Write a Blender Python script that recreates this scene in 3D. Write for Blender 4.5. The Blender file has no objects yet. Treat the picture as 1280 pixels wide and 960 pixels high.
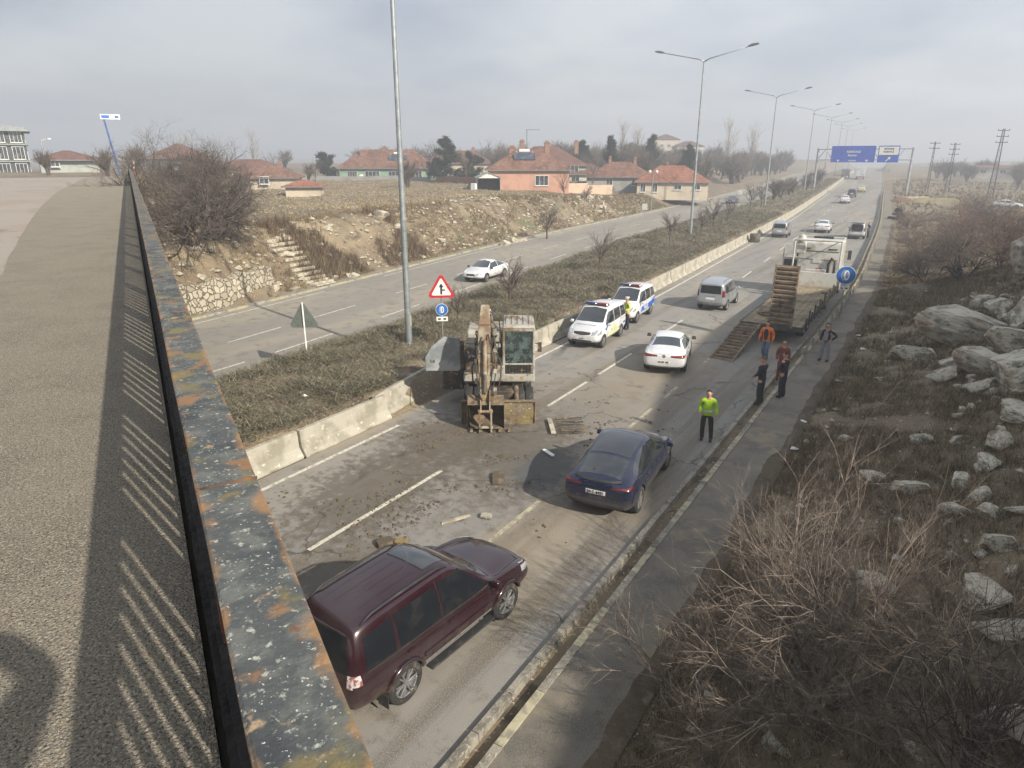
import bpy, math, random
import numpy as np
from mathutils import Vector, Matrix
from mathutils.bvhtree import BVHTree
R=math.radians
SC=bpy.context.scene; COL=SC.collection
# ---------------------------------------------------------------- camera
H=8.8
cd=bpy.data.cameras.new('camera'); cam=bpy.data.objects.new('camera',cd); COL.objects.link(cam)
cd.sensor_width=36; cd.lens=24.0; cd.clip_start=.05; cd.clip_end=6000
cam.location=(0,0,H); cam.rotation_euler=(R(90-18.35),0,R(31.9)); SC.camera=cam
# ---------------------------------------------------------------- light, sky, exposure
SUN=Vector((1.60,-.42,1.0)).normalized()
SUN_EL=math.asin(SUN.z); SUN_AZ=math.atan2(SUN.x,SUN.y)
sl=bpy.data.lights.new('sun','SUN'); sl.energy=5.0; sl.angle=R(.7); sl.color=(1.0,.93,.82)
so=bpy.data.objects.new('sun',sl); COL.objects.link(so); so.location=(30,-8,40)
so.rotation_euler=SUN.to_track_quat('Z','Y').to_euler()
W=bpy.data.worlds.new('World'); SC.world=W; W.use_nodes=True
nt=W.node_tree; nt.nodes.clear()
def N(t,nt,**k):
    n=nt.nodes.new(t)
    for a,b in k.items(): setattr(n,a,b)
    return n
def L(nt,a,b): nt.links.new(a,b)
out=N('ShaderNodeOutputWorld',nt); bg=N('ShaderNodeBackground',nt); bg.inputs[1].default_value=.115
sky=N('ShaderNodeTexSky',nt,sky_type='NISHITA',sun_disc=False,sun_elevation=SUN_EL,sun_rotation=SUN_AZ,air_density=1.2,dust_density=3.0)
tc=N('ShaderNodeTexCoord',nt); sep=N('ShaderNodeSeparateXYZ',nt); L(nt,tc.outputs['Generated'],sep.inputs[0])
add=N('ShaderNodeMath',nt,operation='ADD'); add.inputs[1].default_value=.22; L(nt,sep.outputs[2],add.inputs[0])
mx=N('ShaderNodeMath',nt,operation='MAXIMUM'); mx.inputs[1].default_value=.05; L(nt,add.outputs[0],mx.inputs[0])
dx=N('ShaderNodeMath',nt,operation='DIVIDE'); dy=N('ShaderNodeMath',nt,operation='DIVIDE')
L(nt,sep.outputs[0],dx.inputs[0]); L(nt,mx.outputs[0],dx.inputs[1]); L(nt,sep.outputs[1],dy.inputs[0]); L(nt,mx.outputs[0],dy.inputs[1])
cmb=N('ShaderNodeCombineXYZ',nt); L(nt,dx.outputs[0],cmb.inputs[0]); L(nt,dy.outputs[0],cmb.inputs[1])
nz=N('ShaderNodeTexNoise',nt); nz.inputs['Scale'].default_value=1.1; nz.inputs['Detail'].default_value=6; nz.inputs['Roughness'].default_value=.5
L(nt,cmb.outputs[0],nz.inputs['Vector'])
cr=N('ShaderNodeValToRGB',nt); L(nt,nz.outputs[0],cr.inputs[0])
cr.color_ramp.elements[0].position=.36; cr.color_ramp.elements[0].color=(2.2,2.5,3.15,1)
cr.color_ramp.elements[1].position=.62; cr.color_ramp.elements[1].color=(4.1,4.28,4.5,1)
mixs=N('ShaderNodeMix',nt,data_type='RGBA'); mixs.inputs[0].default_value=.86
L(nt,sky.outputs[0],mixs.inputs[6]); L(nt,cr.outputs[0],mixs.inputs[7])
gm=N('ShaderNodeMapRange',nt); gm.inputs[1].default_value=-.9; gm.inputs[2].default_value=.35; gm.inputs[3].default_value=.86; gm.inputs[4].default_value=1.15; L(nt,sep.outputs[0],gm.inputs[0])
sc_=N('ShaderNodeVectorMath',nt,operation='SCALE'); L(nt,mixs.outputs[2],sc_.inputs[0]); L(nt,gm.outputs[0],sc_.inputs['Scale']); L(nt,sc_.outputs[0],bg.inputs[0]); L(nt,bg.outputs[0],out.inputs[0])
vs=SC.view_settings; vs.view_transform='Standard'; vs.look='None'; vs.gamma=1; vs.use_curve_mapping=False; vs.exposure=0.72
SC.cycles.max_bounces=6; SC.cycles.diffuse_bounces=2; SC.cycles.glossy_bounces=3; SC.cycles.volume_bounces=0
SC.cycles.volume_max_steps=8; SC.cycles.volume_step_rate=5
# ---------------------------------------------------------------- helpers
def tag(o,label=None,cat=None,group=None,kind=None):
    if label: o['label']=label
    if cat: o['category']=cat
    if group: o['group']=group
    if kind: o['kind']=kind
    return o
def empty(name,label,cat,loc=(0,0,0),rz=0,group=None):
    o=bpy.data.objects.new(name,None); COL.objects.link(o); o.location=loc; o.rotation_euler=(0,0,rz); o.empty_display_size=.1
    return tag(o,label,cat,group)
def link(name,me,parent=None):
    o=bpy.data.objects.new(name,me); COL.objects.link(o); o.parent=parent; return o
def dup(o,parent=None,**k):
    c=o.copy(); COL.objects.link(c); c.parent=parent
    for ch in list(o.children): dup(ch,c)
    for a,b in k.items(): c[a]=b
    return c
def frame(d):
    d=Vector(d).normalized(); a=Vector((0,0,1)) if abs(d.z)<.9 else Vector((1,0,0))
    x=d.cross(a).normalized(); return x,d.cross(x).normalized()
class MB:
    def __init__(s): s.v=[];s.f=[];s.m=[];s.mats=[]
    def mi(s,m):
        if m not in s.mats: s.mats.append(m)
        return s.mats.index(m)
    def add(s,vs,fs,m=None):
        b=len(s.v); s.v+= [tuple(q) for q in vs]; s.f+=[tuple(i+b for i in f) for f in fs]
        s.m+=[s.mi(m) if m else 0]*len(fs)
    def box(s,c,d,rot=None,m=None,taper=1.0):
        x,y,z=[q/2 for q in d]
        P=[(-x,-y,-z),(x,-y,-z),(x,y,-z),(-x,y,-z),(-x*taper,-y*taper,z),(x*taper,-y*taper,z),(x*taper,y*taper,z),(-x*taper,y*taper,z)]
        if rot is not None: P=[rot@Vector(p) for p in P]
        P=[Vector(p)+Vector(c) for p in P]
        s.add(P,[(0,3,2,1),(4,5,6,7),(0,1,5,4),(1,2,6,5),(2,3,7,6),(3,0,4,7)],m); return s
    def tube(s,pts,rs,n=8,m=None,caps=True):
        pts=[Vector(p) for p in pts]
        if not hasattr(rs,'__len__'): rs=[rs]*len(pts)
        V=[];F=[]; k=len(pts)
        for i,p in enumerate(pts):
            d=(pts[min(i+1,k-1)]-pts[max(i-1,0)]); 
            if d.length<1e-9: d=Vector((0,0,1))
            if i==0: x,y=frame(d)
            else:
                dn=d.normalized(); x=(x-dn*x.dot(dn)); x=x.normalized() if x.length>1e-6 else frame(d)[0]; y=dn.cross(x)
            for j in range(n):
                a=2*math.pi*j/n; V.append(p+(x*math.cos(a)+y*math.sin(a))*rs[i])
        for i in range(k-1):
            for j in range(n): F.append((i*n+j,i*n+(j+1)%n,(i+1)*n+(j+1)%n,(i+1)*n+j))
        if caps: F.append(tuple(range(n))[::-1]); F.append(tuple((k-1)*n+j for j in range(n)))
        s.add(V,F,m); return s
    def lathe(s,prof,n=24,axis='x',c=(0,0,0),m=None):
        V=[];F=[]
        for (a,r) in prof:
            for j in range(n):
                t=2*math.pi*j/n
                q={'x':(a,r*math.cos(t),r*math.sin(t)),'z':(r*math.cos(t),r*math.sin(t),a),'y':(r*math.cos(t),a,r*math.sin(t))}[axis]
                V.append(Vector(q)+Vector(c))
        for i in range(len(prof)-1):
            for j in range(n): F.append((i*n+j,i*n+(j+1)%n,(i+1)*n+(j+1)%n,(i+1)*n+j))
        s.add(V,F,m); return s
    def prism(s,poly,h0,h1,axis='z',m=None):
        n=len(poly)
        f={'z':lambda a,b,h:(a,b,h),'x':lambda a,b,h:(h,a,b),'y':lambda a,b,h:(a,h,b)}[axis]
        V=[f(a,b,h0) for a,b in poly]+[f(a,b,h1) for a,b in poly]
        F=[tuple(range(n))[::-1],tuple(range(n,2*n))]+[(i,(i+1)%n,n+(i+1)%n,n+i) for i in range(n)]
        s.add(V,F,m); return s
    def build(s,name,mat,parent=None,smooth=False,bevel=0,sub=0,seg=2,loc=None):
        me=bpy.data.meshes.new(name); me.from_pydata([tuple(v) for v in s.v],[],s.f); 
        ml=s.mats if s.mats else [mat]
        for q in ml: me.materials.append(q)
        if s.mats: me.polygons.foreach_set('material_index',s.m)
        me.update(); fixn(me)
        o=link(name,me,parent)
        if bevel: 
            b=o.modifiers.new('b','BEVEL'); b.width=bevel; b.segments=seg; b.limit_method='ANGLE'
        if sub: o.modifiers.new('s','SUBSURF').levels=sub; o.modifiers['s'].render_levels=sub
        if smooth: me.polygons.foreach_set('use_smooth',[True]*len(me.polygons))
        if smooth and smooth!=True: me.set_sharp_from_angle(angle=R(smooth))
        if loc: o.location=loc
        return o
import bmesh
def fixn(me):
    bm=bmesh.new(); bm.from_mesh(me); bmesh.ops.recalc_face_normals(bm,faces=bm.faces); bm.to_mesh(me); bm.free()
def npmesh(name,V,F,mats,parent=None,mi=None,smooth=False):
    V=np.asarray(V,np.float32); F=np.asarray(F,np.int32); k=F.shape[1]
    me=bpy.data.meshes.new(name); me.vertices.add(len(V)); me.vertices.foreach_set('co',V.ravel())
    me.loops.add(F.size); me.loops.foreach_set('vertex_index',F.ravel()); me.polygons.add(len(F))
    me.polygons.foreach_set('loop_start',np.arange(0,F.size,k,dtype=np.int32)); 
    for q in (mats if isinstance(mats,list) else [mats]): me.materials.append(q)
    if mi is not None: me.polygons.foreach_set('material_index',np.asarray(mi,np.int32))
    me.polygons.foreach_set('use_smooth',np.full(len(F),smooth)); me.update(calc_edges=True); me.validate()
    return link(name,me,parent)
def evalmesh(o):
    dg=bpy.context.evaluated_depsgraph_get(); dg.update(); return bpy.data.meshes.new_from_object(o.evaluated_get(dg))
# ---------------------------------------------------------------- materials
def mat(name,base,rough=.8,metal=0,spots=(),bump=0,bscale=20,coat=0,spec=.5,coord='Object',bdetail=4,alpha=None,trans=0):
    """spots: (colour, scale, lo, hi, detail) noise overlays"""
    m=bpy.data.materials.new(name); m.use_nodes=True; nt=m.node_tree; p=nt.nodes['Principled BSDF']
    p.inputs['Roughness'].default_value=rough; p.inputs['Metallic'].default_value=metal
    p.inputs['Coat Weight'].default_value=coat; p.inputs['Coat Roughness'].default_value=.08; p.inputs['Specular IOR Level'].default_value=spec
    p.inputs['Transmission Weight'].default_value=trans
    tc=N('ShaderNodeTexCoord',nt); src=tc.outputs[coord]
    col=N('ShaderNodeRGB',nt); col.outputs[0].default_value=(*base,1); cur=col.outputs[0]
    for i,sp in enumerate(spots):
        c,sc,lo,hi=sp[:4]; det=sp[4] if len(sp)>4 else 4
        mp=N('ShaderNodeMapping',nt); mp.inputs['Location'].default_value=(i*7.3,i*3.1,i*1.7); L(nt,src,mp.inputs[0])
        if len(sp)>5: mp.inputs['Scale'].default_value=sp[5]
        nz=N('ShaderNodeTexNoise',nt); nz.inputs['Scale'].default_value=sc; nz.inputs['Detail'].default_value=det; nz.inputs['Roughness'].default_value=.6; L(nt,mp.outputs[0],nz.inputs['Vector'])
        mr=N('ShaderNodeMapRange',nt,interpolation_type='SMOOTHSTEP'); mr.inputs[1].default_value=lo; mr.inputs[2].default_value=hi; L(nt,nz.outputs[0],mr.inputs[0])
        mi=N('ShaderNodeMix',nt,data_type='RGBA'); L(nt,mr.outputs[0],mi.inputs[0]); L(nt,cur,mi.inputs[6]); mi.inputs[7].default_value=(*c,1); cur=mi.outputs[2]
    L(nt,cur,p.inputs['Base Color'])
    if bump:
        nz=N('ShaderNodeTexNoise',nt); nz.inputs['Scale'].default_value=bscale; nz.inputs['Detail'].default_value=bdetail; L(nt,src,nz.inputs['Vector'])
        b=N('ShaderNodeBump',nt); b.inputs['Strength'].default_value=bump; b.inputs['Distance'].default_value=.05; L(nt,nz.outputs[0],b.inputs['Height']); L(nt,b.outputs[0],p.inputs['Normal'])
    m['cur']=0
    return m
def rgb(h): 
    h=h.lstrip('#'); c=[int(h[i:i+2],16)/255 for i in (0,2,4)]; return tuple(q/12.92 if q<=.04045 else ((q+.055)/1.055)**2.4 for q in c)
# ---------------------------------------------------------------- terrain functions
def interp(tab):
    xs=np.array([a for a,b in tab],float); ys=np.array([b for a,b in tab],float)
    # smooth piecewise: hermite with finite difference slopes
    m=np.gradient(ys,xs)
    def f(x):
        x=np.asarray(x,float); i=np.clip(np.searchsorted(xs,x)-1,0,len(xs)-2); h=xs[i+1]-xs[i]; t=np.clip((x-xs[i])/h,0,1)
        return ((2*t**3-3*t**2+1)*ys[i]+(t**3-2*t**2+t)*h*m[i]+(-2*t**3+3*t**2)*ys[i+1]+(t**3-t**2)*h*m[i+1])
    return f
cR=interp([(-300,0),(0,0),(25,0),(43,-.55),(58,-1.35),(82,-2.75),(115,-4.9),(153,-7.7),(215,-12.2),(336,-21.8),(600,-43),(1500,-110)])
cL=interp([(-300,0),(0,0),(20,0),(28,-.8),(44,-2.7),(58,-4.4),(70,-5.5),(84,-6.3),(114,-7.5),(153,-9.0),(198,-11.0),(250,-14.8),(336,-21.8),(600,-43),(1500,-110)])
wid=interp([(-300,0),(0,0),(28,0),(42,.45),(53,.85),(80,1.1),(103,1.25),(177,1.1),(336,.6),(1500,.5)])
cK=lambda y: cR(y)+wid(y)
def ss(a,b,x): t=np.clip((np.asarray(x,float)-a)/(b-a),0,1); return t*t*(3-2*t)
def Zr(y):
    y=np.asarray(y,float); return 2.8*ss(90,350,y)-np.maximum(y-350,0)**1.0*.02*ss(350,420,y)*(1-.5*ss(420,900,y))
BU=(math.cos(R(60.1)),math.sin(R(60.1))); BV=(-math.sin(R(60.1)),math.cos(R(60.1)))
def vnoise(x,y,s,seed=0):
    x=np.asarray(x)/s+seed*17.17; y=np.asarray(y)/s+seed*9.71
    xi=np.floor(x);yi=np.floor(y);fx=x-xi;fy=y-yi;fx=fx*fx*(3-2*fx);fy=fy*fy*(3-2*fy)
    h=lambda a,b:np.modf(np.abs(np.sin(a*127.1+b*311.7+seed*7.7)*43758.5453))[0]
    return (h(xi,yi)*(1-fx)+h(xi+1,yi)*fx)*(1-fy)+(h(xi,yi+1)*(1-fx)+h(xi+1,yi+1)*fx)*fy-.5
def fbm(x,y,s,seed=0,o=4): return sum(vnoise(x,y,s/2**i,seed+i)/2**i for i in range(o))
hillpk=interp([(-80,4),(-30,11),(6,12.2),(11,13.2),(16,14.3),(40,14.3),(50,11.0),(62,5.2),(80,1.6),(130,.4),(400,0),(1500,0)])
platz=interp([(-100,3.3),(0,3.3),(90,3.4),(108,2.4),(125,1.9),(150,1.2),(260,.8),(1500,.8)])
def T(x,y,rough=1):
    x=np.asarray(x,float); y=np.asarray(y,float); zr=Zr(y); u=x*BU[0]+y*BU[1]; v=x*BV[0]+y*BV[1]
    sR=x-cR(y); sL=x-cL(y); sK=x-cK(y); n=fbm(x,y,5)*rough
    z=np.full(x.shape,0.0)-.08
    # right slope
    pk=hillpk(y); t=sK+3.1
    right=np.where(t>0,np.interp(t,[0,.5,2,4,6,9,12,15,18,30,60],[0,.06,.30,.85,1.7,3.9,6.9,10.2,12.4,12.4,9])/12.4*pk,0)
    right=np.where((u<3.5),np.minimum(right,5.8+.3*n),right)
    right=right+np.where(t>.6,np.clip(t*.15,0,.6)*n*.9,0)
    z=np.where(t>0,right-.02,z)
    # median mound
    a=-16.45; b=-24.3
    med=np.where((sR<a)&(sL>b), .74*ss(0,.3,a-sR+.25)*ss(0,2.6,sL-b)+.10*n*ss(0,1,a-sR),0)
    z=np.where((sR<a)&(sL>b),med,z)
    # left bank and plateau
    tl=-(sL+35.9); pz=platz(y); pz=pz+(3.5-pz)*ss(8,24,tl)*ss(330,230,y)
    bank=np.where(tl>0,pz*ss(0,5.5,tl-.3)**.85+.12*ss(0,.3,tl)+np.clip(tl*.2,0,1)*n*.55+np.clip(tl-14,0,200)*.006,0)
    emb=6.7*ss(9,0,u-.5)*ss(44,52,v)
    bank=np.where(tl>0,np.maximum(bank,emb+n*.3*(emb>.2)),bank)
    z=np.where(tl>0,bank,z)
    behind=(u<=.5)&(v>44)
    z=np.where(behind&(tl>0),6.75-np.clip(v-112,0,400)*.01,z)
    side=(sK<-2.5)&(tl<=0)
    far=ss(300,600,np.hypot(x,y))
    z=np.where(side,z+zr,z+zr*np.where(sR>0,ss(60,0,sR-20)*.8+.2,1))
    # gentle hills beyond
    z=z+np.where(side,0,far*(fbm(x,y,260,3,2)*14))
    z=z+np.where((x>20)&(y>120),ss(0,120,x-20)*ss(120,300,y)*7,0)
    return z
def Tz(x,y): return float(T(np.array([x]),np.array([y]))[0])
# ---------------------------------------------------------------- setting materials
def ground_mat():
    m=mat('ground_soil',rgb('#6e604c'),.95,spots=[(rgb('#7d6f57'),.35,.44,.64,6),(rgb('#4b4134'),1.1,.5,.66,6),(rgb('#a39a86'),9,.60,.68,3),(rgb('#5a5a3c'),.22,.58,.70,5),(rgb('#94856a'),.06,.58,.70,4)],bump=.9,bscale=6,bdetail=8)
    return m
M={}
M['soil']=ground_mat()
M['asphalt_dark']=mat('path_asphalt',rgb('#716a5e'),.93,spots=[(rgb('#5a564e'),.9,.45,.6,6),(rgb('#8a7d66'),.7,.52,.68,8),(rgb('#4f473c'),2.2,.60,.72,8),(rgb('#7c766c'),60,.5,.6,2)],bump=.3,bscale=70)
def road_mat():
    m=mat('road_asphalt',rgb('#797876'),.88,spots=[(rgb('#87837c'),.25,.44,.6,6,(1,.25,1)),(rgb('#67625a'),1.3,.52,.68,8),(rgb('#625d56'),1.1,.50,.66,5,(1,.035,1)),(rgb('#8f8575'),.55,.55,.7,6,(1,.12,1)),(rgb('#948a78'),45,.52,.62,2)],bump=.25,bscale=60)
    nt=m.node_tree; p=nt.nodes['Principled BSDF']; old=p.inputs['Base Color'].links[0].from_socket
    geo=N('ShaderNodeNewGeometry',nt)
    def blob(cx,cy,rx,ry,ang,soft,nsc,namp):
        mp=N('ShaderNodeMapping',nt,vector_type='TEXTURE'); mp.inputs['Location'].default_value=(cx,cy,0); mp.inputs['Rotation'].default_value=(0,0,ang); mp.inputs['Scale'].default_value=(rx,ry,1e3); L(nt,geo.outputs['Position'],mp.inputs[0])
        ln=N('ShaderNodeVectorMath',nt,operation='LENGTH'); L(nt,mp.outputs[0],ln.inputs[0])
        nz=N('ShaderNodeTexNoise',nt); nz.inputs['Scale'].default_value=nsc; nz.inputs['Detail'].default_value=8; nz.inputs['Roughness'].default_value=.65; L(nt,geo.outputs['Position'],nz.inputs['Vector'])
        ad=N('ShaderNodeMath',nt,operation='MULTIPLY_ADD'); ad.inputs[1].default_value=namp; L(nt,nz.outputs[0],ad.inputs[0]); L(nt,ln.outputs['Value'],ad.inputs[2])
        mr=N('ShaderNodeMapRange',nt,interpolation_type='SMOOTHSTEP'); mr.inputs[1].default_value=1+namp*.5; mr.inputs[2].default_value=1+namp*.5-soft; mr.inputs[3].default_value=0; mr.inputs[4].default_value=1; L(nt,ad.outputs[0],mr.inputs[0]); return mr.outputs[0]
    cur=old
    for args,c,fac in [((-10.3,20,4.2,9.5,.12,.8,.9,1.6),rgb('#736a5d'),.55),((-10.2,16.8,2.4,5.2,.35,.7,2.6,2.6),rgb('#544d43'),.75),((-12.8,16.4,2.6,3.0,.5,.6,3.0,2.2),rgb('#534a3e'),.75),
                       ((-12.4,12.5,2.2,4,.2,.5,3.5,3.0),rgb('#534b3f'),.7),((-9.0,16.2,1.1,2.0,.2,.5,2.5,1.6),rgb('#4b4d4c'),.8),((-9.5,27,4,7,0,.9,.5,1.4),rgb('#827560'),.5),((-6.8,12,1.6,4.5,.1,.9,.7,1.3),rgb('#8d7d64'),.5),((-10.3,9.2,1.2,2.2,0,.6,3.0,2.5),rgb('#5a5041'),.6)]:
        s=blob(*args); ml=N('ShaderNodeMath',nt,operation='MULTIPLY'); ml.inputs[1].default_value=fac; L(nt,s,ml.inputs[0])
        mi=N('ShaderNodeMix',nt,data_type='RGBA'); L(nt,ml.outputs[0],mi.inputs[0]); L(nt,cur,mi.inputs[6]); mi.inputs[7].default_value=(*c,1); cur=mi.outputs[2]
    # cracks and sealed joints in the old asphalt
    vo=N('ShaderNodeTexVoronoi',nt,feature='DISTANCE_TO_EDGE'); vo.inputs['Scale'].default_value=.23; wn=N('ShaderNodeTexNoise',nt); wn.inputs['Scale'].default_value=1.1; wn.inputs['Detail'].default_value=7
    vm=N('ShaderNodeVectorMath',nt,operation='MULTIPLY_ADD'); vm.inputs[1].default_value=(1.6,1.6,0); L(nt,geo.outputs['Position'],wn.inputs['Vector']); L(nt,wn.outputs['Color'],vm.inputs[0]); L(nt,geo.outputs['Position'],vm.inputs[2]); L(nt,vm.outputs[0],vo.inputs['Vector'])
    mr=N('ShaderNodeMapRange',nt); mr.inputs[1].default_value=.011; mr.inputs[2].default_value=.002; L(nt,vo.outputs['Distance'],mr.inputs[0])
    nz=N('ShaderNodeTexNoise',nt); nz.inputs['Scale'].default_value=.35; L(nt,geo.outputs['Position'],nz.inputs['Vector']); mk=N('ShaderNodeMapRange',nt); mk.inputs[1].default_value=.47; mk.inputs[2].default_value=.58; mk.inputs[4].default_value=.8; L(nt,nz.outputs[0],mk.inputs[0])
    ml=N('ShaderNodeMath',nt,operation='MULTIPLY'); L(nt,mr.outputs[0],ml.inputs[0]); L(nt,mk.outputs[0],ml.inputs[1])
    mi=N('ShaderNodeMix',nt,data_type='RGBA'); L(nt,ml.outputs[0],mi.inputs[0]); L(nt,cur,mi.inputs[6]); mi.inputs[7].default_value=(*rgb('#3a3630'),1); cur=mi.outputs[2]
    # fine mud crumbs within the work area
    s=blob(-11,17,4.5,9,.15,.6,1.2,1.6)
    nz=N('ShaderNodeTexNoise',nt); nz.inputs['Scale'].default_value=7; nz.inputs['Detail'].default_value=5; nz.inputs['Roughness'].default_value=.7; L(nt,geo.outputs['Position'],nz.inputs['Vector'])
    mr=N('ShaderNodeMapRange',nt); mr.inputs[1].default_value=.58; mr.inputs[2].default_value=.64; L(nt,nz.outputs[0],mr.inputs[0])
    ml=N('ShaderNodeMath',nt,operation='MULTIPLY'); L(nt,s,ml.inputs[0]); L(nt,mr.outputs[0],ml.inputs[1])
    m2=N('ShaderNodeMath',nt,operation='MULTIPLY'); m2.inputs[1].default_value=.75; L(nt,ml.outputs[0],m2.inputs[0])
    mi=N('ShaderNodeMix',nt,data_type='RGBA'); L(nt,m2.outputs[0],mi.inputs[0]); L(nt,cur,mi.inputs[6]); mi.inputs[7].default_value=(*rgb('#463e33'),1); cur=mi.outputs[2]
    L(nt,cur,p.inputs['Base Color']); return m
M['road']=road_mat()
M['road2']=mat('opposite_road_asphalt',rgb('#7c7770'),.9,spots=[(rgb('#8c8577'),.3,.44,.62,6,(1,.2,1)),(rgb('#696560'),1.6,.5,.68,8),(rgb('#918a7c'),45,.52,.62,2)],bump=.25,bscale=60)
M['line']=mat('road_paint',rgb('#c9c4b4'),.8,spots=[(rgb('#9b927f'),6,.46,.62,8),(rgb('#8a8271'),30,.56,.66,3)])
M['line_old']=mat('worn_yellow_paint',rgb('#aaa388'),.85,spots=[(rgb('#857e6e'),4,.42,.6,8)])
M['concrete']=mat('concrete',rgb('#a19b8d'),.9,spots=[(rgb('#858071'),1.2,.45,.65,6),(rgb('#6d6452'),.9,.6,.72,8,(1,1,3)),(rgb('#c0b8a6'),5,.58,.7,5)],bump=.25,bscale=14)
M['kerb']=mat('kerb_concrete',rgb('#8f897c'),.92,spots=[(rgb('#6b665c'),2.5,.45,.62,7),(rgb('#a9a292'),14,.55,.68,4)],bump=.4,bscale=30)
M['drain']=mat('drain_channel',rgb('#4b4741'),.95,spots=[(rgb('#2f2c28'),1.5,.45,.6,6),(rgb('#6b6557'),9,.58,.7,4)],bump=.5,bscale=20)
# ---------------------------------------------------------------- ground sheet
def axis(segs):
    a=[]
    for s0,s1,st in segs: a+=list(np.arange(s0,s1,st))
    return np.array(a+[segs[-1][1]])
gx=axis([(-2200,-600,200),(-600,-200,25),(-200,-90,4),(-90,-46,1),(-46,-14,.4),(-14,-5,1.5),(-5,8,.28),(8,30,1),(30,100,5),(100,600,50),(600,2200,200)])
gy=axis([(-600,-100,100),(-100,-20,8),(-20,2,1),(2,48,.4),(48,130,1),(130,420,5),(420,900,30),(900,2600,200)])
X,Y=np.meshgrid(gx,gy); Z=T(X,Y)
V=np.stack([X.ravel(),Y.ravel(),Z.ravel()],1); nx=len(gx); ny=len(gy)
ii=(np.arange(ny-1)[:,None]*nx+np.arange(nx-1)[None,:]).ravel()
F=np.stack([ii,ii+1,ii+1+nx,ii+nx],1)
g=npmesh('ground',V,F,M['soil'],smooth=True); g['kind']='structure'
# ---------------------------------------------------------------- ribbons along the roads
def ribbon(name,c,s0,s1,y0,y1,dz,m,step=None,parent=None,th=0,lz=0,c2=None):
    ys=[y0]
    while ys[-1]<y1: ys.append(min(y1,ys[-1]+(step or (1.5 if ys[-1]<120 else 6))))
    ys=np.array(ys); xc=c(ys); z=Zr(ys)+dz; n=len(ys)
    V=np.concatenate([np.stack([xc+s0,ys,z],1),np.stack([(c2(ys) if c2 else xc)+s1,ys,z+lz],1)])
    i=np.arange(n-1); F=np.stack([i,i+n,i+n+1,i+1],1)
    if th:
        V=np.concatenate([V,V-np.array([0,0,th])]); 
        F=np.concatenate([F,np.stack([i,i+1,i+1+2*n,i+2*n],1),np.stack([i+n,i+3*n,i+3*n+1,i+n+1],1),[[0,2*n,3*n,n]]])
    return npmesh(name,V,F,m,parent)
road=ribbon('road',cR,-15.62,-4.98,-60,520,0.0,M['road'],c2=cK); road['kind']='structure'
road2=ribbon('opposite_road',cL,-35.25,-24.1,-60,520,0.004,M['road2']); road2['kind']='structure'
path=ribbon('footpath',cK,-4.56,-3.15,-40,200,0.03,M['asphalt_dark'],lz=.03); path['kind']='structure'
M['vsoil']=mat('verge_soil',rgb('#5a4d3c'),.95,spots=[(rgb('#463c2f'),1.2,.42,.62,7),(rgb('#6c6252'),2.6,.56,.7,6),(rgb('#4d5038'),.7,.58,.7,5)],bump=.9,bscale=18,bdetail=7)
ys_=np.arange(2,110,.18); e_=-3.42+.30*fbm(ys_*0,ys_,1.7,61,4)-.25*ss(30,50,ys_)*0; xk=cK(ys_)
Vv=np.concatenate([np.stack([xk+e_,ys_,Zr(ys_)+.040+.003*(e_+3.5)],1),np.stack([xk+(e_-2.9)/2,ys_,Zr(ys_)+.085],1),np.stack([xk-2.9,ys_,Zr(ys_)+.06],1)]); n_=len(ys_); i_=np.arange(n_-1)
vs_=npmesh('verge_soil',Vv,np.concatenate([np.stack([i_,i_+n_,i_+n_+1,i_+1],1),np.stack([i_+n_,i_+2*n_,i_+2*n_+1,i_+n_+1],1)]),M['vsoil'],smooth=True); vs_['kind']='structure'
def dashes(name,c,s,w,segs,dz,m,parent):
    Vs=[];Fs=[];b=0
    for a,e in segs:
        ys=np.linspace(a,e,max(2,int((e-a)/3)+1)); xc=c(ys)+s; z=Zr(ys)+dz; n=len(ys)
        Vs.append(np.concatenate([np.stack([xc-w/2,ys,z],1),np.stack([xc+w/2,ys,z],1)])); i=np.arange(n-1); Fs.append(np.stack([i,i+n,i+n+1,i+1],1)+b); b+=2*n
    o=npmesh(name,np.concatenate(Vs),np.concatenate(Fs),m,parent); return o
dashes('edge_line',cR,-15.02,.14,[(-40,16.6),(23.5,500)],.005,M['line'],road)
def per(y0,y1,first,pl,dl): 
    r=[];y=first
    while y<y1: r.append((y,y+dl)); y+=pl
    return r
dashes('lane_line',cR,-11.55,.13,[(0.5,5),(9.4,14.5),(21.0,24.4),(25.6,29.4),(33.5,37.5),(43,47)]+per(0,480,54,9.5,3.6),.005,M['line'],road)
dashes('lane_line',cR,-8.15,.13,[(3.0,5.6),(11.9,14.4),(20.6,22.8),(24.2,25.8),(29.6,31.8)]+per(0,480,38,8.8,3.0),.005,M['line_old'],road)
dashes('lane_line',cL,-26.05,.13,[(8,10.5),(16.4,18.8),(20.6,24.8),(29,33),(37.5,41.5),(46,50)]+per(0,480,55,9,4.0),.009,M['line'],road2)
dashes('lane_line',cL,-29.55,.13,[(12,15),(20.6,24.2),(26.6,30.6),(35,39),(43.5,47.5)]+per(0,480,52,9,4.0),.009,M['line'],road2)
dashes('edge_line',cL,-34.45,.13,[(-30,33),(40,120),(128,500)],.009,M['line'],road2)
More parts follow.
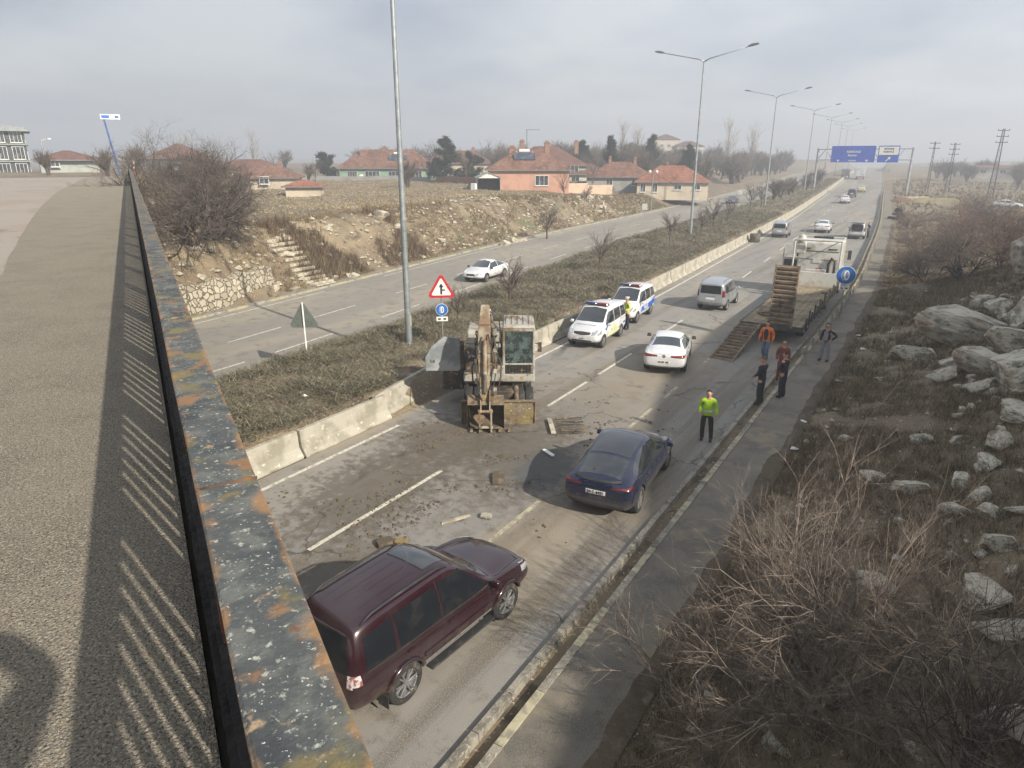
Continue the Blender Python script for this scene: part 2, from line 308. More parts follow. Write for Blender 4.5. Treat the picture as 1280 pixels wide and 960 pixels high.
# kerb, drain, far kerb
def kerbs(name,c,s0,s1,y0,y1,z0,z1,m,label,cat,seglen=None,gap=.02,parent=None,group=None):
    mb=MB(); y=y0
    while y<y1:
        L_=seglen or 2.0
        if y>120: L_=max(L_,6)
        e=min(y+L_-gap,y1); xa,xb=float(c(y)),float(c(e)); za,zb=float(Zr(y)),float(Zr(e))
        P=[(xa+s0,y,za+z0),(xa+s1,y,za+z0),(xb+s1,e,zb+z0),(xb+s0,e,zb+z0),(xa+s0+.015,y,za+z1),(xa+s1-.015,y,za+z1),(xb+s1-.015,e,zb+z1),(xb+s0+.015,e,zb+z1)]
        mb.add(P,[(0,3,2,1),(4,5,6,7),(0,1,5,4),(1,2,6,5),(2,3,7,6),(3,0,4,7)],m); y+=L_
    o=mb.build(name,m,parent); o['kind']='structure'; return o
kerbs('kerb',cK,-5.12,-4.96,-30,420,-.3,.09,M['kerb'],'','',1.0)
dr=ribbon('drain_channel',cK,-4.95,-4.62,-30,420,-.16,M['drain']); dr['kind']='structure'
# inner kerb of path with worn yellow blocks
mb=MB(); y=-20; k=0; random.seed(4)
while y<200:
    e=y+1.35; xa,xb=float(cK(y)),float(cK(e)); za,zb=float(Zr(y)),float(Zr(e)); mm=M['line_old'] if k%2==0 else M['kerb']
    P=[(xa-4.68,y,za-.3),(xa-4.53,y,za-.3),(xb-4.53,e-.015,zb-.3),(xb-4.68,e-.015,zb-.3),(xa-4.68,y,za+.062),(xa-4.53,y,za+.062),(xb-4.53,e-.015,zb+.062),(xb-4.68,e-.015,zb+.062)]
    mb.add(P,[(0,3,2,1),(4,5,6,7),(0,1,5,4),(1,2,6,5),(2,3,7,6),(3,0,4,7)],mm); y=e; k+=1
o=mb.build('path_kerb',None); o['kind']='structure'
mb=MB(); y=-10; k=0
M['kerby']=mat('kerb_yellow_faded',rgb('#979070'),.9,spots=[(rgb('#877f6d'),3,.42,.6,7)])
while y<300:
    Ls=1.6 if y<120 else 8
    e=y+Ls; xa,xb=float(cL(y)),float(cL(e)); za,zb=float(Zr(y)),float(Zr(e)); mm=M['kerby'] if (k%2==0 and y<120) else M['kerb']
    P=[(xa-35.5,y,za-.1),(xa-35.2,y,za-.1),(xb-35.2,e-.02,zb-.1),(xb-35.5,e-.02,zb-.1),(xa-35.48,y,za+.13),(xa-35.26,y,za+.13),(xb-35.26,e-.02,zb+.13),(xb-35.48,e-.02,zb+.13)]
    mb.add(P,[(0,3,2,1),(4,5,6,7),(0,1,5,4),(1,2,6,5),(2,3,7,6),(3,0,4,7)],mm); y=e; k+=1
o=mb.build('far_kerb',None); o['kind']='structure'
M['verge']=mat('verge_concrete',rgb('#857c6a'),.95,spots=[(rgb('#6a6253'),2,.45,.62,7),(rgb('#9b917d'),8,.55,.7,5)],bump=.4,bscale=15)
vg=ribbon('verge_strip',cL,-36.6,-35.49,-20,300,.10,M['verge'],lz=.0); vg['kind']='structure'
# ---------------------------------------------------------------- concrete median barrier blocks
prof=[(-.30,0),(.30,0),(.30,.07),(.13,.34),(.085,.86),(-.085,.86),(-.13,.34),(-.30,.07)]
mb=MB(); mb.prism([(a,b) for a,b in prof],-1.97,1.97,'y'); blk=mb.build('concrete_barrier',M['concrete'],bevel=.02)
tag(blk,'pale concrete barrier block in the long row between the road and the planted median','barrier','concrete blocks of the median barrier')
def place_block(o,y,dx=0,ang=0,tilt=0):
    a=math.atan2(float(cR(y+2)-cR(y-2)),4.0); o.location=(float(cR(y))-15.95+dx,y,float(Zr(y))-.01); o.rotation_euler=(0,tilt,-a+ang)
first=True; y=3.0; blocks=[]
while y<345:
    if not (17.6<y<23.0):
        o=blk if first else dup(blk); first=False; place_block(o,y,dx=random.uniform(-.02,.02),ang=random.uniform(-.004,.004))
    y+=4.0
for y,dx,ang,tilt,lb in [(18.6,-.45,.16,-.10,'shoved concrete barrier block leaning into the shrubs left of the excavator'),(22.9,-.55,-.14,-.06,'pushed back concrete barrier block right behind the excavator cab')]:
    o=dup(blk); place_block(o,y,dx,ang,tilt); o['label']=lb
    if 'group' in o: del o['group']
# ---------------------------------------------------------------- bridge the photograph is taken from
DZ=7.15
M['deck']=mat('bridge_sidewalk_aggregate',rgb('#8c8475'),.93,spots=[(rgb('#7d7668'),1.4,.45,.65,6),(rgb('#857c6c'),.5,.55,.7,6),(rgb('#b8ad99'),105,.53,.60,2),(rgb('#50493f'),92,.56,.62,2),(rgb('#a3937a'),50,.60,.66,2)],bump=1.0,bscale=110,bdetail=3)
M['deckroad']=mat('bridge_roadway_asphalt',rgb('#8f877d'),.97,spots=[(rgb('#8b7f70'),.25,.45,.62,6),(rgb('#a59b92'),40,.52,.62,2),(rgb('#756b5e'),1.1,.56,.7,8)],bump=.5,bscale=80)
M['beam']=mat('bridge_girder_concrete',rgb('#8d887c'),.9,spots=[(rgb('#6d685d'),.6,.45,.65,7)],bump=.2,bscale=8)
br=empty('bridge','concrete road bridge with gritty sidewalk in the left foreground where the photo is taken','bridge',(0,0,0),R(60.1))
def crest(v): return DZ-max(0,v-60)**2*.00035+ (0)
def deck_strip(name,us,v0,v1,dz,m,thick,step=2.0,jit=0):
    vs=[v0]
    while vs[-1]<v1: vs.append(min(v1,vs[-1]+step))
    V=[];F=[];k=len(us(v0))
    for v in vs:
        for i,u in enumerate(us(v)): V.append((u,v,crest(v)+dz))
    n=len(vs)
    for j in range(n-1):
        for i in range(k-1): F.append((j*k+i,j*k+i+1,(j+1)*k+i+1,(j+1)*k+i))
    b=len(V); V+=[(x,y,z-thick) for x,y,z in V]; F+=[tuple(q+b for q in f)[::-1] for f in F]
    for j in range(n-1):
        F.append((j*k,(j+1)*k,(j+1)*k+b,j*k+b)); F.append((j*k+k-1,j*k+k-1+b,(j+1)*k+k-1+b,(j+1)*k+k-1))
    mb=MB(); mb.add(V,F); return mb.build(name,m,br,smooth=False)
ce=interp([(-30,-1.3),(0,-1.35),(8,-1.62),(12.4,-1.9),(20,-2.4),(34.5,-3.1),(65,-3.45),(140,-3.6)])
def cex(v): return float(ce(v))+.05*float(vnoise(v,0,.7,3))+.03*float(vnoise(v,0,.23,5))
deck_strip('sidewalk',lambda v:(cex(v),-.9,-.02),-25,104,0,M['deck'],.3,.4)
deck_strip('roadway',lambda v:(-13,-6,cex(v)-.012),-25,108,-.05,M['deckroad'],.28,.4)
mb=MB()
for u in (-12.6,-9,-5.2,-1.3,.02): mb.box((u,14,DZ-.95),(.5,58,1.2))
mb.build('girder',M['beam'],br)
for q in (47,-13):
    mb=MB(); mb.box((-6.4,q,3.2),(13.2,1.6,6.8)); mb.build('abutment',M['beam'],br)
mb=MB(); mb.box((.088,40,DZ-.14),(.17,130,.34)); mb.box((.085,40,DZ+.06),(.11,130,.06)); mb.build('edge_beam',mat('edge_beam_dark_concrete',rgb('#2c2926'),.95,spots=[(rgb('#1c1a18'),3,.45,.6,6)],bump=.5,bscale=20),br)
# railing
rl=empty('railing','weathered grey steel railing with rust patches on its flat top, bordering the bridge sidewalk','railing',(0,0,0),R(60.1))
M['cap']=mat('weathered_grey_steel',rgb('#474a4a'),.85,metal=.0,spots=[(rgb('#5d5f5b'),14,.47,.62,8),(rgb('#34393b'),5,.50,.62,8),(rgb('#9a9a90'),60,.58,.68,6),(rgb('#bcbbb0'),150,.64,.72,3),(rgb('#6d623f'),6.0,.54,.65,8),(rgb('#7b5e42'),7.5,.555,.64,8),(rgb('#9b8468'),14,.62,.70,6),(rgb('#6b4429'),13,.66,.72,7)],bump=.16,bscale=90,bdetail=6)
M['rust']=mat('rusty_dark_steel',rgb('#54402f'),.85,metal=.1,spots=[(rgb('#7d4f30'),12,.5,.62,6),(rgb('#2e2a27'),5,.5,.64,6),(rgb('#a08c78'),25,.64,.7,4)],bump=.4,bscale=40)
nt=M['cap'].node_tree
# rusty rim along both edges of the cap (real wear on the edges)
p=nt.nodes['Principled BSDF']; old=p.inputs['Base Color'].links[0].from_socket
tc=N('ShaderNodeTexCoord',nt); sp=N('ShaderNodeSeparateXYZ',nt); L(nt,tc.outputs['Object'],sp.inputs[0])
a1=N('ShaderNodeMath',nt,operation='SUBTRACT'); a1.inputs[1].default_value=.084; L(nt,sp.outputs[0],a1.inputs[0])
a2=N('ShaderNodeMath',nt,operation='ABSOLUTE'); L(nt,a1.outputs[0],a2.inputs[0])
nz=N('ShaderNodeTexNoise',nt); nz.inputs['Scale'].default_value=11; nz.inputs['Detail'].default_value=6; L(nt,tc.outputs['Object'],nz.inputs['Vector'])
ma=N('ShaderNodeMath',nt,operation='MULTIPLY_ADD'); ma.inputs[1].default_value=.13; L(nt,nz.outputs[0],ma.inputs[0]); L(nt,a2.outputs[0],ma.inputs[2])
mr=N('ShaderNodeMapRange',nt); mr.inputs[1].default_value=.116; mr.inputs[2].default_value=.136; L(nt,ma.outputs[0],mr.inputs[0])
mi=N('ShaderNodeMix',nt,data_type='RGBA'); m3=N('ShaderNodeMath',nt,operation='MULTIPLY'); m3.inputs[1].default_value=.85; L(nt,mr.outputs[0],m3.inputs[0]); L(nt,m3.outputs[0],mi.inputs[0]); L(nt,old,mi.inputs[6]); mi.inputs[7].default_value=(*rgb('#8d6c4a'),1); L(nt,mi.outputs[2],p.inputs['Base Color'])
mb=MB()
c0,c1=.024,.144; zt=8.15
vs=list(np.arange(-12,20,.25))+list(np.arange(20,101,2.0)); V=[];F=[]
for v in vs:
    zz=zt+crest(v)-DZ+.0015*float(vnoise(v,0,.6,2))
    e=.0022*float(vnoise(v,0,.15,7)); 
    for (u,z) in ((c0+e,zz-.028),(c0+e,zz-.003),(c0+.004,zz),(c1-.004,zz),(c1+e,zz-.003),(c1+e,zz-.028)): V.append((u,v,z))
n=len(vs)
for j in range(n-1):
    for i in range(6): F.append((j*6+i,j*6+(i+1)%6,(j+1)*6+(i+1)%6,(j+1)*6+i))
F+=[tuple(range(6)),tuple((n-1)*6+i for i in range(6))]
mb.add(V,F); mb.build('top_plate',M['cap'],rl)
mb=MB(); mb.box((.084,44,8.095),(.07,113,.055)); mb.box((.084,44,DZ+.215),(.05,113,.03)); mb.build('rail_bar',M['rust'],rl)
for v in (1.42,4.4,7.4,10.4,13.4,16.4,22.4,28.4):
    mb=MB(); mb.tube([(c0-.001,v,zt+crest(v)-DZ+.0005),(c1+.001,v+.006,zt+crest(v)-DZ+.0005)],.0032,6); mb.build('weld_seam',M['rust'],rl,smooth=True)
k=0; b0=None; V=[];F=[]; rest=MB()
v=-5.0
while v<98:
    i=round((v+5)/.2); post=(i%9==0)
    w=.11 if post else .022; d=.075 if post else .034; z0=DZ+.09; z1=8.07
    dzc=crest(v)-DZ
    if k<99 and v>=-2:
        mb=MB(); mb.box((.084,0,(z0+z1)/2),(d,w,z1-z0)); o=mb.build('post' if post else 'baluster',M['rust'],rl); o.location=(0,v,dzc)
        k+=1
    else: rest.box((.084,v,(z0+z1)/2+dzc),(d,w,z1-z0))
    v+=.2
o=rest.build('baluster_row',M['rust'],rl); o['kind']='stuff'
# ---------------------------------------------------------------- vehicles
def paint(name,c,dirt=.25,metal=.0,rough=.3):
    m=mat(name,c,rough,metal,spots=[(tuple(q*.8+.02 for q in c),.8,.4,.7,4)],coat=.8,coord='Object')
    nt=m.node_tree; p=nt.nodes['Principled BSDF']; old=p.inputs['Base Color'].links[0].from_socket
    tc=N('ShaderNodeTexCoord',nt); sp=N('ShaderNodeSeparateXYZ',nt); L(nt,tc.outputs['Object'],sp.inputs[0])
    nz=N('ShaderNodeTexNoise',nt); nz.inputs['Scale'].default_value=5; nz.inputs['Detail'].default_value=6; L(nt,tc.outputs['Object'],nz.inputs['Vector'])
    a=N('ShaderNodeMath',nt,operation='MULTIPLY_ADD'); a.inputs[1].default_value=-.5; L(nt,nz.outputs[0],a.inputs[0]); L(nt,sp.outputs[2],a.inputs[2])
    mr=N('ShaderNodeMapRange',nt); mr.inputs[1].default_value=.45; mr.inputs[2].default_value=0; mr.inputs[3].default_value=0; mr.inputs[4].default_value=min(1,dirt*2.4); L(nt,a.outputs[0],mr.inputs[0])
    mi=N('ShaderNodeMix',nt,data_type='RGBA'); L(nt,mr.outputs[0],mi.inputs[0]); L(nt,old,mi.inputs[6]); mi.inputs[7].default_value=(*rgb('#75695a'),1); L(nt,mi.outputs[2],p.inputs['Base Color'])
    m2=N('ShaderNodeMath',nt,operation='MULTIPLY_ADD'); m2.inputs[1].default_value=.5; m2.inputs[2].default_value=rough; L(nt,mr.outputs[0],m2.inputs[0]); L(nt,m2.outputs[0],p.inputs['Roughness'])
    m3=N('ShaderNodeMath',nt,operation='MULTIPLY_ADD'); m3.inputs[1].default_value=-.8; m3.inputs[2].default_value=.8; L(nt,mr.outputs[0],m3.inputs[0]); L(nt,m3.outputs[0],p.inputs['Coat Weight'])
    m['cl']=name; return m
CLEAN={}
def clean(pm):
    k=pm.name
    if k not in CLEAN:
        c=pm.node_tree.nodes['RGB'].outputs[0].default_value[:3]; CLEAN[k]=mat('clean_'+k,tuple(c),.3,.2,spots=[(tuple(q*.8 for q in c),3,.5,.7)],coat=.6)
    return CLEAN[k]
M['glass']=mat('tinted_car_glass',(.012,.015,.018),.08,spots=[((.03,.032,.032),3,.45,.7,4)],coat=1,spec=.8)
M['rglass']=mat('rear_car_glass',(.008,.010,.013),.3,spots=[((.02,.02,.02),3,.45,.7,4)],spec=.4)
M['tyre']=mat('tyre_rubber',(.022,.021,.02),.9,spots=[((.09,.078,.06),6,.5,.7,5)],bump=.2,bscale=60)
M['rim']=mat('alloy_rim',(.30,.30,.30),.38,metal=.7,spots=[((.14,.12,.10),5,.5,.7,5)])
M['black']=mat('black_plastic',(.022,.022,.023),.6,spots=[((.06,.055,.045),5,.5,.7,5)])
M['seam']=mat('panel_gap',(.008,.008,.008),.9,spots=[((.02,.02,.02),5,.5,.7)])
M['redlight']=mat('red_lamp_lens',(.17,.010,.010),.2,spots=[((.16,.006,.006),20,.4,.6)],coat=1)
M['clearlight']=mat('clear_lamp_lens',(.55,.57,.58),.12,metal=.3,spots=[((.25,.26,.27),18,.4,.6)],coat=1)
M['plate']=mat('number_plate_white',rgb('#d8d8d4'),.5,spots=[(rgb('#b5b2aa'),9,.5,.7)])
M['ink']=mat('plate_black_ink',(.02,.02,.02),.6,spots=[((.04,.04,.04),9,.5,.7)])
M['chrome']=mat('chrome_trim',(.62,.62,.62),.2,metal=1,spots=[((.4,.4,.4),9,.5,.7)])
M['grey']=mat('grey_plastic',(.16,.16,.165),.55,spots=[((.10,.095,.085),7,.45,.65)])
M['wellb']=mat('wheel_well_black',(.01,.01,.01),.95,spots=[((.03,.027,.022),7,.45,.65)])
def hull(st,paintm,wheels,wr,name='body'):
    """st rows: y,yt,zb,w,zsh,wsh,zt,wt,crown ; closed half-section mirrored"""
    bm=bmesh.new(); rings=[]
    for (y,yt,zb,w,zs,ws,zt,wt,cr) in st:
        zm=(zb+zs)/2
        half=[(0,y,zb-.005),(w*.82,y,zb),(w*.975,y,zb+.10),(w,y,zm),(ws,y*.85+yt*.15,zs),((ws+wt)/2+.03*(zt-zs),y*.5+yt*.5,(zs+zt)/2),(wt,yt,zt-.05),(wt*.78,yt,zt+cr*.2),(0,yt,zt+cr)]
        rR=[bm.verts.new(p) for p in half]; rL=[rR[0]]+[bm.verts.new((-p[0],p[1],p[2])) for p in half[1:-1]]+[rR[-1]]
        rings.append((rR,rL))
    K=9
    for a,b in zip(rings[:-1],rings[1:]):
        for j in range(K-1):
            bm.faces.new((a[0][j],b[0][j],b[0][j+1],a[0][j+1])); bm.faces.new((a[1][j],a[1][j+1],b[1][j+1],b[1][j]))
    for r in (rings[0],rings[-1]):
        rR,rL=r
        bm.faces.new((rR[0],rR[1],rL[1]))
        for j in range(1,K-2): bm.faces.new((rR[j],rR[j+1],rL[j+1],rL[j]))
        bm.faces.new((rR[K-2],rR[K-1],rL[K-2]))
    bmesh.ops.recalc_face_normals(bm,faces=bm.faces)
    cl=bm.edges.layers.float.get('crease_edge') or bm.edges.layers.float.new('crease_edge')
    for r in rings:
        pass
    for a,b in zip(rings[:-1],rings[1:]):
        for k in (0,1):
            for j,cv in ((4,.35),(6,.3)):
                e=bm.edges.get((a[k][j],b[k][j])); 
                if e: e[cl]=cv
    me=bpy.data.meshes.new('hull'); bm.to_mesh(me); bm.free(); me.materials.append(paintm); me.materials.append(M['wellb'])
    o=link('hull',me); md=o.modifiers.new('s','SUBSURF'); md.levels=3; md.render_levels=3
    em=evalmesh(o)
    bvh=BVHTree.FromPolygons([v.co[:] for v in em.vertices],[tuple(p.vertices) for p in em.polygons])
    # wheel wells
    cb=MB()
    for yw in wheels:
        for sx in (-1,1): cb.lathe([(sx*.62,0.0001),(sx*.62,wr+.045),(sx*1.3,wr+.06),(sx*1.3,0.0001)],28,'x',(0,yw,wr-.005),M['wellb'])
    co=cb.build('cut',M['wellb'])
    bmm=bmesh.new(); bmm.from_mesh(co.data); bmesh.ops.remove_doubles(bmm,verts=bmm.verts,dist=.001); bmesh.ops.recalc_face_normals(bmm,faces=bmm.faces); bmm.to_mesh(co.data); bmm.free()
    md=o.modifiers.new('b','BOOLEAN'); md.object=co; md.operation='DIFFERENCE'; md.solver='EXACT'; md.material_mode='TRANSFER'
    fm=evalmesh(o); bpy.data.objects.remove(o); bpy.data.objects.remove(co)
    fm.polygons.foreach_set('use_smooth',[True]*len(fm.polygons)); fm.set_sharp_from_angle(angle=R(50)); fm.name=name
    return fm,bvh
def res(pl,n):
    pl=[Vector(p) for p in pl]; 
    if len(pl)==1: return [pl[0]]*n
    d=[0]
    for a,b in zip(pl[:-1],pl[1:]): d.append(d[-1]+(b-a).length)
    out=[]
    for i in range(n):
        t=d[-1]*i/(n-1); k=0
        while k<len(d)-2 and d[k+1]<t: k+=1
        f=(t-d[k])/max(1e-9,d[k+1]-d[k]); out.append(pl[k].lerp(pl[k+1],min(1,f)))
    return out
def patch(bvh,view,lo,hi,off=.006,nu=12,nv=6,mirror=False):
    """lo, hi: 2D polylines in the view plane; side views use (y,z), front/rear (x,z), top (x,y)"""
    A=res([(*p,) for p in lo],nu) if True else 0; B=res(hi,nu); G=[]
    for j in range(nv):
        for i in range(nu):
            p=A[i].lerp(B[i],j/(nv-1))
            if view in('R','L'):
                s=1 if view=='R' else -1; o=Vector((s*3,p[0],p[1])); d=Vector((-s,0,0))
            elif view in('F','B'):
                s=1 if view=='F' else -1; o=Vector((p[0],s*4,p[1])); d=Vector((0,-s,0))
            else: o=Vector((p[0],p[1],4)); d=Vector((0,0,-1))
            h=bvh.ray_cast(o,d)
            if h[0] is None: G.append(None)
            else:
                nrm=h[1]; nrm=nrm if nrm.dot(d)<0 else -nrm
                G.append((h[0]+nrm*off,h[0]-nrm*.004))
    V=[];F=[];ok=[g is not None for g in G]
    last=next((g for g in G if g),(Vector(),Vector()))
    for g in G:
        if g is None: g=last
        last=g; V.append(g[0])
    n=len(G); V+=[ (g[1] if g else v) for g,v in zip(G,V[:n])]
    for j in range(nv-1):
        for i in range(nu-1):
            q=(j*nu+i,j*nu+i+1,(j+1)*nu+i+1,(j+1)*nu+i)
            if all(ok[k] for k in q): F.append(q)
    bd=[i for i in range(nu)]+[j*nu+nu-1 for j in range(1,nv)]+[(nv-1)*nu+i for i in range(nu-2,-1,-1)]+[j*nu for j in range(nv-2,0,-1)]
    for a,b in zip(bd,bd[1:]+bd[:1]):
        if ok[a] and ok[b]: F.append((a,b,b+n,a+n))
    return V,F
def addp(par,name,m,bvh,view,lo,hi,off=.006,nu=12,nv=6,label=None):
    mb=MB(); mb.add(*patch(bvh,view,lo,hi,off,nu,nv)); o=mb.build(name,m,par,smooth=60)
    if label: o['label']=label
    return o
def line(bvh,view,pts,w,off,mb,n=16):
    P=res(pts,n)
    for k in range(n-1):
        a,b=P[k],P[k+1]; d=(b-a)
        if d.length<1e-6: continue
        nn=Vector((-d.y,d.x)).normalized()*w/2 if len(d)==2 else None
        mb.add(*patch(bvh,view,[a-nn,b-nn],[a+nn,b+nn],off,2,2))
def text_mesh(s,size,name,m,parent,bold=False,ext=.004):
    c=bpy.data.curves.new('t','FONT'); c.body=s; c.size=size; c.align_x='CENTER'; c.align_y='CENTER'; c.extrude=ext/2
    if bold: c.offset=size*.025
    o=bpy.data.objects.new('t',c); COL.objects.link(o); me=evalmesh(o); bpy.data.objects.remove(o); me.materials.clear(); me.materials.append(m)
    return link(name,me,parent)
def wheel(par,x,y,r,w,side,style=6,rimm=None):
    """side +1 outer face towards +x"""
    tb=MB(); s=side
    prof=[(-w/2,r*.70),(-w/2,r*.9),(-w/2+.02,r*.975),(-w/2+.05,r),(w/2-.05,r),(w/2-.02,r*.975),(w/2,r*.9),(w/2,r*.70),(w/2-.02,r*.66),(-w/2+.02,r*.66),(-w/2,r*.70)]
    tb.lathe([(a,b) for a,b in prof],32,'x'); 
    wo=tb.build('wheel',M['tyre'],par,smooth=40); wo.location=(x,y,r)
    rb=MB(); rb.lathe([(s*(w/2-.012),r*.70),(s*(w/2-.03),r*.62),(s*(w/2-.085),r*.60),(s*(w/2-.09),r*.2),(s*(w/2-.09),.0001)],28,'x')
    for k in range(style):
        a=2*math.pi*k/style
        for q in (-.16,.16):
            p0=Vector((s*(w/2-.035),math.cos(a+q*.6)*r*.12,math.sin(a+q*.6)*r*.12)); p1=Vector((s*(w/2-.022),math.cos(a+q)*r*.64,math.sin(a+q)*r*.64))
            rb.tube([p0,p1],[r*.055,r*.045],6)
    rb.lathe([(s*(w/2-.06),r*.17),(s*(w/2-.02),r*.15),(s*(w/2-.015),.0001)],14,'x')
    ro=rb.build('rim',rimm or M['rim'],wo,smooth=40)
    return wo
def mirror_cup(par,x,y,z,s,m):
    mb=MB(); mb.box((s*.0,0,0),(.20,.12,.15),taper=.8); o=mb.build('mirror',m,par,bevel=.035,seg=3,smooth=50); o.location=(x+s*.11,y,z); return o
def car_base(name,label,cat,fm,par_m,spec,group=None):
    t=empty(name,label,cat,group=group); b=link('body',fm,t); return t
def build_car(kind,name,label,cat,pm,group=None,extras=()):
    S=SPECS[kind]; fm,bvh=hull(S['st'],pm,S['wh'],S['wr'])
    t=empty(name,label,cat,group=group); link('body',fm,t)
    hw=S['track']
    for y in S['wh']:
        for s in (-1,1): wheel(t,s*hw,y,S['wr'],.23,s,S.get('spokes',5),S.get('rim'))
    # windows: side
    for s,vw in ((1,'R'),(-1,'L')):
        for lo,hi in S['side']: addp(t,'side_window',S.get('gl',M['glass']),bvh,vw,lo,hi,.004,10,6)
        mirror_cup(t,s*S['mir'][0],S['mir'][1],S['mir'][2],s,S.get('mirm') or clean(pm))
        mb=MB()
        for ln in S['seams']: line(bvh,vw,ln,.014,.003,mb,14)
        mb.build('door_gap',M['seam'],t)
        for hy,hz_ in S['handles']:
            h=bvh.ray_cast(Vector((s*3,hy,hz_)),Vector((-s,0,0)))[0]
            mb=MB(); mb.box((0,0,0),(.035,.17,.03)); o=mb.build('door_handle',clean(pm),t,bevel=.01); o.location=h+Vector((s*.018,0,0))
        # sill
        y0,y1,z0,z1=S['sill']; addp(t,'sill_trim',S.get('sillm',M['black']),bvh,vw,[(y0,z0),(y1,z0)],[(y0,z1),(y1,z1)],.012,14,3)
        # lamps wrap round the corners
        for lo,hi in S['head_s']: addp(t,'headlight',M['clearlight'],bvh,vw,lo,hi,.006,6,4)
        for lo,hi in S['tail_s']: addp(t,'taillight',S.get('tailm',M['redlight']),bvh,vw,lo,hi,.006,6,4)
    for nm,m,vw,lo,hi in S['panels']:
        addp(t,nm,m,bvh,vw,lo,hi,.005,16,6)
    # arches
    for y in S['wh']:
        for s,vw in ((1,'R'),(-1,'L')):
            r=S['wr']+.055; P=[]
            for k in range(15):
                a=R(-8+196*k/14); q=(y+math.cos(a)*(r+.03),S['wr']+math.sin(a)*(r+.03)); h=bvh.ray_cast(Vector((s*3,q[0],q[1])),Vector((-s,0,0)))[0]
                if h: P.append((h.x+s*S.get('flare',.0),y+math.cos(a)*r,S['wr']+math.sin(a)*r))
            if S.get('flare',0)>0:
                mb=MB(); mb.tube(P,S['flare']*1.6,8); mb.build('wheel_arch',pm,t,smooth=True)
    return t,bvh
def quadf(x0,x1,z0,z1): return ([(x0,z0),(x1,z0)],[(x0,z1),(x1,z1)])
SPECS={}
M['tailpale']=mat('pale_pink_lamp_lens',rgb('#8f5a58'),.15,metal=.2,spots=[(rgb('#c9c4c2'),9,.46,.56,2)],coat=1)
SPECS['suv']=dict(st=[(-2.42,-2.22,.52,.80,1.05,.80,1.72,.58,.03),(-2.28,-2.10,.42,.915,1.10,.90,1.87,.68,.04),(-1.3,-1.3,.38,.935,1.13,.91,1.90,.70,.05),(-.2,-.3,.37,.935,1.12,.915,1.91,.70,.05),(.55,.28,.37,.935,1.10,.915,1.88,.68,.05),(1.12,1.10,.38,.93,1.06,.89,1.10,.74,.05),(1.35,1.35,.38,.93,1.05,.88,1.09,.72,.05),(2.0,2.0,.42,.925,.98,.86,1.04,.66,.04),(2.32,2.31,.46,.86,.88,.78,.96,.58,.02),(2.42,2.41,.55,.74,.78,.68,.86,.5,.01)],
 wh=(1.50,-1.29),wr=.385,track=.80,spokes=6,mir=(.93,.98,1.14),
 side=[([(-2.08,1.17),(-1.45,1.17)],[(-2.0,1.66),(-1.42,1.72)]),([(-1.36,1.17),(-1.30,1.17),(-.40,1.16)],[(-1.36,1.72),(-.40,1.74)]),([(-.32,1.16),(.90,1.13)],[(-.32,1.74),(.28,1.72)])],
 seams=[[(-.36,.42),(-.36,1.80)],[(.88,.45),(.92,1.12)],[(-1.42,1.12),(-1.36,.95),(-.95,.70),(-.92,.42)],[(-2.2,1.10),(.9,1.07)]],
 handles=[(-1.15,1.00),(-.15,.99)],sill=(-.85,1.03,.36,.46),
 head_s=[([(2.02,.80),(2.30,.78)],[(2.0,.98),(2.24,.92)])],tail_s=[([(-2.34,.98),(-2.18,.98)],[(-2.30,1.16),(-2.20,1.16)])],tailm=M['tailpale'],
 panels=[('windshield',M['glass'],'F',[(-.74,1.15),(0,1.17),(.74,1.15)],[(-.60,1.80),(0,1.86),(.60,1.80)]),
  ('rear_window',M['rglass'],'B',[(-.70,1.16),(.70,1.16)],[(-.58,1.72),(.58,1.72)]),
  ('bumper',M['black'],'B',*quadf(-.78,.78,.50,.62)),('taillight',M['tailpale'],'B',*quadf(.70,.80,.94,1.16)),('taillight',M['tailpale'],'B',*quadf(-.80,-.70,.94,1.16)),
  ('number_plate',M['plate'],'B',*quadf(-.26,.26,.78,.90)),('grille',M['black'],'F',*quadf(-.42,.42,.66,.84)),('headlight',M['clearlight'],'F',*quadf(.46,.72,.74,.90)),('headlight',M['clearlight'],'F',*quadf(-.72,-.46,.74,.90))],flare=.02)
